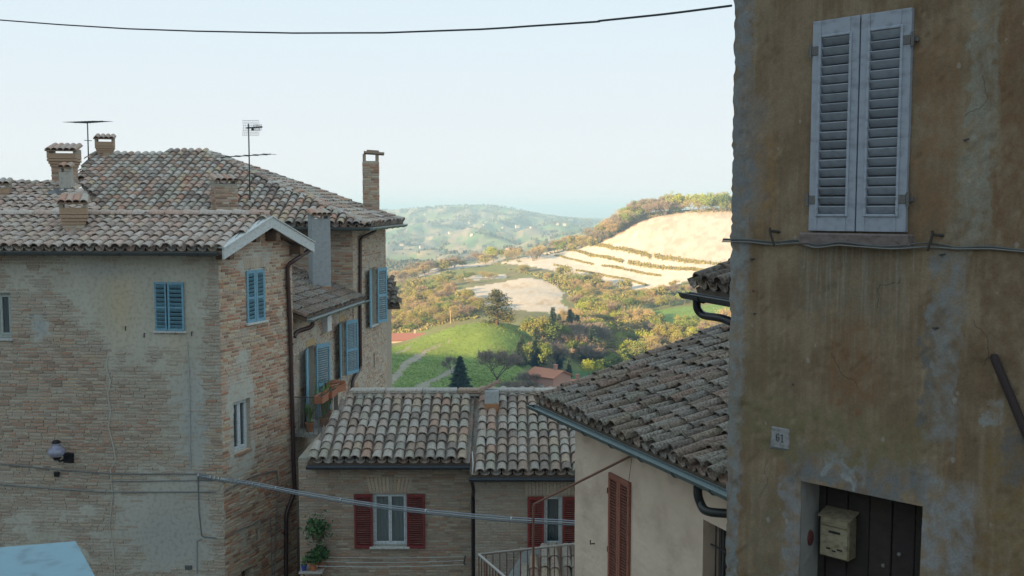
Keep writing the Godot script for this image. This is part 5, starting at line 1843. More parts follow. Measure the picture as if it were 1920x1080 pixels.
func stained_coat(wall: Node, x0: float, x1: float, sh: Rect2, dr: Rect2, holes: Array) -> void:
	var y0 := -4.2; var y1 := 2.6
	var iw := 512; var ih := 1280
	var img := Image.create(iw, ih, false, Image.FORMAT_RGB8)
	# patches given by where they show on the wall: u0, v0, u1, v1, colour, strength, how streaky
	var G := Color(0.235, 0.24, 0.235)
	var list := [
		[1362, -40, 1412, 520, G, 1.1], [1372, 190, 1440, 400, Color(0.20, 0.21, 0.215), 0.9], [1355, 440, 1400, 700, Color(0.26, 0.27, 0.26), 1.0], [1355, 700, 1392, 1090, Color(0.24, 0.255, 0.25), 1.1],
		[1820, 0, 1870, 420, Color(0.27, 0.255, 0.20), 0.9], [1780, 300, 1850, 460, Color(0.28, 0.26, 0.20), 0.8], [1745, 470, 1815, 640, Color(0.235, 0.235, 0.22), 0.9], [1745, 620, 1800, 830, Color(0.24, 0.235, 0.215), 0.9],
		[1730, 600, 1752, 800, Color(0.15, 0.145, 0.13), 0.9], [1850, 750, 1880, 800, Color(0.30, 0.295, 0.27), 1.1], [1470, 880, 1510, 1090, Color(0.25, 0.25, 0.245), 0.9], [1725, 900, 1830, 1090, Color(0.275, 0.275, 0.265), 0.95],
		[1480, 860, 1740, 925, Color(0.17, 0.18, 0.18), 0.9], [1550, 845, 1625, 895, Color(0.27, 0.28, 0.27), 1.1], [1400, 640, 1500, 800, Color(0.17, 0.13, 0.075), 0.6], [1390, 760, 1740, 860, Color(0.20, 0.165, 0.085), 0.9],
		[1560, 590, 1650, 760, Color(0.22, 0.125, 0.06), 0.85], [1500, 460, 1700, 600, Color(0.19, 0.16, 0.11), 0.7], [1850, 820, 1930, 1090, Color(0.22, 0.15, 0.06), 0.7], [1840, 480, 1930, 720, Color(0.18, 0.115, 0.065), 0.8],
		[1400, 120, 1530, 300, Color(0.235, 0.165, 0.10), 0.6], [1440, 0, 1530, 140, Color(0.25, 0.18, 0.115), 0.6], [1720, 60, 1800, 420, Color(0.24, 0.145, 0.075), 0.8], [1880, 0, 1930, 460, Color(0.20, 0.115, 0.06), 0.9],
		[1880, 800, 1930, 900, Color(0.16, 0.15, 0.14), 0.8], [1425, 250, 1460, 420, Color(0.30, 0.19, 0.09), 0.6], [1410, 900, 1470, 1090, Color(0.20, 0.17, 0.11), 0.7], [1430, 790, 1500, 850, Color(0.19, 0.16, 0.085), 0.7]]
	var pat := []
	for b in list:
		var a := wl(FH, b[0], (b[1] + b[3]) * 0.5); var c := wl(FH, b[2], (b[1] + b[3]) * 0.5)
		var t := wl(FH, (b[0] + b[2]) * 0.5, b[1]); var e := wl(FH, (b[0] + b[2]) * 0.5, b[3])
		pat.append([Rect2(a.x, e.y, c.x - a.x, t.y - e.y), b[4], b[5]])
	var s1 := FastNoiseLite.new(); s1.seed = 4; s1.frequency = 1.0; s1.fractal_octaves = 4
	var sillx0 := sh.position.x - 0.05; var sillx1 := sh.end.x + 0.05
	for j in ih:
		var y := lerpf(y1, y0, (j + 0.5) / ih)
		for i in iw:
			var x := lerpf(x0, x1, (i + 0.5) / iw)
			var n1 := s1.get_noise_2d(x * 2.2, y * 1.6)
			var n2 := s1.get_noise_2d(x * 9.0 + 30.0, y * 7.0)
			var st := s1.get_noise_2d(x * 16.0 + 70.0, y * 0.9)
			var c := Color(0.275, 0.205, 0.13).lerp(Color(0.19, 0.13, 0.075), clampf(0.5 + n1 * 1.5 + st * 0.8, 0, 1))
			c = c.lerp(Color(0.30, 0.19, 0.09), clampf(st * 1.1 - 0.22 + n1 * 0.3, 0, 0.5))
			var wx := x + n2 * 0.07 + st * 0.02; var wy := y + n2 * 0.10 + n1 * 0.12
			for p in pat:
				var r: Rect2 = p[0]
				var dx := absf(wx - r.get_center().x) / (r.size.x * 0.5); var dy := absf(wy - r.get_center().y) / (r.size.y * 0.5)
				if dx > 1.35 or dy > 1.35: continue
				var k := smoothstep(1.16, 0.86, dx) * smoothstep(1.2, 0.8, dy)
				c = c.lerp(p[1], clampf(k * p[2] * (0.66 + n2 * 1.0), 0, 1))
			# runs of lime and rust washed down from the sill
			if x > sillx0 and x < sillx1 and y < sh.position.y - 0.05:
				var f := clampf(1.0 - (sh.position.y - 0.1 - y) / (0.55 + 0.6 * (s1.get_noise_1d(x * 40.0) + 0.4)), 0, 1)
				var q := s1.get_noise_2d(x * 34.0, y * 1.1)
				c = c.lerp(Color(0.33, 0.31, 0.26), clampf(q * 1.6 * f, 0, 0.5))
				c = c.lerp(Color(0.215, 0.15, 0.085), clampf((s1.get_noise_2d(x * 27.0 + 200.0, y * 0.8) - 0.05) * 1.6 * f, 0, 0.5))
			var g := s1.get_noise_2d(x * 60.0, y * 60.0) * 0.26 + s1.get_noise_2d(x * 24.0 + 9.0, y * 24.0) * 0.12
			c = c * (1.0 + g)
			img.set_pixel(i, j, Color(c.r * 0.82, c.g * 0.80, c.b * 0.82).clamp().linear_to_srgb())
	# hairline cracks
	var cr := RandomNumberGenerator.new()
	cr.seed = 12
	for s in [[1690, 520], [1845, 140], [1560, 660], [1830, 600], [1440, 860]]:
		var p := wl(FH, s[0], s[1])
		var a := cr.randf_range(-2.2, -0.9)
		for k in 55:
			a += cr.randf_range(-0.45, 0.45)
			a = lerpf(a, -1.55, 0.04)
			p += Vector2(cos(a), sin(a)) * 0.006
			var ix := int((p.x - x0) / (x1 - x0) * iw); var iy := int((y1 - p.y) / (y1 - y0) * ih)
			if ix > 0 and iy > 0 and ix < iw and iy < ih:
				img.set_pixel(ix, iy, img.get_pixel(ix, iy).darkened(0.3))
	# lost flakes: small crisp chips down to the pale undercoat
	for k in 70:
		var cx := cr.randi_range(4, iw - 5); var cy := cr.randi_range(4, ih - 5)
		var rr := cr.randf_range(0.8, 3.6)
		for dy in range(-5, 6):
			for dx in range(-4, 5):
				if Vector2(dx, dy * 0.7).length() + cr.randf_range(-0.5, 0.5) < rr and cx + dx > 0 and cx + dx < iw and cy + dy > 0 and cy + dy < ih:
					img.set_pixel(cx + dx, cy + dy, img.get_pixel(cx + dx, cy + dy).lerp(L(0.30, 0.28, 0.25), 0.6))
	var m := mat("stained", Color(1, 1, 1), 0.93)
	m.albedo_texture = ImageTexture.create_from_image(img)
	m.normal_enabled = false
	# sheet of cells, hollowed where old coats have come off
	var mb := MB.new()
	var cell := 0.032
	var nx := int((x1 - x0) / cell); var ny := int((y1 - y0) / cell)
	var band: float = wl(FH, 1394, 600).x
	var hgt := func(x: float, y: float) -> float:
		var e: float = band + s1.get_noise_1d(y * 4.0) * 0.09
		var z := 0.020 + s1.get_noise_2d(x * 1.4, y * 1.4) * 0.010 + s1.get_noise_2d(x * 9.0, y * 9.0) * 0.0022 + s1.get_noise_2d(x * 30.0, y * 30.0) * 0.001
		z += 0.012 * smoothstep(0.02, -0.02, x - e)
		var fl := s1.get_noise_2d(x * 3.0 + 40.0, y * 2.2)
		z -= 0.006 * smoothstep(0.30, 0.36, fl)
		return z
	var xs := []; var ys := []
	for i in nx + 1: xs.append(lerpf(x0, x1, float(i) / nx))
	for j in ny + 1: ys.append(lerpf(y0, y1, float(j) / ny))
	for h: Rect2 in holes:
		for i in nx + 1:
			for e in [h.position.x, h.end.x]:
				if absf(xs[i] - e) < cell * 0.5: xs[i] = e
		for j in ny + 1:
			for e in [h.position.y, h.end.y]:
				if absf(ys[j] - e) < cell * 0.5: ys[j] = e
	var P := []; var Nn := []
	for j in ny + 1:
		for i in nx + 1:
			var x: float = xs[i]; var y: float = ys[j]
			var z: float = hgt.call(x, y)
			if i == 0: z = -0.06
			var chip := s1.get_noise_1d(y * 5.0) * 0.02 + s1.get_noise_1d(y * 22.0 + 50.0) * 0.014 + 0.012 * smoothstep(0.1, 0.3, s1.get_noise_1d(y * 9.0 + 90.0))
			P.append(wp(FH, x + (chip + 0.004 if i == 0 else (chip * 0.75 if i == 1 else 0.0)), y, z))
			var gx: float = (hgt.call(x + 0.02, y) - z) / 0.02; var gy: float = (hgt.call(x, y + 0.02) - z) / 0.02
			if i == 0: gx = 0.3
			Nn.append(FH.basis * Vector3(-gx, -gy, 1.0).normalized())
	for j in ny:
		for i in nx:
			var cx: float = (xs[i] + xs[i + 1]) * 0.5; var cy: float = (ys[j] + ys[j + 1]) * 0.5
			var open := false
			for h: Rect2 in holes:
				if h.has_point(Vector2(cx, cy)): open = true
			if open: continue
			var a := j * (nx + 1) + i
			var ids := [a, a + 1, a + nx + 2, a + nx + 1]
			var base := mb.V.size()
			mb.squad(P[ids[0]], P[ids[1]], P[ids[2]], P[ids[3]], Nn[ids[0]], Nn[ids[1]], Nn[ids[2]], Nn[ids[3]])
			var order := [0, 2, 1, 0, 3, 2]
			for k in 6:
				var q: int = ids[order[k]]
				var ii := q % (nx + 1); var jj := q / (nx + 1)
				mb.U[base + k] = Vector2((xs[ii] - x0) / (x1 - x0), (y1 - ys[jj]) / (y1 - y0))
	obj("plaster", mb, m, wall)

# ---------------------------------------------------------------- odd things in the street
func street_things() -> void:
	# lamp on the wall of the rendered house
	var q := wl(FA, 130, 858)
	var wallp := wp(FA, q.x, q.y, 0.02)
	var gp := at(106, 846, -wallp.z - 0.32)
	var t := thing("wall_lamp", "unlit street lamp with a round glass bowl on a black wall bracket", "lamp", wallp)
	var m := MB.new()
	m.col = Color(0.022, 0.022, 0.025)
	m.bx(Vector3(q.x - 0.11, q.y - 0.1, -0.01), Vector3(q.x + 0.11, q.y + 0.1, 0.045), FA, 0.008)
	m.tube([wallp + FA.basis.z * 0.03, wallp + FA.basis.z * 0.22 - FA.basis.x * 0.08 - Vector3(0, 0.02, 0), gp + Vector3(0, -0.14, 0)], 0.022, -1, 8)
	obj("bracket", m, M.metal, t)
	var b := MB.new()
	b.col = Color(0.03, 0.03, 0.032)
	b.lathe(Transform3D(Basis(), gp + Vector3(0, -0.18, 0)), [Vector2(0.001, 0), Vector2(0.06, 0.0), Vector2(0.075, 0.05), Vector2(0.05, 0.06)], 16)
	b.lathe(Transform3D(Basis(), gp + Vector3(0, 0.17, 0)), [Vector2(0.085, 0), Vector2(0.09, 0.02), Vector2(0.05, 0.055), Vector2(0.001, 0.06)], 16)
	obj("fitting", b, M.metal, t)
	var g := MB.new()
	g.lathe(Transform3D(Basis(), gp), [Vector2(0.06, -0.125), Vector2(0.12, -0.10), Vector2(0.168, -0.04), Vector2(0.175, 0.0), Vector2(0.15, 0.05), Vector2(0.10, 0.09), Vector2(0.078, 0.12), Vector2(0.08, 0.17)], 24)
	obj("glass_bowl", g, M.lamp_glass, t)
	# black junction box under it
	var jq := wl(FA, 108, 888)
	var j := MB.new()
	j.col = Color(0.03, 0.03, 0.03)
	j.bx(Vector3(jq.x - 0.05, jq.y - 0.05, 0.005), Vector3(jq.x + 0.05, jq.y + 0.05, 0.07), FA, 0.01)
	tag(obj("junction_box", j, M.metal), "small black junction box fixed to the wall under the street lamp", "box")
	# brown downpipe at the far edge of the rendered wall
	# wire across the sky
	var w := MB.new()
	w.col = Color(0.03, 0.04, 0.05)
	var c := Curve3D.new()
	var pts := []
	for s in [[-80, 30, 13.5], [0, 37.5, 13.0], [110, 46, 12.4], [240, 54, 11.7], [370, 58.5, 11.0], [550, 62, 10.2], [720, 61.5, 9.5], [900, 55, 8.9], [1000, 48.5, 8.6], [1115, 41, 8.2], [1130, 38.5, 8.15], [1250, 26, 7.8], [1372, 10.5, 7.42]]:
		pts.append(at(s[0], s[1], s[2]))
	for i in pts.size():
		var tg: Vector3 = (pts[mini(i + 1, pts.size() - 1)] - pts[maxi(i - 1, 0)]) * 0.15
		c.add_point(pts[i], -tg, tg)
	w.tube(Array(c.tessellate(5, 1)), 0.0085, -1, 6)
	tag(obj("overhead_wire", w, M.plain), "thin dark wire slung across the sky to the stained house", "wire")
	# bundle of cables to the terrace
	var a := wp(FA, wl(FA, 372, 890).x, wl(FA, 372, 890).y, 0.05)
	var cn := wp(FG, 0.0, wl(FG, 420, 899).y, 0.08)
	var e := at(1082, 981, 15.7)
	var bt := thing("cable_bundle", "bundle of grey cables tied with rings, slung below the roofs", "cable", cn)
	var path := []
	var pp := []
	for s in [[372, 889, -1], [421, 897, -2], [480, 908, 19.4], [560, 924, 18.9], [640, 938, 18.4], [720, 950, 17.9], [800, 959, 17.4], [880, 967, 16.9], [960, 974, 16.4], [1040, 978, 15.95], [1090, 981, 15.7]]:
		pp.append(a if s[2] == -1 else (cn if s[2] == -2 else at(s[0], s[1], s[2])))
	var cc := Curve3D.new()
	for i in pp.size():
		var tg: Vector3 = (pp[mini(i + 1, pp.size() - 1)] - pp[maxi(i - 1, 0)]) * 0.16
		cc.add_point(pp[i], -tg, tg)
	path = Array(cc.tessellate(4, 2))
	for k in 3:
		var cm := MB.new()
		cm.col = [Color(0.22, 0.25, 0.28), Color(0.30, 0.33, 0.35), Color(0.14, 0.16, 0.18)][k]
		var off := Vector3(0, [0.03, 0.0, -0.03][k], 0.014 * k)
		var sp := []
		for p in path: sp.append(p + off)
		cm.tube(sp, 0.0125, -1, 6)
		obj("cable", cm, M.plain, bt)
	for i in range(2, path.size() - 1, 2):
		var rm := MB.new()
		rm.col = Color(0.45, 0.48, 0.5)
		var d: Vector3 = (path[i + 1] - path[i]).normalized() * 0.012
		rm.tube([path[i] - d, path[i] + d], 0.047, -1, 8)
		obj("ring", rm, M.metal, bt)
	# parapet end with its pale stone coping, close to the eye
	var py := -0.70
	var corners := []
	for s in [[-120, 1035], [0, 1022], [100, 1011.5], [124, 1012], [170, 1085], [200, 1140], [60, 1160], [22, 1092]]:
		var r := ray(s[0], s[1])
		corners.append(r * (py / r.y))
	var A: Vector3 = corners[2]; var Bp: Vector3 = corners[4]
	var x: Vector3 = (corners[3] - corners[1]); x.y = 0; x = x.normalized()
	var y2: Vector3 = (Bp - corners[3]); y2.y = 0; y2 = y2.normalized()
	var wdt := 0.165
	var C0: Vector3 = corners[3]
	var par := thing("parapet", "end of a low street parapet with a smooth pale blue coping", "parapet", Vector3(C0.x - 0.1, -1.75, C0.z + 0.3))
	var pm := MB.new()
	pm.col = Color(0.155, 0.285, 0.35)
	var len := 1.3
	var P := [C0, C0 - x * wdt, C0 - x * wdt + y2 * len, C0 + y2 * len]
	# coping with rounded arrises
	var rings := []
	for k in 4:
		var ins: float = [0.016, 0.006, 0.0, 0.0][k]; var dy: float = [0.0, -0.004, -0.015, -0.06][k]
		var ring := []
		var cen: Vector3 = (P[0] + P[2]) * 0.5
		for p in P:
			var d: Vector3 = p - cen
			ring.append(p - (x * signf(d.dot(x)) + y2 * signf(d.dot(y2))) * ins + Vector3(0, dy, 0))
		rings.append(ring)
	pm.quad(rings[0][0], rings[0][1], rings[0][2], rings[0][3])
	for k in 3:
		for i in 4:
			var i2 := (i + 1) % 4
			pm.quad(rings[k][i], rings[k + 1][i], rings[k + 1][i2], rings[k][i2])
	obj("coping", pm, M.paint, par)
	var bm := MB.new()
	bm.col = Color(0.36, 0.34, 0.31)
	var Q := []
	for p in rings[3]:
		var cen: Vector3 = (P[0] + P[2]) * 0.5
		var d: Vector3 = p - cen
		Q.append(p - (x * signf(d.dot(x)) + y2 * signf(d.dot(y2))) * 0.02)
	bm.slab([Q[0], Q[1], Q[2], Q[3]], 1.0)
	obj("wall", bm, M.mortar, par)

# ---------------------------------------------------------------- the land across the valley
# Height of the land along eleven directions: how many degrees-as-pixels below the eye's level each distance lies
const DIST := [40.0, 90.0, 150.0, 220.0, 280.0, 325.0, 370.0, 420.0, 480.0, 560.0, 640.0, 700.0, 760.0, 1000.0, 1400.0, 2000.0, 2700.0, 3400.0, 4200.0, 9000.0]
const DIRS := [-900.0, 300.0, 725.0, 800.0, 860.0, 930.0, 1000.0, 1100.0, 1200.0, 1300.0, 1400.0, 1800.0, 3200.0]
const LAND := [
	[840, 800, 770, 700, 640, 610, 600, 590, 570, 550, 530, 520, 515, 500, 480, 450, 425, 400, 402, 408],
	[840, 800, 770, 700, 650, 635, 640, 610, 580, 550, 528, 522, 520, 515, 490, 455, 425, 394, 400, 408],
	[840, 810, 785, 720, 668, 646, 662, 622, 588, 552, 524, 526, 530, 520, 503, 466, 430, 395, 400, 408],
	[840, 815, 790, 738, 672, 626, 640, 602, 568, 536, 508, 512, 518, 510, 496, 460, 424, 389, 398, 408],
	[840, 815, 792, 740, 676, 611, 622, 590, 555, 526, 500, 500, 508, 506, 490, 456, 420, 386, 396, 408],
	[840, 815, 795, 742, 676, 606, 612, 588, 552, 522, 498, 488, 494, 500, 484, 452, 420, 387, 398, 408],
	[840, 815, 795, 748, 700, 632, 608, 586, 552, 517, 491, 478, 481, 490, 474, 448, 424, 400, 404, 408],
	[840, 815, 800, 760, 726, 676, 632, 592, 556, 521, 482, 455, 456, 480, 466, 444, 428, 413, 409, 408],
	[840, 815, 800, 768, 722, 680, 636, 592, 555, 516, 452, 414, 404, 440, 450, 440, 430, 420, 412, 409],
	[840, 815, 800, 775, 722, 672, 626, 582, 542, 496, 436, 397, 396, 425, 440, 438, 430, 420, 412, 409],
	[840, 815, 800, 775, 720, 665, 616, 572, 532, 488, 430, 393, 392, 420, 435, 435, 430, 420, 412, 409],
	[840, 815, 800, 775, 720, 665, 616, 572, 532, 488, 430, 393, 390, 410, 425, 430, 428, 420, 412, 409],
	[840, 815, 800, 775, 720, 665, 616, 572, 532, 488, 430, 393, 390, 410, 425, 430, 428, 420, 412, 409]]
func cub(a: float, b: float, c: float, d: float, t: float) -> float:
	return cubic_interpolate(b, c, a, d, t)
func land_v(u: float, d: float) -> float:
	var i := 0
	while i < DIRS.size() - 2 and DIRS[i + 1] < u: i += 1
	var s := clampf((u - DIRS[i]) / (DIRS[i + 1] - DIRS[i]), 0, 1)
	var j := 0
	while j < DIST.size() - 2 and DIST[j + 1] < d: j += 1
	var t := clampf((log(d) - log(DIST[j])) / (log(DIST[j + 1]) - log(DIST[j])), 0, 1)
	var rows := []
	for k in range(-1, 3):
		var r: Array = LAND[clampi(i + k, 0, LAND.size() - 1)]
		var n := DIST.size() - 1
		rows.append(cub(r[clampi(j - 1, 0, n)], r[j], r[j + 1], r[clampi(j + 2, 0, n)], t))
	return cub(rows[0], rows[1], rows[2], rows[3], s)
func land_y(u: float, d: float) -> float:
	var y := (HOR - land_v(u, d)) / FL * d
	var x := (u - 960.0) / FL * d
	if d > 150.0:
		y += nz.get_noise_2d(x * 0.9, d * 0.9) * 0.9 * clampf((d - 150.0) / 150.0, 0, 1)
	if d > 900.0:
		var k := clampf((d - 900.0) / 500.0, 0, 1) * clampf((3400.0 - d) / 500.0, 0.08, 1)
		y += nz2.get_noise_2d(x * 0.11, d * 0.07) * 26.0 * k
	return y
func land_p(u: float, d: float) -> Vector3:
	return Vector3((u - 960.0) / FL * d, land_y(u, d), -d)
# first place where the sight line meets the land beyond near
func hit(u: float, v: float, near := 160.0, far := 4000.0) -> Vector3:
	var e := (HOR - v) / FL
	var d := near
	while d < far:
		if land_y(u, d) / d >= e: break
		d *= 1.006
	return land_p(u, d)
func to_xz(list: Array, near := 160.0) -> PackedVector2Array:
	var out := PackedVector2Array()
	for q in list:
		var p := hit(q[0], q[1], near)
		out.append(Vector2(p.x, p.z))
	return out

const SOIL := Color(0.62, 0.55, 0.465)
const GRASS := Color(0.085, 0.19, 0.045)
var fields := []
func make_fields() -> void:
	var F := func(list: Array, c: Color, near := 160.0, row := 0.0) -> void:
		var p := to_xz(list, near)
		var lo := Vector2(1e9, 1e9); var hi := Vector2(-1e9, -1e9)
		for q in p:
			lo = lo.min(q); hi = hi.max(q)
		fields.append([p, c, Rect2(lo, hi - lo), row])
	F.call([[725, 652], [800, 632], [860, 611], [930, 606], [1008, 614], [1002, 650], [975, 700], [970, 760], [725, 760]], Color(0.19, 0.27, 0.055))
	F.call([[725, 718], [760, 676], [800, 655], [852, 636], [800, 660], [765, 686], [735, 722], [725, 735]], Color(0.34, 0.29, 0.22))
	F.call([[740, 752], [778, 724], [800, 716], [850, 690], [862, 676], [852, 698], [806, 722], [800, 730], [770, 752]], Color(0.30, 0.27, 0.20))
	F.call([[735, 664], [770, 650], [768, 653], [738, 668]], Color(0.30, 0.27, 0.20))
	F.call([[845, 548], [900, 536], [985, 521], [1040, 530], [1056, 550], [1052, 572], [1088, 592], [1060, 592], [1000, 585], [960, 582], [930, 577], [852, 562]], SOIL, 380.0, 1.0)
	F.call([[735, 527], [800, 511], [870, 496], [925, 487], [945, 489], [870, 503], [800, 519]], SOIL * 0.95, 480.0)
	F.call([[855, 522], [945, 514], [952, 521], [880, 527]], SOIL, 420.0)
	F.call([[760, 530], [870, 505], [945, 491], [950, 512], [850, 522], [780, 540]], Color(0.17, 0.19, 0.06), 420.0)
	F.call([[1195, 588], [1290, 575], [1760, 562], [1760, 606], [1300, 622], [1210, 618]], Color(0.12, 0.23, 0.05), 300.0)
	F.call([[1290, 560], [1760, 535], [1760, 556], [1300, 572]], Color(0.24, 0.24, 0.08), 380.0)
	F.call([[935, 494], [1000, 478], [1060, 464], [1108, 459], [1160, 472], [1222, 484], [1760, 500], [1760, 530], [1290, 527], [1215, 548], [1110, 524], [1040, 508]], SOIL * 1.06, 400.0)
	F.call([[1110, 459], [1150, 436], [1180, 417], [1205, 405], [1245, 397], [1760, 394], [1760, 498], [1300, 496], [1218, 481], [1160, 470]], SOIL * 1.02, 520.0, 2.0)
	F.call([[1118, 456], [1150, 434], [1182, 415], [1215, 402], [1265, 396], [1245, 402], [1205, 416], [1160, 440]], Color(0.27, 0.15, 0.075), 520.0)
	F.call([[1045, 700], [1130, 690], [1180, 700], [1130, 745], [1020, 745], [985, 735], [1000, 715]], Color(0.08, 0.17, 0.05))
	F.call([[1130, 572], [1200, 565], [1200, 580], [1140, 588]], Color(0.14, 0.21, 0.06), 330.0)
func land_color(p: Vector3) -> Color:
	var q := Vector2(p.x, p.z)
	var d := -p.z
	if d > 850.0:
		var cell := nz_cell.get_noise_2d(p.x + nz.get_noise_2d(p.x * 0.2, p.z * 0.2) * 60.0, p.z * 0.45)
		var c := Color(0.11, 0.17, 0.07)
		var k := cell * 0.5 + 0.5
		if k > 0.78: c = Color(0.46, 0.35, 0.24)
		elif k > 0.66: c = Color(0.20, 0.26, 0.10)
		elif k > 0.52: c = Color(0.32, 0.27, 0.17)
		elif k > 0.36: c = Color(0.13, 0.22, 0.08)
		if nz2.get_noise_2d(p.x * 0.22 + 70.0, p.z * 0.10) > 0.12 + (0.25 if d < 2600 else -0.05): c = Color(0.045, 0.06, 0.035)
		return c
	var w := q + Vector2(nz.get_noise_2d(q.x * 6.0, q.y * 6.0), nz.get_noise_2d(q.x * 6.0 + 300.0, q.y * 6.0)) * 1.3
	var n := nz.get_noise_2d(q.x * 1.6, q.y * 1.6)
	var n2 := nz.get_noise_2d(q.x * 9.0, q.y * 9.0)
	var c := Color(0.19, 0.16, 0.075).lerp(Color(0.16, 0.19, 0.06), clampf(0.5 + n * 1.4, 0, 1))
	for f in fields:
		if not f[2].grow(3.0).has_point(w): continue
		if inside(w, f[0]):
			c = f[1]
			if f[3] == 2.0:
				c = c.lerp(Color(0.46, 0.36, 0.26), clampf(n * 0.9 + 0.05, 0, 0.55))
				var furrow := nz.get_noise_2d((q.x * 0.8 + q.y * 0.35) * 1.2, (q.y * 0.9 - q.x * 0.35) * 16.0)
				c = c.lerp(Color(0.36, 0.27, 0.19), clampf(furrow * 1.1, 0, 0.4))
			elif f[3] == 1.0:
				c = c.lerp(Color(0.40, 0.27, 0.15), clampf(n2 * 0.9 + n * 0.8, 0, 0.8))
	return c * (1.0 + n2 * 0.16 + n * 0.1)
var nz_cell := FastNoiseLite.new()
func landscape() -> void:
	nz_cell.noise_type = FastNoiseLite.TYPE_CELLULAR; nz_cell.frequency = 0.0045; nz_cell.seed = 5
	nz_cell.cellular_return_type = FastNoiseLite.RETURN_CELL_VALUE
	make_fields()
	var us := []
	var u := -2400.0
	while u < 4600.0:
		us.append(u)
		u += 2.4 if u > 690.0 and u < 1420.0 else (9.0 if u > 400.0 and u < 1800.0 else 110.0)
	var ds := []
	var d := 34.0
	while d < 9000.0:
		ds.append(d)
		d *= 1.012 if d > 180.0 and d < 800.0 else 1.03
	ds.append(9000.0)
	var mb := MB.new()
	var nu := us.size()
	var P := PackedVector3Array(); var C := PackedColorArray()
	for dd in ds:
		for uu in us:
			var p := land_p(uu, dd)
			P.append(p)
			C.append(land_color(p))
	var Nn := PackedVector3Array()
	Nn.resize(P.size())
	for j in ds.size():
		for i in nu:
			var a := P[j * nu + maxi(i - 1, 0)]; var b := P[j * nu + mini(i + 1, nu - 1)]
			var e := P[maxi(j - 1, 0) * nu + i]; var f := P[mini(j + 1, ds.size() - 1) * nu + i]
			Nn[j * nu + i] = (b - a).cross(f - e).normalized()
	var idx := PackedInt32Array()
	for j in ds.size() - 1:
		for i in nu - 1:
			var a := j * nu + i
			idx.append_array([a, a + nu, a + nu + 1, a, a + nu + 1, a + 1])
	var arr := []
	arr.resize(Mesh.ARRAY_MAX)
	arr[Mesh.ARRAY_VERTEX] = P; arr[Mesh.ARRAY_NORMAL] = Nn; arr[Mesh.ARRAY_COLOR] = C; arr[Mesh.ARRAY_INDEX] = idx
	var am := ArrayMesh.new()
	am.add_surface_from_arrays(Mesh.PRIMITIVE_TRIANGLES, arr)
	am.surface_set_material(0, M.land)
	var o := MeshInstance3D.new()
	o.mesh = am; o.name = "terrain"; add_child(o)
	tag(o, "rolling valley and hillsides with meadows and pale ploughed fields", "", "", "structure")
	# the town's own ground, falling from the street at the eye to the alleys below
	var g := MB.new()
	g.col = Color(0.30, 0.275, 0.24)
	var prof := [[40.0, -2.2], [3.0, -1.75], [-3.0, -1.75], [-7.0, -4.35], [-10.0, -6.0], [-15.0, -9.3], [-41.0, -9.6]]
	for i in prof.size() - 1:
		g.quad(Vector3(-45, prof[i][1], prof[i][0]), Vector3(45, prof[i][1], prof[i][0]), Vector3(45, prof[i + 1][1], prof[i + 1][0]), Vector3(-45, prof[i + 1][1], prof[i + 1][0]))
	var go := obj("street_ground", g, M.stone)
	tag(go, "sloping paved ground of the town between the houses", "", "", "structure")
	# unseen hill added behind and left of the eye to block the low sun
	var hl := MB.new()
	hl.col = Color(0.15, 0.17, 0.07)
	var hd := Vector3(SUN_H.x, 0, SUN_H.y); var qd := Vector3(-SUN_H.y, 0, SUN_H.x)
	var top := []
	var grid := []
	for i in 61:
		var q := lerpf(-900.0, 420.0, i / 60.0)
		var row := []
		for k in 9:
			var s: float = [-560.0, -420.0, -300.0, -220.0, -150.0, -118.0, -90.0, -70.0, -56.0][k]
			var f: float = [0.0, 0.35, 0.72, 0.95, 1.0, 0.80, 0.45, 0.14, 0.0][k]
			var y := lerpf(-30.0 if k < 4 else -12.0, hill_top(q), f)
			var p := hd * s + qd * q
			row.append(Vector3(p.x, y, p.z))
		grid.append(row)
	for i in 60:
		for k in 8:
			hl.quad(grid[i][k], grid[i][k + 1], grid[i + 1][k + 1], grid[i + 1][k])
	var ho := obj("shade_hill", hl, M.land)
	tag(ho, "unseen grassy hill added behind the eye to shade the town", "", "", "structure")
	# plain to the horizon
	var pl := MB.new()
	pl.col = Color(0.15, 0.18, 0.09)
	var N := 32
	for i in N:
		var a := TAU * i / N; var b := TAU * (i + 1) / N
		pl.tri(Vector3(0, -150, 0), Vector3(cos(b) * 9500, -150, sin(b) * 9500) , Vector3(cos(a) * 9500, -150, sin(a) * 9500))
	var po := obj("plain", pl, M.land)
	tag(po, "wide plain reaching to the horizon", "", "", "structure")

const SUN_H := Vector2(0.77, -0.638)      # the way the sunlight travels over the ground
func hill_top(q: float) -> float:  # crest heights shaped so the shadow covers the town and lower meadow
	# q runs along the crest; high behind the town, falling away towards the valley
	var pts := [[-900.0, -45.0], [-700.0, -34.0], [-400.0, -2.0], [-300.0, 12.0], [-264.0, 15.0], [-240.0, 19.0], [-150.0, 30.0], [-60.0, 39.0], [45.0, 41.0], [140.0, 12.0], [420.0, -10.0]]
	for i in pts.size() - 1:
		if q <= pts[i + 1][0]:
			return lerpf(pts[i][1], pts[i + 1][1], clampf((q - pts[i][0]) / (pts[i + 1][0] - pts[i][0]), 0, 1))
	return -10.0

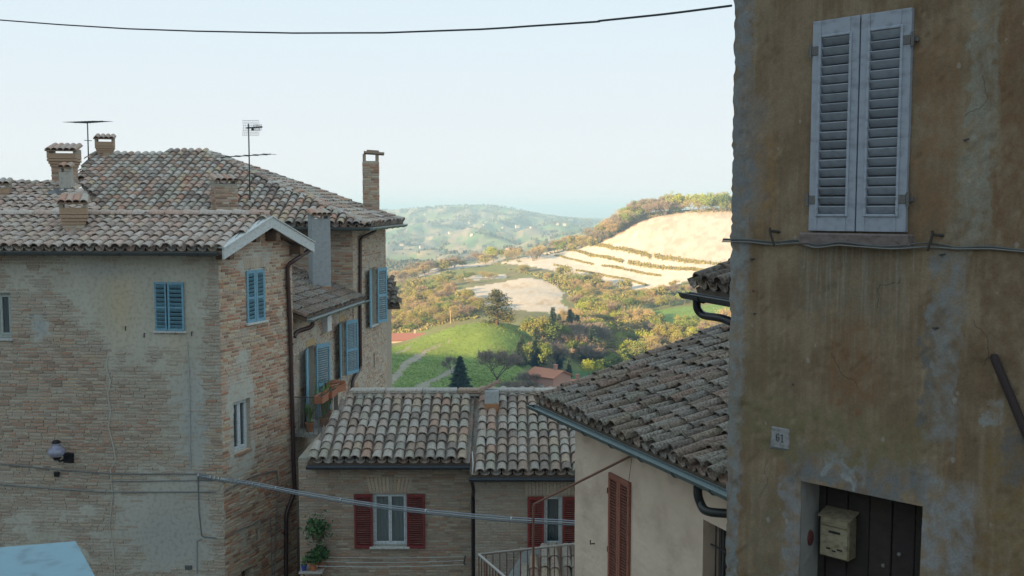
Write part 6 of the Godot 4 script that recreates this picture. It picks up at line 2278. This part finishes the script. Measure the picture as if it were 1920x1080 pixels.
# ---------------------------------------------------------------- trees
var protos := {}
func limb(m: MB, a: Vector3, dir: Vector3, len: float, r: float, depth: int, tips: Array) -> void:
	var b := a + dir * len
	var mid := a.lerp(b, 0.5) + Vector3(rng.randfn(), rng.randfn() * 0.3, rng.randfn()) * len * 0.05
	m.tube([a, mid, b], r, r * 0.55, 5 if depth > 2 else 3, false)
	if depth <= 3: tips.append(mid)
	if depth == 0:
		tips.append(b)
		return
	var n := 2 + (1 if rng.randf() < 0.6 else 0)
	for i in n:
		var nd := (dir + Vector3(rng.randfn(), rng.randfn() * 0.6 + 0.12, rng.randfn()) * 0.55).normalized()
		limb(m, b, nd, len * rng.randf_range(0.62, 0.82), r * 0.55, depth - 1, tips)
# kinds: crown colours in pairs, how the crown is filled
func broadleaf(called: String, c0: Color, c1: Color, per_tip: int, size: float, spread: float, bark: Color, twiggy := false, height := 10.0, depth := 4, wide := 1.0) -> Array:
	var t := MB.new()
	t.col = bark
	var tips := []
	var h0 := height * 0.13
	t.tube([Vector3.ZERO, Vector3(rng.randfn() * 0.15, h0, rng.randfn() * 0.15)], height * 0.028, height * 0.02, 6, false)
	for i in 4:
		var a := TAU * (i + rng.randf() * 0.6) / 4
		limb(t, Vector3(0, h0 * rng.randf_range(0.75, 1.0), 0), Vector3(cos(a) * 0.55 * wide, 1, sin(a) * 0.55 * wide).normalized(), height * 0.24, height * 0.014, depth, tips)
	var f := MB.new()
	for p in tips:
		var tone_k := rng.randf()
		for k in per_tip:
			var q: Vector3 = p + Vector3(rng.randfn(), rng.randfn() * 0.8, rng.randfn()) * spread
			var c := c0.lerp(c1, clampf(tone_k * 0.7 + rng.randf() * 0.4, 0, 1))
			if twiggy:
				f.col = c
				var d := ((q - Vector3(0, height * 0.3, 0)).normalized() + Vector3(rng.randfn(), rng.randfn() + 0.5, rng.randfn()) * 0.5).normalized()
				var s := d.cross(Vector3(rng.randfn(), rng.randfn(), rng.randfn())).normalized() * size * 0.12
				f.tri(q - s, q + s, q + d * size * 1.7)
			else:
				leaf_face(f, q, size * rng.randf_range(0.6, 1.2), c)
	return [t.mesh(M.bark), f.mesh(M.leaf)]
func conifer(c0: Color, c1: Color, height: float, wide: float, dense: int) -> Array:
	var t := MB.new()
	t.col = Color(0.09, 0.06, 0.045)
	t.tube([Vector3.ZERO, Vector3(0, height, 0)], height * 0.022, 0.02, 6, false)
	var f := MB.new()
	var n := dense
	for i in n:
		var k := pow((i + rng.randf()) / n, 0.85)
		var y := height * (0.08 + 0.92 * k)
		var rr := wide * (1.0 - k * 0.93) * rng.randf_range(0.55, 1.1)
		var a := rng.randf() * TAU
		var d := Vector3(cos(a), -0.22 + 0.3 * k, sin(a)).normalized()
		var side := d.cross(Vector3.UP).normalized()
		for s in 5:
			var p := Vector3(0, y, 0) + d * rr * (0.35 + 0.65 * s / 4.0) + Vector3(rng.randfn(), rng.randfn(), rng.randfn()) * 0.16
			f.col = c0.lerp(c1, rng.randf())
			var w := height * 0.035 * rng.randf_range(0.7, 1.3) * (1.0 - 0.6 * k)
			f.tri(p - side * w - d * w, p + side * w - d * w, p + d * w * 2.0 + Vector3(0, -w * 0.5, 0))
			f.tri(p - Vector3(0, w * 0.7, 0) - d * w, p + Vector3(0, w * 0.7, 0) - d * w, p + d * w * 1.8)
	return [t.mesh(M.bark), f.mesh(M.leaf)]
# a big old conifer: boughs in uneven shelves, dense to the ground
func dense_conifer(c0: Color, c1: Color) -> Array:
	var t := MB.new()
	t.col = Color(0.09, 0.06, 0.045)
	t.tube([Vector3.ZERO, Vector3(0, 9.4, 0)], 0.28, 0.03, 6, false)
	var f := MB.new()
	for b in 95:
		var k := pow(rng.randf(), 0.9)
		var y := 0.5 + 9.2 * k
		var reach := (2.9 * sin(clampf(1.0 - k, 0.0, 1.0) * 1.9 + 0.12)) * rng.randf_range(0.55, 1.12)
		var a := rng.randf() * TAU
		var d := Vector3(cos(a), rng.randf_range(-0.15, 0.3), sin(a)).normalized()
		t.tube([Vector3(0, y, 0), Vector3(0, y, 0) + d * reach * 0.8], 0.06, 0.02, 3, false)
		var tk := rng.randf()
		for i in 34:
			var q := Vector3(0, y, 0) + d * reach * sqrt(rng.randf()) + Vector3(rng.randfn(), rng.randfn() * 0.7, rng.randfn()) * 0.33
			leaf_face(f, q, rng.randf_range(0.12, 0.26), c0.lerp(c1, clampf(tk * 0.6 + rng.randf() * 0.4, 0, 1)))
	return [t.mesh(M.bark), f.mesh(M.leaf)]
func make_trees() -> void:
	vmat("bark", 0.95)
	var bark := Color(0.16, 0.13, 0.11)
	protos["brown_tree"] = [broadleaf("brown_tree", Color(0.29, 0.21, 0.10), Color(0.40, 0.32, 0.17), 6, 0.50, 0.45, bark, true, 10.0, 4), broadleaf("brown_tree", Color(0.29, 0.21, 0.13), Color(0.40, 0.31, 0.20), 5, 0.50, 0.45, bark, true, 10.0, 4, 0.7), broadleaf("brown_tree", Color(0.33, 0.26, 0.11), Color(0.40, 0.34, 0.17), 5, 0.45, 0.5, bark, true, 10.0, 4, 1.1)]
	protos["bare_tree"] = [broadleaf("bare_tree", Color(0.19, 0.16, 0.13), Color(0.27, 0.23, 0.19), 4, 0.5, 0.35, bark, true, 10.0, 4), broadleaf("bare_tree", Color(0.20, 0.15, 0.12), Color(0.28, 0.22, 0.18), 4, 0.5, 0.35, bark, true, 10.0, 4, 1.4)]
	protos["green_tree"] = [broadleaf("green_tree", Color(0.20, 0.20, 0.05), Color(0.30, 0.28, 0.08), 6, 0.24, 0.5, bark, false, 10.0, 4, 0.8), broadleaf("green_tree", Color(0.13, 0.18, 0.04), Color(0.24, 0.29, 0.07), 7, 0.26, 0.5, bark, false, 10.0, 4), broadleaf("green_tree", Color(0.08, 0.13, 0.035), Color(0.16, 0.21, 0.05), 6, 0.28, 0.55, bark, false, 10.0, 4, 1.3)]
	protos["lime_tree"] = [broadleaf("lime_tree", Color(0.22, 0.28, 0.03), Color(0.33, 0.36, 0.05), 7, 0.24, 0.45, bark, false, 10.0, 4)]
	protos["olive_shrub"] = [broadleaf("olive_shrub", Color(0.18, 0.18, 0.05), Color(0.30, 0.27, 0.09), 10, 0.30, 0.55, bark, false, 6.0, 3, 1.8), broadleaf("olive_shrub", Color(0.24, 0.20, 0.09), Color(0.34, 0.29, 0.14), 10, 0.34, 0.6, bark, true, 6.0, 3, 1.8)]
	protos["spruce_tree"] = [conifer(Color(0.025, 0.055, 0.035), Color(0.06, 0.095, 0.055), 10.0, 2.6, 330), conifer(Color(0.03, 0.06, 0.04), Color(0.07, 0.10, 0.06), 10.0, 1.9, 280)]
	protos["round_conifer"] = [dense_conifer(Color(0.045, 0.06, 0.025), Color(0.13, 0.125, 0.05))]
	protos["cypress_tree"] = [conifer(Color(0.03, 0.05, 0.02), Color(0.07, 0.085, 0.03), 10.0, 1.0, 300)]
func tree(kind: String, p: Vector3, h: float, label: String, group := "", wide := 1.0, variant := -1) -> void:
	var vs: Array = protos[kind]
	var v: Array = vs[rng.randi() % vs.size() if variant < 0 else variant]
	var full: float = 6.0 if kind == "olive_shrub" else 10.0
	var t := thing(kind, label, "shrub" if kind == "olive_shrub" else "tree", p - Vector3(0, h * 0.015, 0), group)
	t.rotation.y = rng.randf() * TAU
	var s: float = h / full
	t.scale = Vector3(s * wide, s, s * wide)
	for k in 2:
		var o := MeshInstance3D.new()
		o.mesh = v[k]; o.name = ["trunk", "crown"][k]
		t.add_child(o)
func px_h(p: Vector3, px: float) -> float:
	return px / FL * -p.z
const TREE_LABELS := {"brown_tree": "russet budding tree", "bare_tree": "grey leafless tree", "green_tree": "fresh green tree", "olive_shrub": "low bushy shrub", "spruce_tree": "dark pointed spruce", "lime_tree": "bright yellow-green tree"}
func wood(poly: Array, n: int, mix: Array, h0: float, h1: float, near := 160.0, group := "in the hillside wood") -> void:
	var pv := PackedVector2Array()
	var lo := Vector2(1e9, 1e9); var hi := Vector2(-1e9, -1e9)
	for q in poly:
		var v := Vector2(q[0], q[1])
		pv.append(v); lo = lo.min(v); hi = hi.max(v)
	var made := 0
	var tries := 0
	while made < n and tries < n * 30:
		tries += 1
		var q := Vector2(rng.randf_range(lo.x, hi.x), rng.randf_range(lo.y, hi.y))
		if not inside(q, pv): continue
		var p := hit(q.x, q.y, near)
		var k: String = mix[rng.randi() % mix.size()]
		tree(k, p, px_h(p, rng.randf_range(h0, h1)), TREE_LABELS[k] + " " + group, k.replace("_", " ") + "s " + group, rng.randf_range(1.2, 1.7) if k == "spruce_tree" else rng.randf_range(0.85, 1.2))
		made += 1
func forest() -> void:
	# ridge against the sky
	wood([[1172, 416], [1200, 404], [1250, 396], [1280, 394], [1280, 400], [1215, 412]], 44, ["bare_tree", "bare_tree", "bare_tree", "green_tree"], 22, 40, 560.0, "on the skyline ridge between the brown wood and the green clump")
	wood([[1255, 396], [1640, 390], [1640, 396], [1260, 400]], 90, ["green_tree", "olive_shrub", "green_tree", "lime_tree"], 24, 44, 560.0, "in the green clump at the top of the pale field")
	wood([[1092, 462], [1130, 448], [1170, 420], [1180, 424], [1140, 450], [1110, 464]], 30, ["brown_tree", "bare_tree", "green_tree", "olive_shrub"], 18, 40, 560.0, "in the russet belt beside the big pale field")
	wood([[985, 484], [1040, 470], [1095, 458], [1095, 466], [1040, 478], [990, 492]], 26, ["brown_tree", "green_tree", "olive_shrub", "bare_tree"], 16, 30, 500.0, "in the belt above the tip of the striped field")
	wood([[727, 532], [800, 508], [880, 494], [985, 480], [985, 486], [880, 499], [800, 514], [740, 540]], 44, ["bare_tree", "bare_tree", "olive_shrub", "brown_tree"], 15, 32, 500.0, "on the brow against the hazy far hills")
	var p := hit(925, 491, 480.0)
	tree("lime_tree", p, px_h(p, 36), "single yellow-green tree on the brow at the end of the striped field", "", 1.1)
	# scrub and wood on the lit flank
	wood([[727, 560], [760, 535], [850, 540], [860, 560], [900, 575], [900, 598], [840, 606], [790, 622], [727, 628]], 150, ["olive_shrub", "brown_tree", "green_tree", "green_tree", "bare_tree", "olive_shrub"], 15, 32, 350.0, "in the lit wood behind the meadow crest")
	wood([[800, 530], [850, 520], [930, 518], [935, 526], [860, 536], [810, 545]], 20, ["olive_shrub", "green_tree"], 12, 20, 400.0, "between the thin pale strip and the lower pale field")
	wood([[950, 505], [1040, 515], [1110, 530], [1210, 552], [1270, 536], [1280, 556], [1190, 575], [1090, 575], [1060, 548], [1000, 518]], 62, ["olive_shrub", "green_tree", "brown_tree", "olive_shrub"], 14, 30, 380.0, "in the scrub under the striped field")
	wood([[1055, 590], [1100, 580], [1190, 585], [1210, 620], [1480, 612], [1480, 660], [1200, 690], [1130, 700], [1080, 640]], 190, ["brown_tree", "green_tree", "olive_shrub", "bare_tree", "green_tree", "lime_tree"], 26, 50, 230.0, "in the lit wood above the old tile roof")
	wood([[1200, 560], [1480, 535], [1490, 565], [1210, 582]], 46, ["green_tree", "olive_shrub", "bare_tree"], 20, 32, 330.0, "at the top of the bright meadow by the gutter")
	# the great dark conifer alone on the meadow crest
	p = hit(932, 610, 290.0)
	tree("round_conifer", p, px_h(p, 68), "broad dark conifer standing alone on the crest of the meadow", "", 1.9)
	p = hit(952, 608, 290.0)
	tree("olive_shrub", p, px_h(p, 22), "small dark bush at the foot of the lone conifer", "", 1.0, 0)
	# shaded grove
	wood([[965, 690], [1000, 640], [1050, 620], [1080, 650], [1085, 690], [1040, 696]], 24, ["spruce_tree", "bare_tree", "spruce_tree", "green_tree"], 28, 68, 200.0, "in the shaded grove below the lone conifer")
	wood([[1060, 640], [1120, 640], [1130, 690], [1090, 700]], 14, ["bare_tree", "spruce_tree", "bare_tree"], 50, 74, 200.0, "where the shaded grove meets the lit wood")
	wood([[950, 742], [1000, 730], [1010, 745], [960, 752]], 9, ["bare_tree"], 28, 44, 180.0, "in the grey thicket beside the pink villa")
	p = hit(932, 722, 190.0)
	tree("bare_tree", p, px_h(p, 82), "wide leafless tree with a clear trunk on the green slope", "", 1.25, 1)
	p = hit(862, 744, 180.0)
	tree("spruce_tree", p, px_h(p, 74), "broad dark spruce low on the meadow above the tile roof", "", 1.35, 0)
	p = hit(848, 712, 190.0)
	tree("bare_tree", p, px_h(p, 50), "pale feathery leafless tree behind the low spruce", "", 0.8, 0)
	p = hit(1108, 716, 200.0)
	tree("lime_tree", p, px_h(p, 50), "glowing lime-green tree beside the pink houses", "", 0.9)
	p = hit(1068, 712, 200.0)
	tree("spruce_tree", p, px_h(p, 42), "small spruce beside the pink houses", "", 0.9, 1)
	for k in 3:
		p = hit([1130, 1160, 1185][k], [712, 700, 690][k], 200.0)
		tree("green_tree", p, px_h(p, 46), "fresh green tree between the lime-green tree and the old tile roof", "green trees by the old tile roof")
	# grass banks between the strips of the terraced field
	var banks := [[[1105, 459], [1150, 468], [1210, 479], [1219, 482]], [[1226, 482], [1290, 492], [1340, 495], [1560, 499]], [[1062, 470], [1110, 481], [1168, 491]], [[1177, 492], [1240, 503], [1320, 509], [1560, 514]], [[1040, 480], [1080, 489], [1112, 496]], [[1128, 499], [1180, 508], [1240, 518]], [[1038, 498], [1070, 503]], [[1080, 507], [1130, 516], [1180, 526], [1214, 536]]]
	var names := ["topmost grass bank across the striped field, short western stretch", "topmost grass bank of the striped field, long stretch below the big pale field", "second grass bank of the striped field, upper stretch by the wood", "second grass bank of the striped field, long stretch towards the stained house", "third thin grass bank of the striped field, upper stretch", "third thin grass bank of the striped field, lower stretch", "short lowest grass bank at the narrow tip of the striped field", "lowest broken grass bank of the striped field above the scrub"]
	for i in banks.size():
		var m := MB.new()
		var first := Vector3.ZERO
		var b: Array = banks[i]
		for s in b.size() - 1:
			var a := hit(b[s][0], b[s][1], 400.0); var c := hit(b[s + 1][0], b[s + 1][1], 400.0)
			if s == 0: first = a
			var n := int((c - a).length() / 0.05)
			var ua: float = b[s][0]; var ub: float = b[s + 1][0]
			for k in n:
				var t := rng.randf()
				var uu := lerpf(ua, ub, t); var dd := lerpf(-a.z, -c.z, t) + rng.randfn() * (2.3 if i < 4 else 1.5)
				var q := land_p(uu, dd)
				var hgt := rng.randf_range(0.5, 1.25) * (1.0 if i < 4 else 0.7)
				m.col = Color(0.17, 0.155, 0.045).lerp(Color(0.29, 0.24, 0.075), rng.randf())
				var an := rng.randf() * TAU
				var sd := Vector3(cos(an), 0, sin(an)) * rng.randf_range(0.3, 0.6)
				m.tri(q - sd, q + sd, q + Vector3(rng.randfn() * 0.2, hgt, rng.randfn() * 0.2))
		tag(obj("grass_bank", m, M.leaf), names[i], "bank", "grass banks of the striped field")

# ---------------------------------------------------------------- houses in the valley
func small_house(called: String, label: String, group: String, p: Vector3, w: float, l: float, h: float, turn: float, wallc: Color, roofc: Color, detail := true) -> void:
	var t := thing(called, label, "house", p, group)
	var B := Transform3D(Basis().rotated(Vector3.UP, turn), p)
	var m := MB.new()
	m.col = wallc
	m.bx(Vector3(-l / 2, -2.5, -w / 2), Vector3(l / 2, h, w / 2), B)
	for e in [-1.0, 1.0]:
		var a := B * Vector3(e * l / 2, h, w / 2 * e); var b := B * Vector3(e * l / 2, h, -w / 2 * e); var c := B * Vector3(e * l / 2, h + w * 0.2, 0)
		m.tri(a, b, c)
	var wall := obj("wall", m, M.plain, t)
	var r := MB.new()
	r.col = roofc
	var rr := w * 0.2
	var o := 0.5
	var k0 := B * Vector3(-l / 2 - o, h + rr + 0.1, 0); var k1 := B * Vector3(l / 2 + o, h + rr + 0.1, 0)
	var dy := rr * o / (w / 2)
	r.slab([B * Vector3(-l / 2 - o, h - dy + 0.1, w / 2 + o), B * Vector3(l / 2 + o, h - dy + 0.1, w / 2 + o), k1, k0], 0.2)
	r.slab([B * Vector3(l / 2 + o, h - dy + 0.1, -w / 2 - o), B * Vector3(-l / 2 - o, h - dy + 0.1, -w / 2 - o), k0, k1], 0.2)
	var roof := obj("roof", r, M.plain, t)
	if not detail: return
	var c := MB.new()
	c.col = wallc * 0.9
	c.bx(Vector3(l * 0.2, h + rr * 0.4, -0.4), Vector3(l * 0.2 + 0.7, h + rr + 1.1, 0.3), B)
	c.bx(Vector3(l * 0.2 - 0.12, h + rr + 1.1, -0.52), Vector3(l * 0.2 + 0.82, h + rr + 1.25, 0.42), B)
	obj("chimney", c, M.plain, roof)
	for side in [1.0, -1.0]:
		for i in int(l / 3.2):
			for s in int(h / 2.8):
				var x := -l / 2 + 1.6 + i * 3.2; var y := 1.0 + s * 2.8
				var wm := MB.new()
				wm.col = Color(0.55, 0.55, 0.53)
				wm.bx(Vector3(x - 0.6, y, side * (w / 2)), Vector3(x + 0.6, y + 1.5, side * (w / 2 + 0.06)), B)
				var win := obj("window", wm, M.plain, wall)
				wm = MB.new()
	for e in [1.0, -1.0]:
		for s in int(h / 2.8):
			var wm := MB.new()
			wm.col = Color(0.08, 0.09, 0.1)
			wm.bx(Vector3(e * l / 2, 1.0 + s * 2.8, -0.6), Vector3(e * (l / 2 + 0.06), 2.5 + s * 2.8, 0.6), B)
			obj("window", wm, M.plain, wall)
func valley_houses() -> void:
	var pink := Color(0.52, 0.28, 0.22); var terra := Color(0.48, 0.20, 0.12)
	var p := hit(1030, 741, 190.0)
	small_house("villa", "pink two-storey villa with a terracotta roof among the trees", "", p, 6.4, 8.2, 4.6, -0.75, pink, terra)
	p = hit(1072, 742, 190.0)
	small_house("villa", "low brick-red house with a plain roof beside the pink villa", "", p + Vector3(0, -0.5, 0), 5.5, 7.0, 3.0, 0.4, Color(0.48, 0.24, 0.17), terra)
	p = land_p(762, 352.0)
	small_house("farmhouse", "long house whose red roof just clears the meadow crest", "", Vector3(p.x, p.y - 2.6, p.z), 9.0, 12.0, 5.4, 0.12, Color(0.42, 0.37, 0.33), Color(0.30, 0.13, 0.10))
	var white := Color(0.45, 0.43, 0.40)
	for q in [[797, 405, 9], [880, 421, 10], [908, 423, 8], [943, 431, 9], [970, 428, 12], [982, 428, 8], [996, 429, 8], [1045, 421, 8], [1058, 423, 9], [843, 438, 9], [753, 462, 9], [790, 465, 9], [885, 443, 8], [835, 389, 8], [954, 473, 9]]:
		p = hit(q[0], q[1], 900.0, 5000.0)
		small_house("far_house", "tiny white house on the hazy far hills", "white houses on the far hills", p, q[2] * 0.6, q[2] * 0.8, q[2] * 0.4, rng.randf() * 3.0, white, Color(0.42, 0.24, 0.17), false)
	# pole on the meadow
	p = hit(844, 607, 290.0)
	var t := thing("utility_pole", "thin pale pole at the edge of the lit wood above the meadow", "pole", p)
	var m := MB.new()
	m.col = Color(0.5, 0.42, 0.3)
	m.tube([p - Vector3(0, 0.3, 0), p + Vector3(0, 5.2, 0)], 0.13, 0.09, 7)
	obj("shaft", m, M.plain, t)
	m = MB.new()
	m.col = Color(0.35, 0.3, 0.24)
	m.tube([p + Vector3(-0.5, 4.9, 0), p + Vector3(0.5, 4.9, 0)], 0.06, -1, 6)
	obj("crossarm", m, M.plain, t)
	# woods of the far hills, too distant to part
	var fm := MB.new()
	for i in 14000:
		var u := rng.randf_range(690.0, 1180.0)
		var d := exp(rng.randf_range(log(900.0), log(3500.0)))
		var q := land_p(u, d)
		var near_wood := d < 1400.0 and u < 820.0
		var dark: float = nz2.get_noise_2d(q.x * 0.22 + 70.0, q.z * 0.10) - (0.12 + (0.25 if d < 2600 else -0.05))
		if not near_wood and dark < 0.0 and rng.randf() > 0.03: continue
		var s := rng.randf_range(2.2, 4.8)
		fm.col = Color(0.04, 0.06, 0.03).lerp(Color(0.12, 0.11, 0.06), rng.randf())
		for k in 4:
			var a := rng.randf() * TAU
			var sd := Vector3(cos(a), 0, sin(a)) * s * 0.7
			var c := q + Vector3(rng.randfn(), 0, rng.randfn()) * s * 0.5
			fm.tri(c - sd, c + sd, c + Vector3(rng.randfn() * s * 0.2, s * rng.randf_range(0.9, 1.5), 0))
			fm.tri(c + Vector3(0, s * 0.3, 0) - sd * 0.8, c + Vector3(0, s * 1.1, 0) - sd * 0.4, c + Vector3(0, s * 0.9, 0) + sd * 0.8)
	tag(obj("far_woods", fm, M.plain), "dark blue-green woods blanketing the far hills", "woods", "", "stuff")

# ---------------------------------------------------------------- what grows too thick to count
func ground_cover() -> void:
	var scrub := MB.new()
	for z in [[[[727, 560], [760, 535], [850, 540], [860, 560], [900, 575], [900, 598], [840, 606], [790, 622], [727, 628]], 2600, 350.0], [[[950, 505], [1040, 515], [1110, 530], [1210, 552], [1270, 536], [1280, 556], [1190, 575], [1090, 575], [1060, 548], [1000, 518]], 2200, 380.0], [[[1055, 590], [1100, 580], [1190, 585], [1210, 620], [1290, 618], [1290, 660], [1200, 690], [1130, 700], [1080, 640]], 2600, 230.0], [[[727, 540], [800, 518], [880, 503], [985, 486], [1100, 460], [1170, 420], [1180, 414], [1172, 428], [1110, 464], [985, 492], [880, 506], [800, 524]], 1500, 480.0], [[[1175, 414], [1250, 397], [1400, 391], [1400, 396], [1250, 401], [1185, 416]], 900, 560.0]]:
		var pv := PackedVector2Array()
		var lo := Vector2(1e9, 1e9); var hi := Vector2(-1e9, -1e9)
		for q in z[0]:
			pv.append(Vector2(q[0], q[1])); lo = lo.min(Vector2(q[0], q[1])); hi = hi.max(Vector2(q[0], q[1]))
		for i in z[1]:
			var q := Vector2(rng.randf_range(lo.x, hi.x), rng.randf_range(lo.y, hi.y))
			if not inside(q, pv): continue
			var p := hit(q.x, q.y, z[2])
			var hue := nz.get_noise_2d(p.x * 2.5, p.z * 2.5) * 0.7 + 0.5 + rng.randf_range(-0.25, 0.25)
			scrub.col = Color(0.28, 0.24, 0.12).lerp(Color(0.21, 0.23, 0.065), clampf(hue, 0, 1)) * rng.randf_range(0.7, 1.15)
			var s := rng.randf_range(0.5, 1.25)
			for k in 6:
				var a := rng.randf() * TAU
				var d := Vector3(cos(a), rng.randf_range(-0.2, 0.5), sin(a)) * s * 0.5
				var c := p + Vector3(rng.randfn(), 0, rng.randfn()) * s * 0.5
				scrub.tri(c - d, c + d, c + Vector3(rng.randfn() * 0.4, 0.8, rng.randfn() * 0.4) * s)
	tag(obj("hillside_scrub", scrub, M.leaf), "tangled undergrowth between the trees on the hillside", "scrub", "", "stuff")
	var grass := MB.new()
	for i in 26000:
		var u := rng.randf_range(725, 1010); var d := rng.randf_range(195, 345)
		if rng.randf() < 0.25:
			u = rng.randf_range(1195, 1400); d = rng.randf_range(330, 470)
		var p := land_p(u, d)
		var w := Vector2(p.x, p.z)
		var on_meadow := inside(w, fields[0][0]) or inside(w, fields[8][0])
		if not on_meadow or inside(w, fields[1][0]) or inside(w, fields[2][0]) or inside(w, fields[3][0]): continue
		var dry := nz.get_noise_2d(p.x * 1.4 + 60.0, p.z * 1.4) * 0.9 + 0.25 + rng.randf_range(-0.3, 0.3)
		grass.col = Color(0.16, 0.26, 0.05).lerp(Color(0.27, 0.29, 0.075), clampf(dry, 0, 1)) * rng.randf_range(0.85, 1.05)
		for k in 3:
			var a := rng.randf() * TAU
			var s := rng.randf_range(0.06, 0.15)
			var dd := Vector3(cos(a), 0, sin(a)) * s
			var c := p + Vector3(rng.randfn(), 0, rng.randfn()) * 0.35
			grass.tri(c - dd, c + dd, c + Vector3(rng.randfn() * 0.1, s * 1.3, rng.randfn() * 0.1))
	tag(obj("meadow_grass", grass, M.leaf), "uneven grass tufts of the green meadows", "grass", "", "stuff")

func _ready() -> void:
	rng.seed = 61
	nz.seed = 3; nz.frequency = 0.02; nz.fractal_octaves = 3
	nz2.seed = 8; nz2.frequency = 0.05; nz2.fractal_octaves = 3
	# camera
	var cam := Camera3D.new()
	cam.name = "camera"; cam.keep_aspect = Camera3D.KEEP_HEIGHT
	cam.fov = rad_to_deg(2.0 * atan(540.0 / FL)); cam.rotation.x = -pitch
	cam.near = 0.05; cam.far = 40000.0
	add_child(cam); cam.current = true
	# sky and air
	var env := Environment.new()
	var sky := Sky.new()
	var sm := ProceduralSkyMaterial.new()
	sm.sky_horizon_color = L(0.80, 0.785, 0.78); sm.sky_top_color = L(0.565, 0.725, 0.825); sm.sky_curve = 0.12
	sm.ground_horizon_color = L(0.60, 0.60, 0.60); sm.ground_bottom_color = L(0.2, 0.2, 0.18)
	sm.sun_angle_max = 8.0
	sm.energy_multiplier = 0.355
	sky.sky_material = sm
	env.background_mode = Environment.BG_SKY; env.sky = sky
	env.ambient_light_source = Environment.AMBIENT_SOURCE_SKY
	env.tonemap_mode = Environment.TONE_MAPPER_LINEAR; env.tonemap_exposure = 3.35
	env.sdfgi_enabled = true; env.ssao_enabled = true; env.ssil_enabled = true
	env.fog_enabled = FOG > 0.0; env.fog_density = FOG; env.fog_light_color = Color(0.70, 0.86, 1.0)
	var we := WorldEnvironment.new()
	we.name = "environment"; we.environment = env
	add_child(we)
	# the low evening sun, behind and to the left
	var sun := DirectionalLight3D.new()
	sun.name = "sun"
	sun.light_energy = 1.6; sun.light_color = Color(1.0, 0.85, 0.63); sun.light_angular_distance = 0.5; sun.shadow_enabled = true
	var dir := Vector3(SUN_H.x, -tan(deg_to_rad(11.0)), SUN_H.y).normalized()
	sun.basis = Basis.looking_at(dir, Vector3.UP)
	add_child(sun)
	make_materials()
	make_tile_meshes()
	make_brick_meshes()
	print("land"); landscape()
	print("houses")
	house_rendered(); house_behind_left(); house_tall(); house_annex(); house_middle(); house_cream(); house_stub()
	print("stained"); house_stained()
	antennas(); hanging_plants(); street_things()
	print("trees")
	make_trees(); forest(); valley_houses(); ground_cover()
	print("done")
const FOG := 0.00034
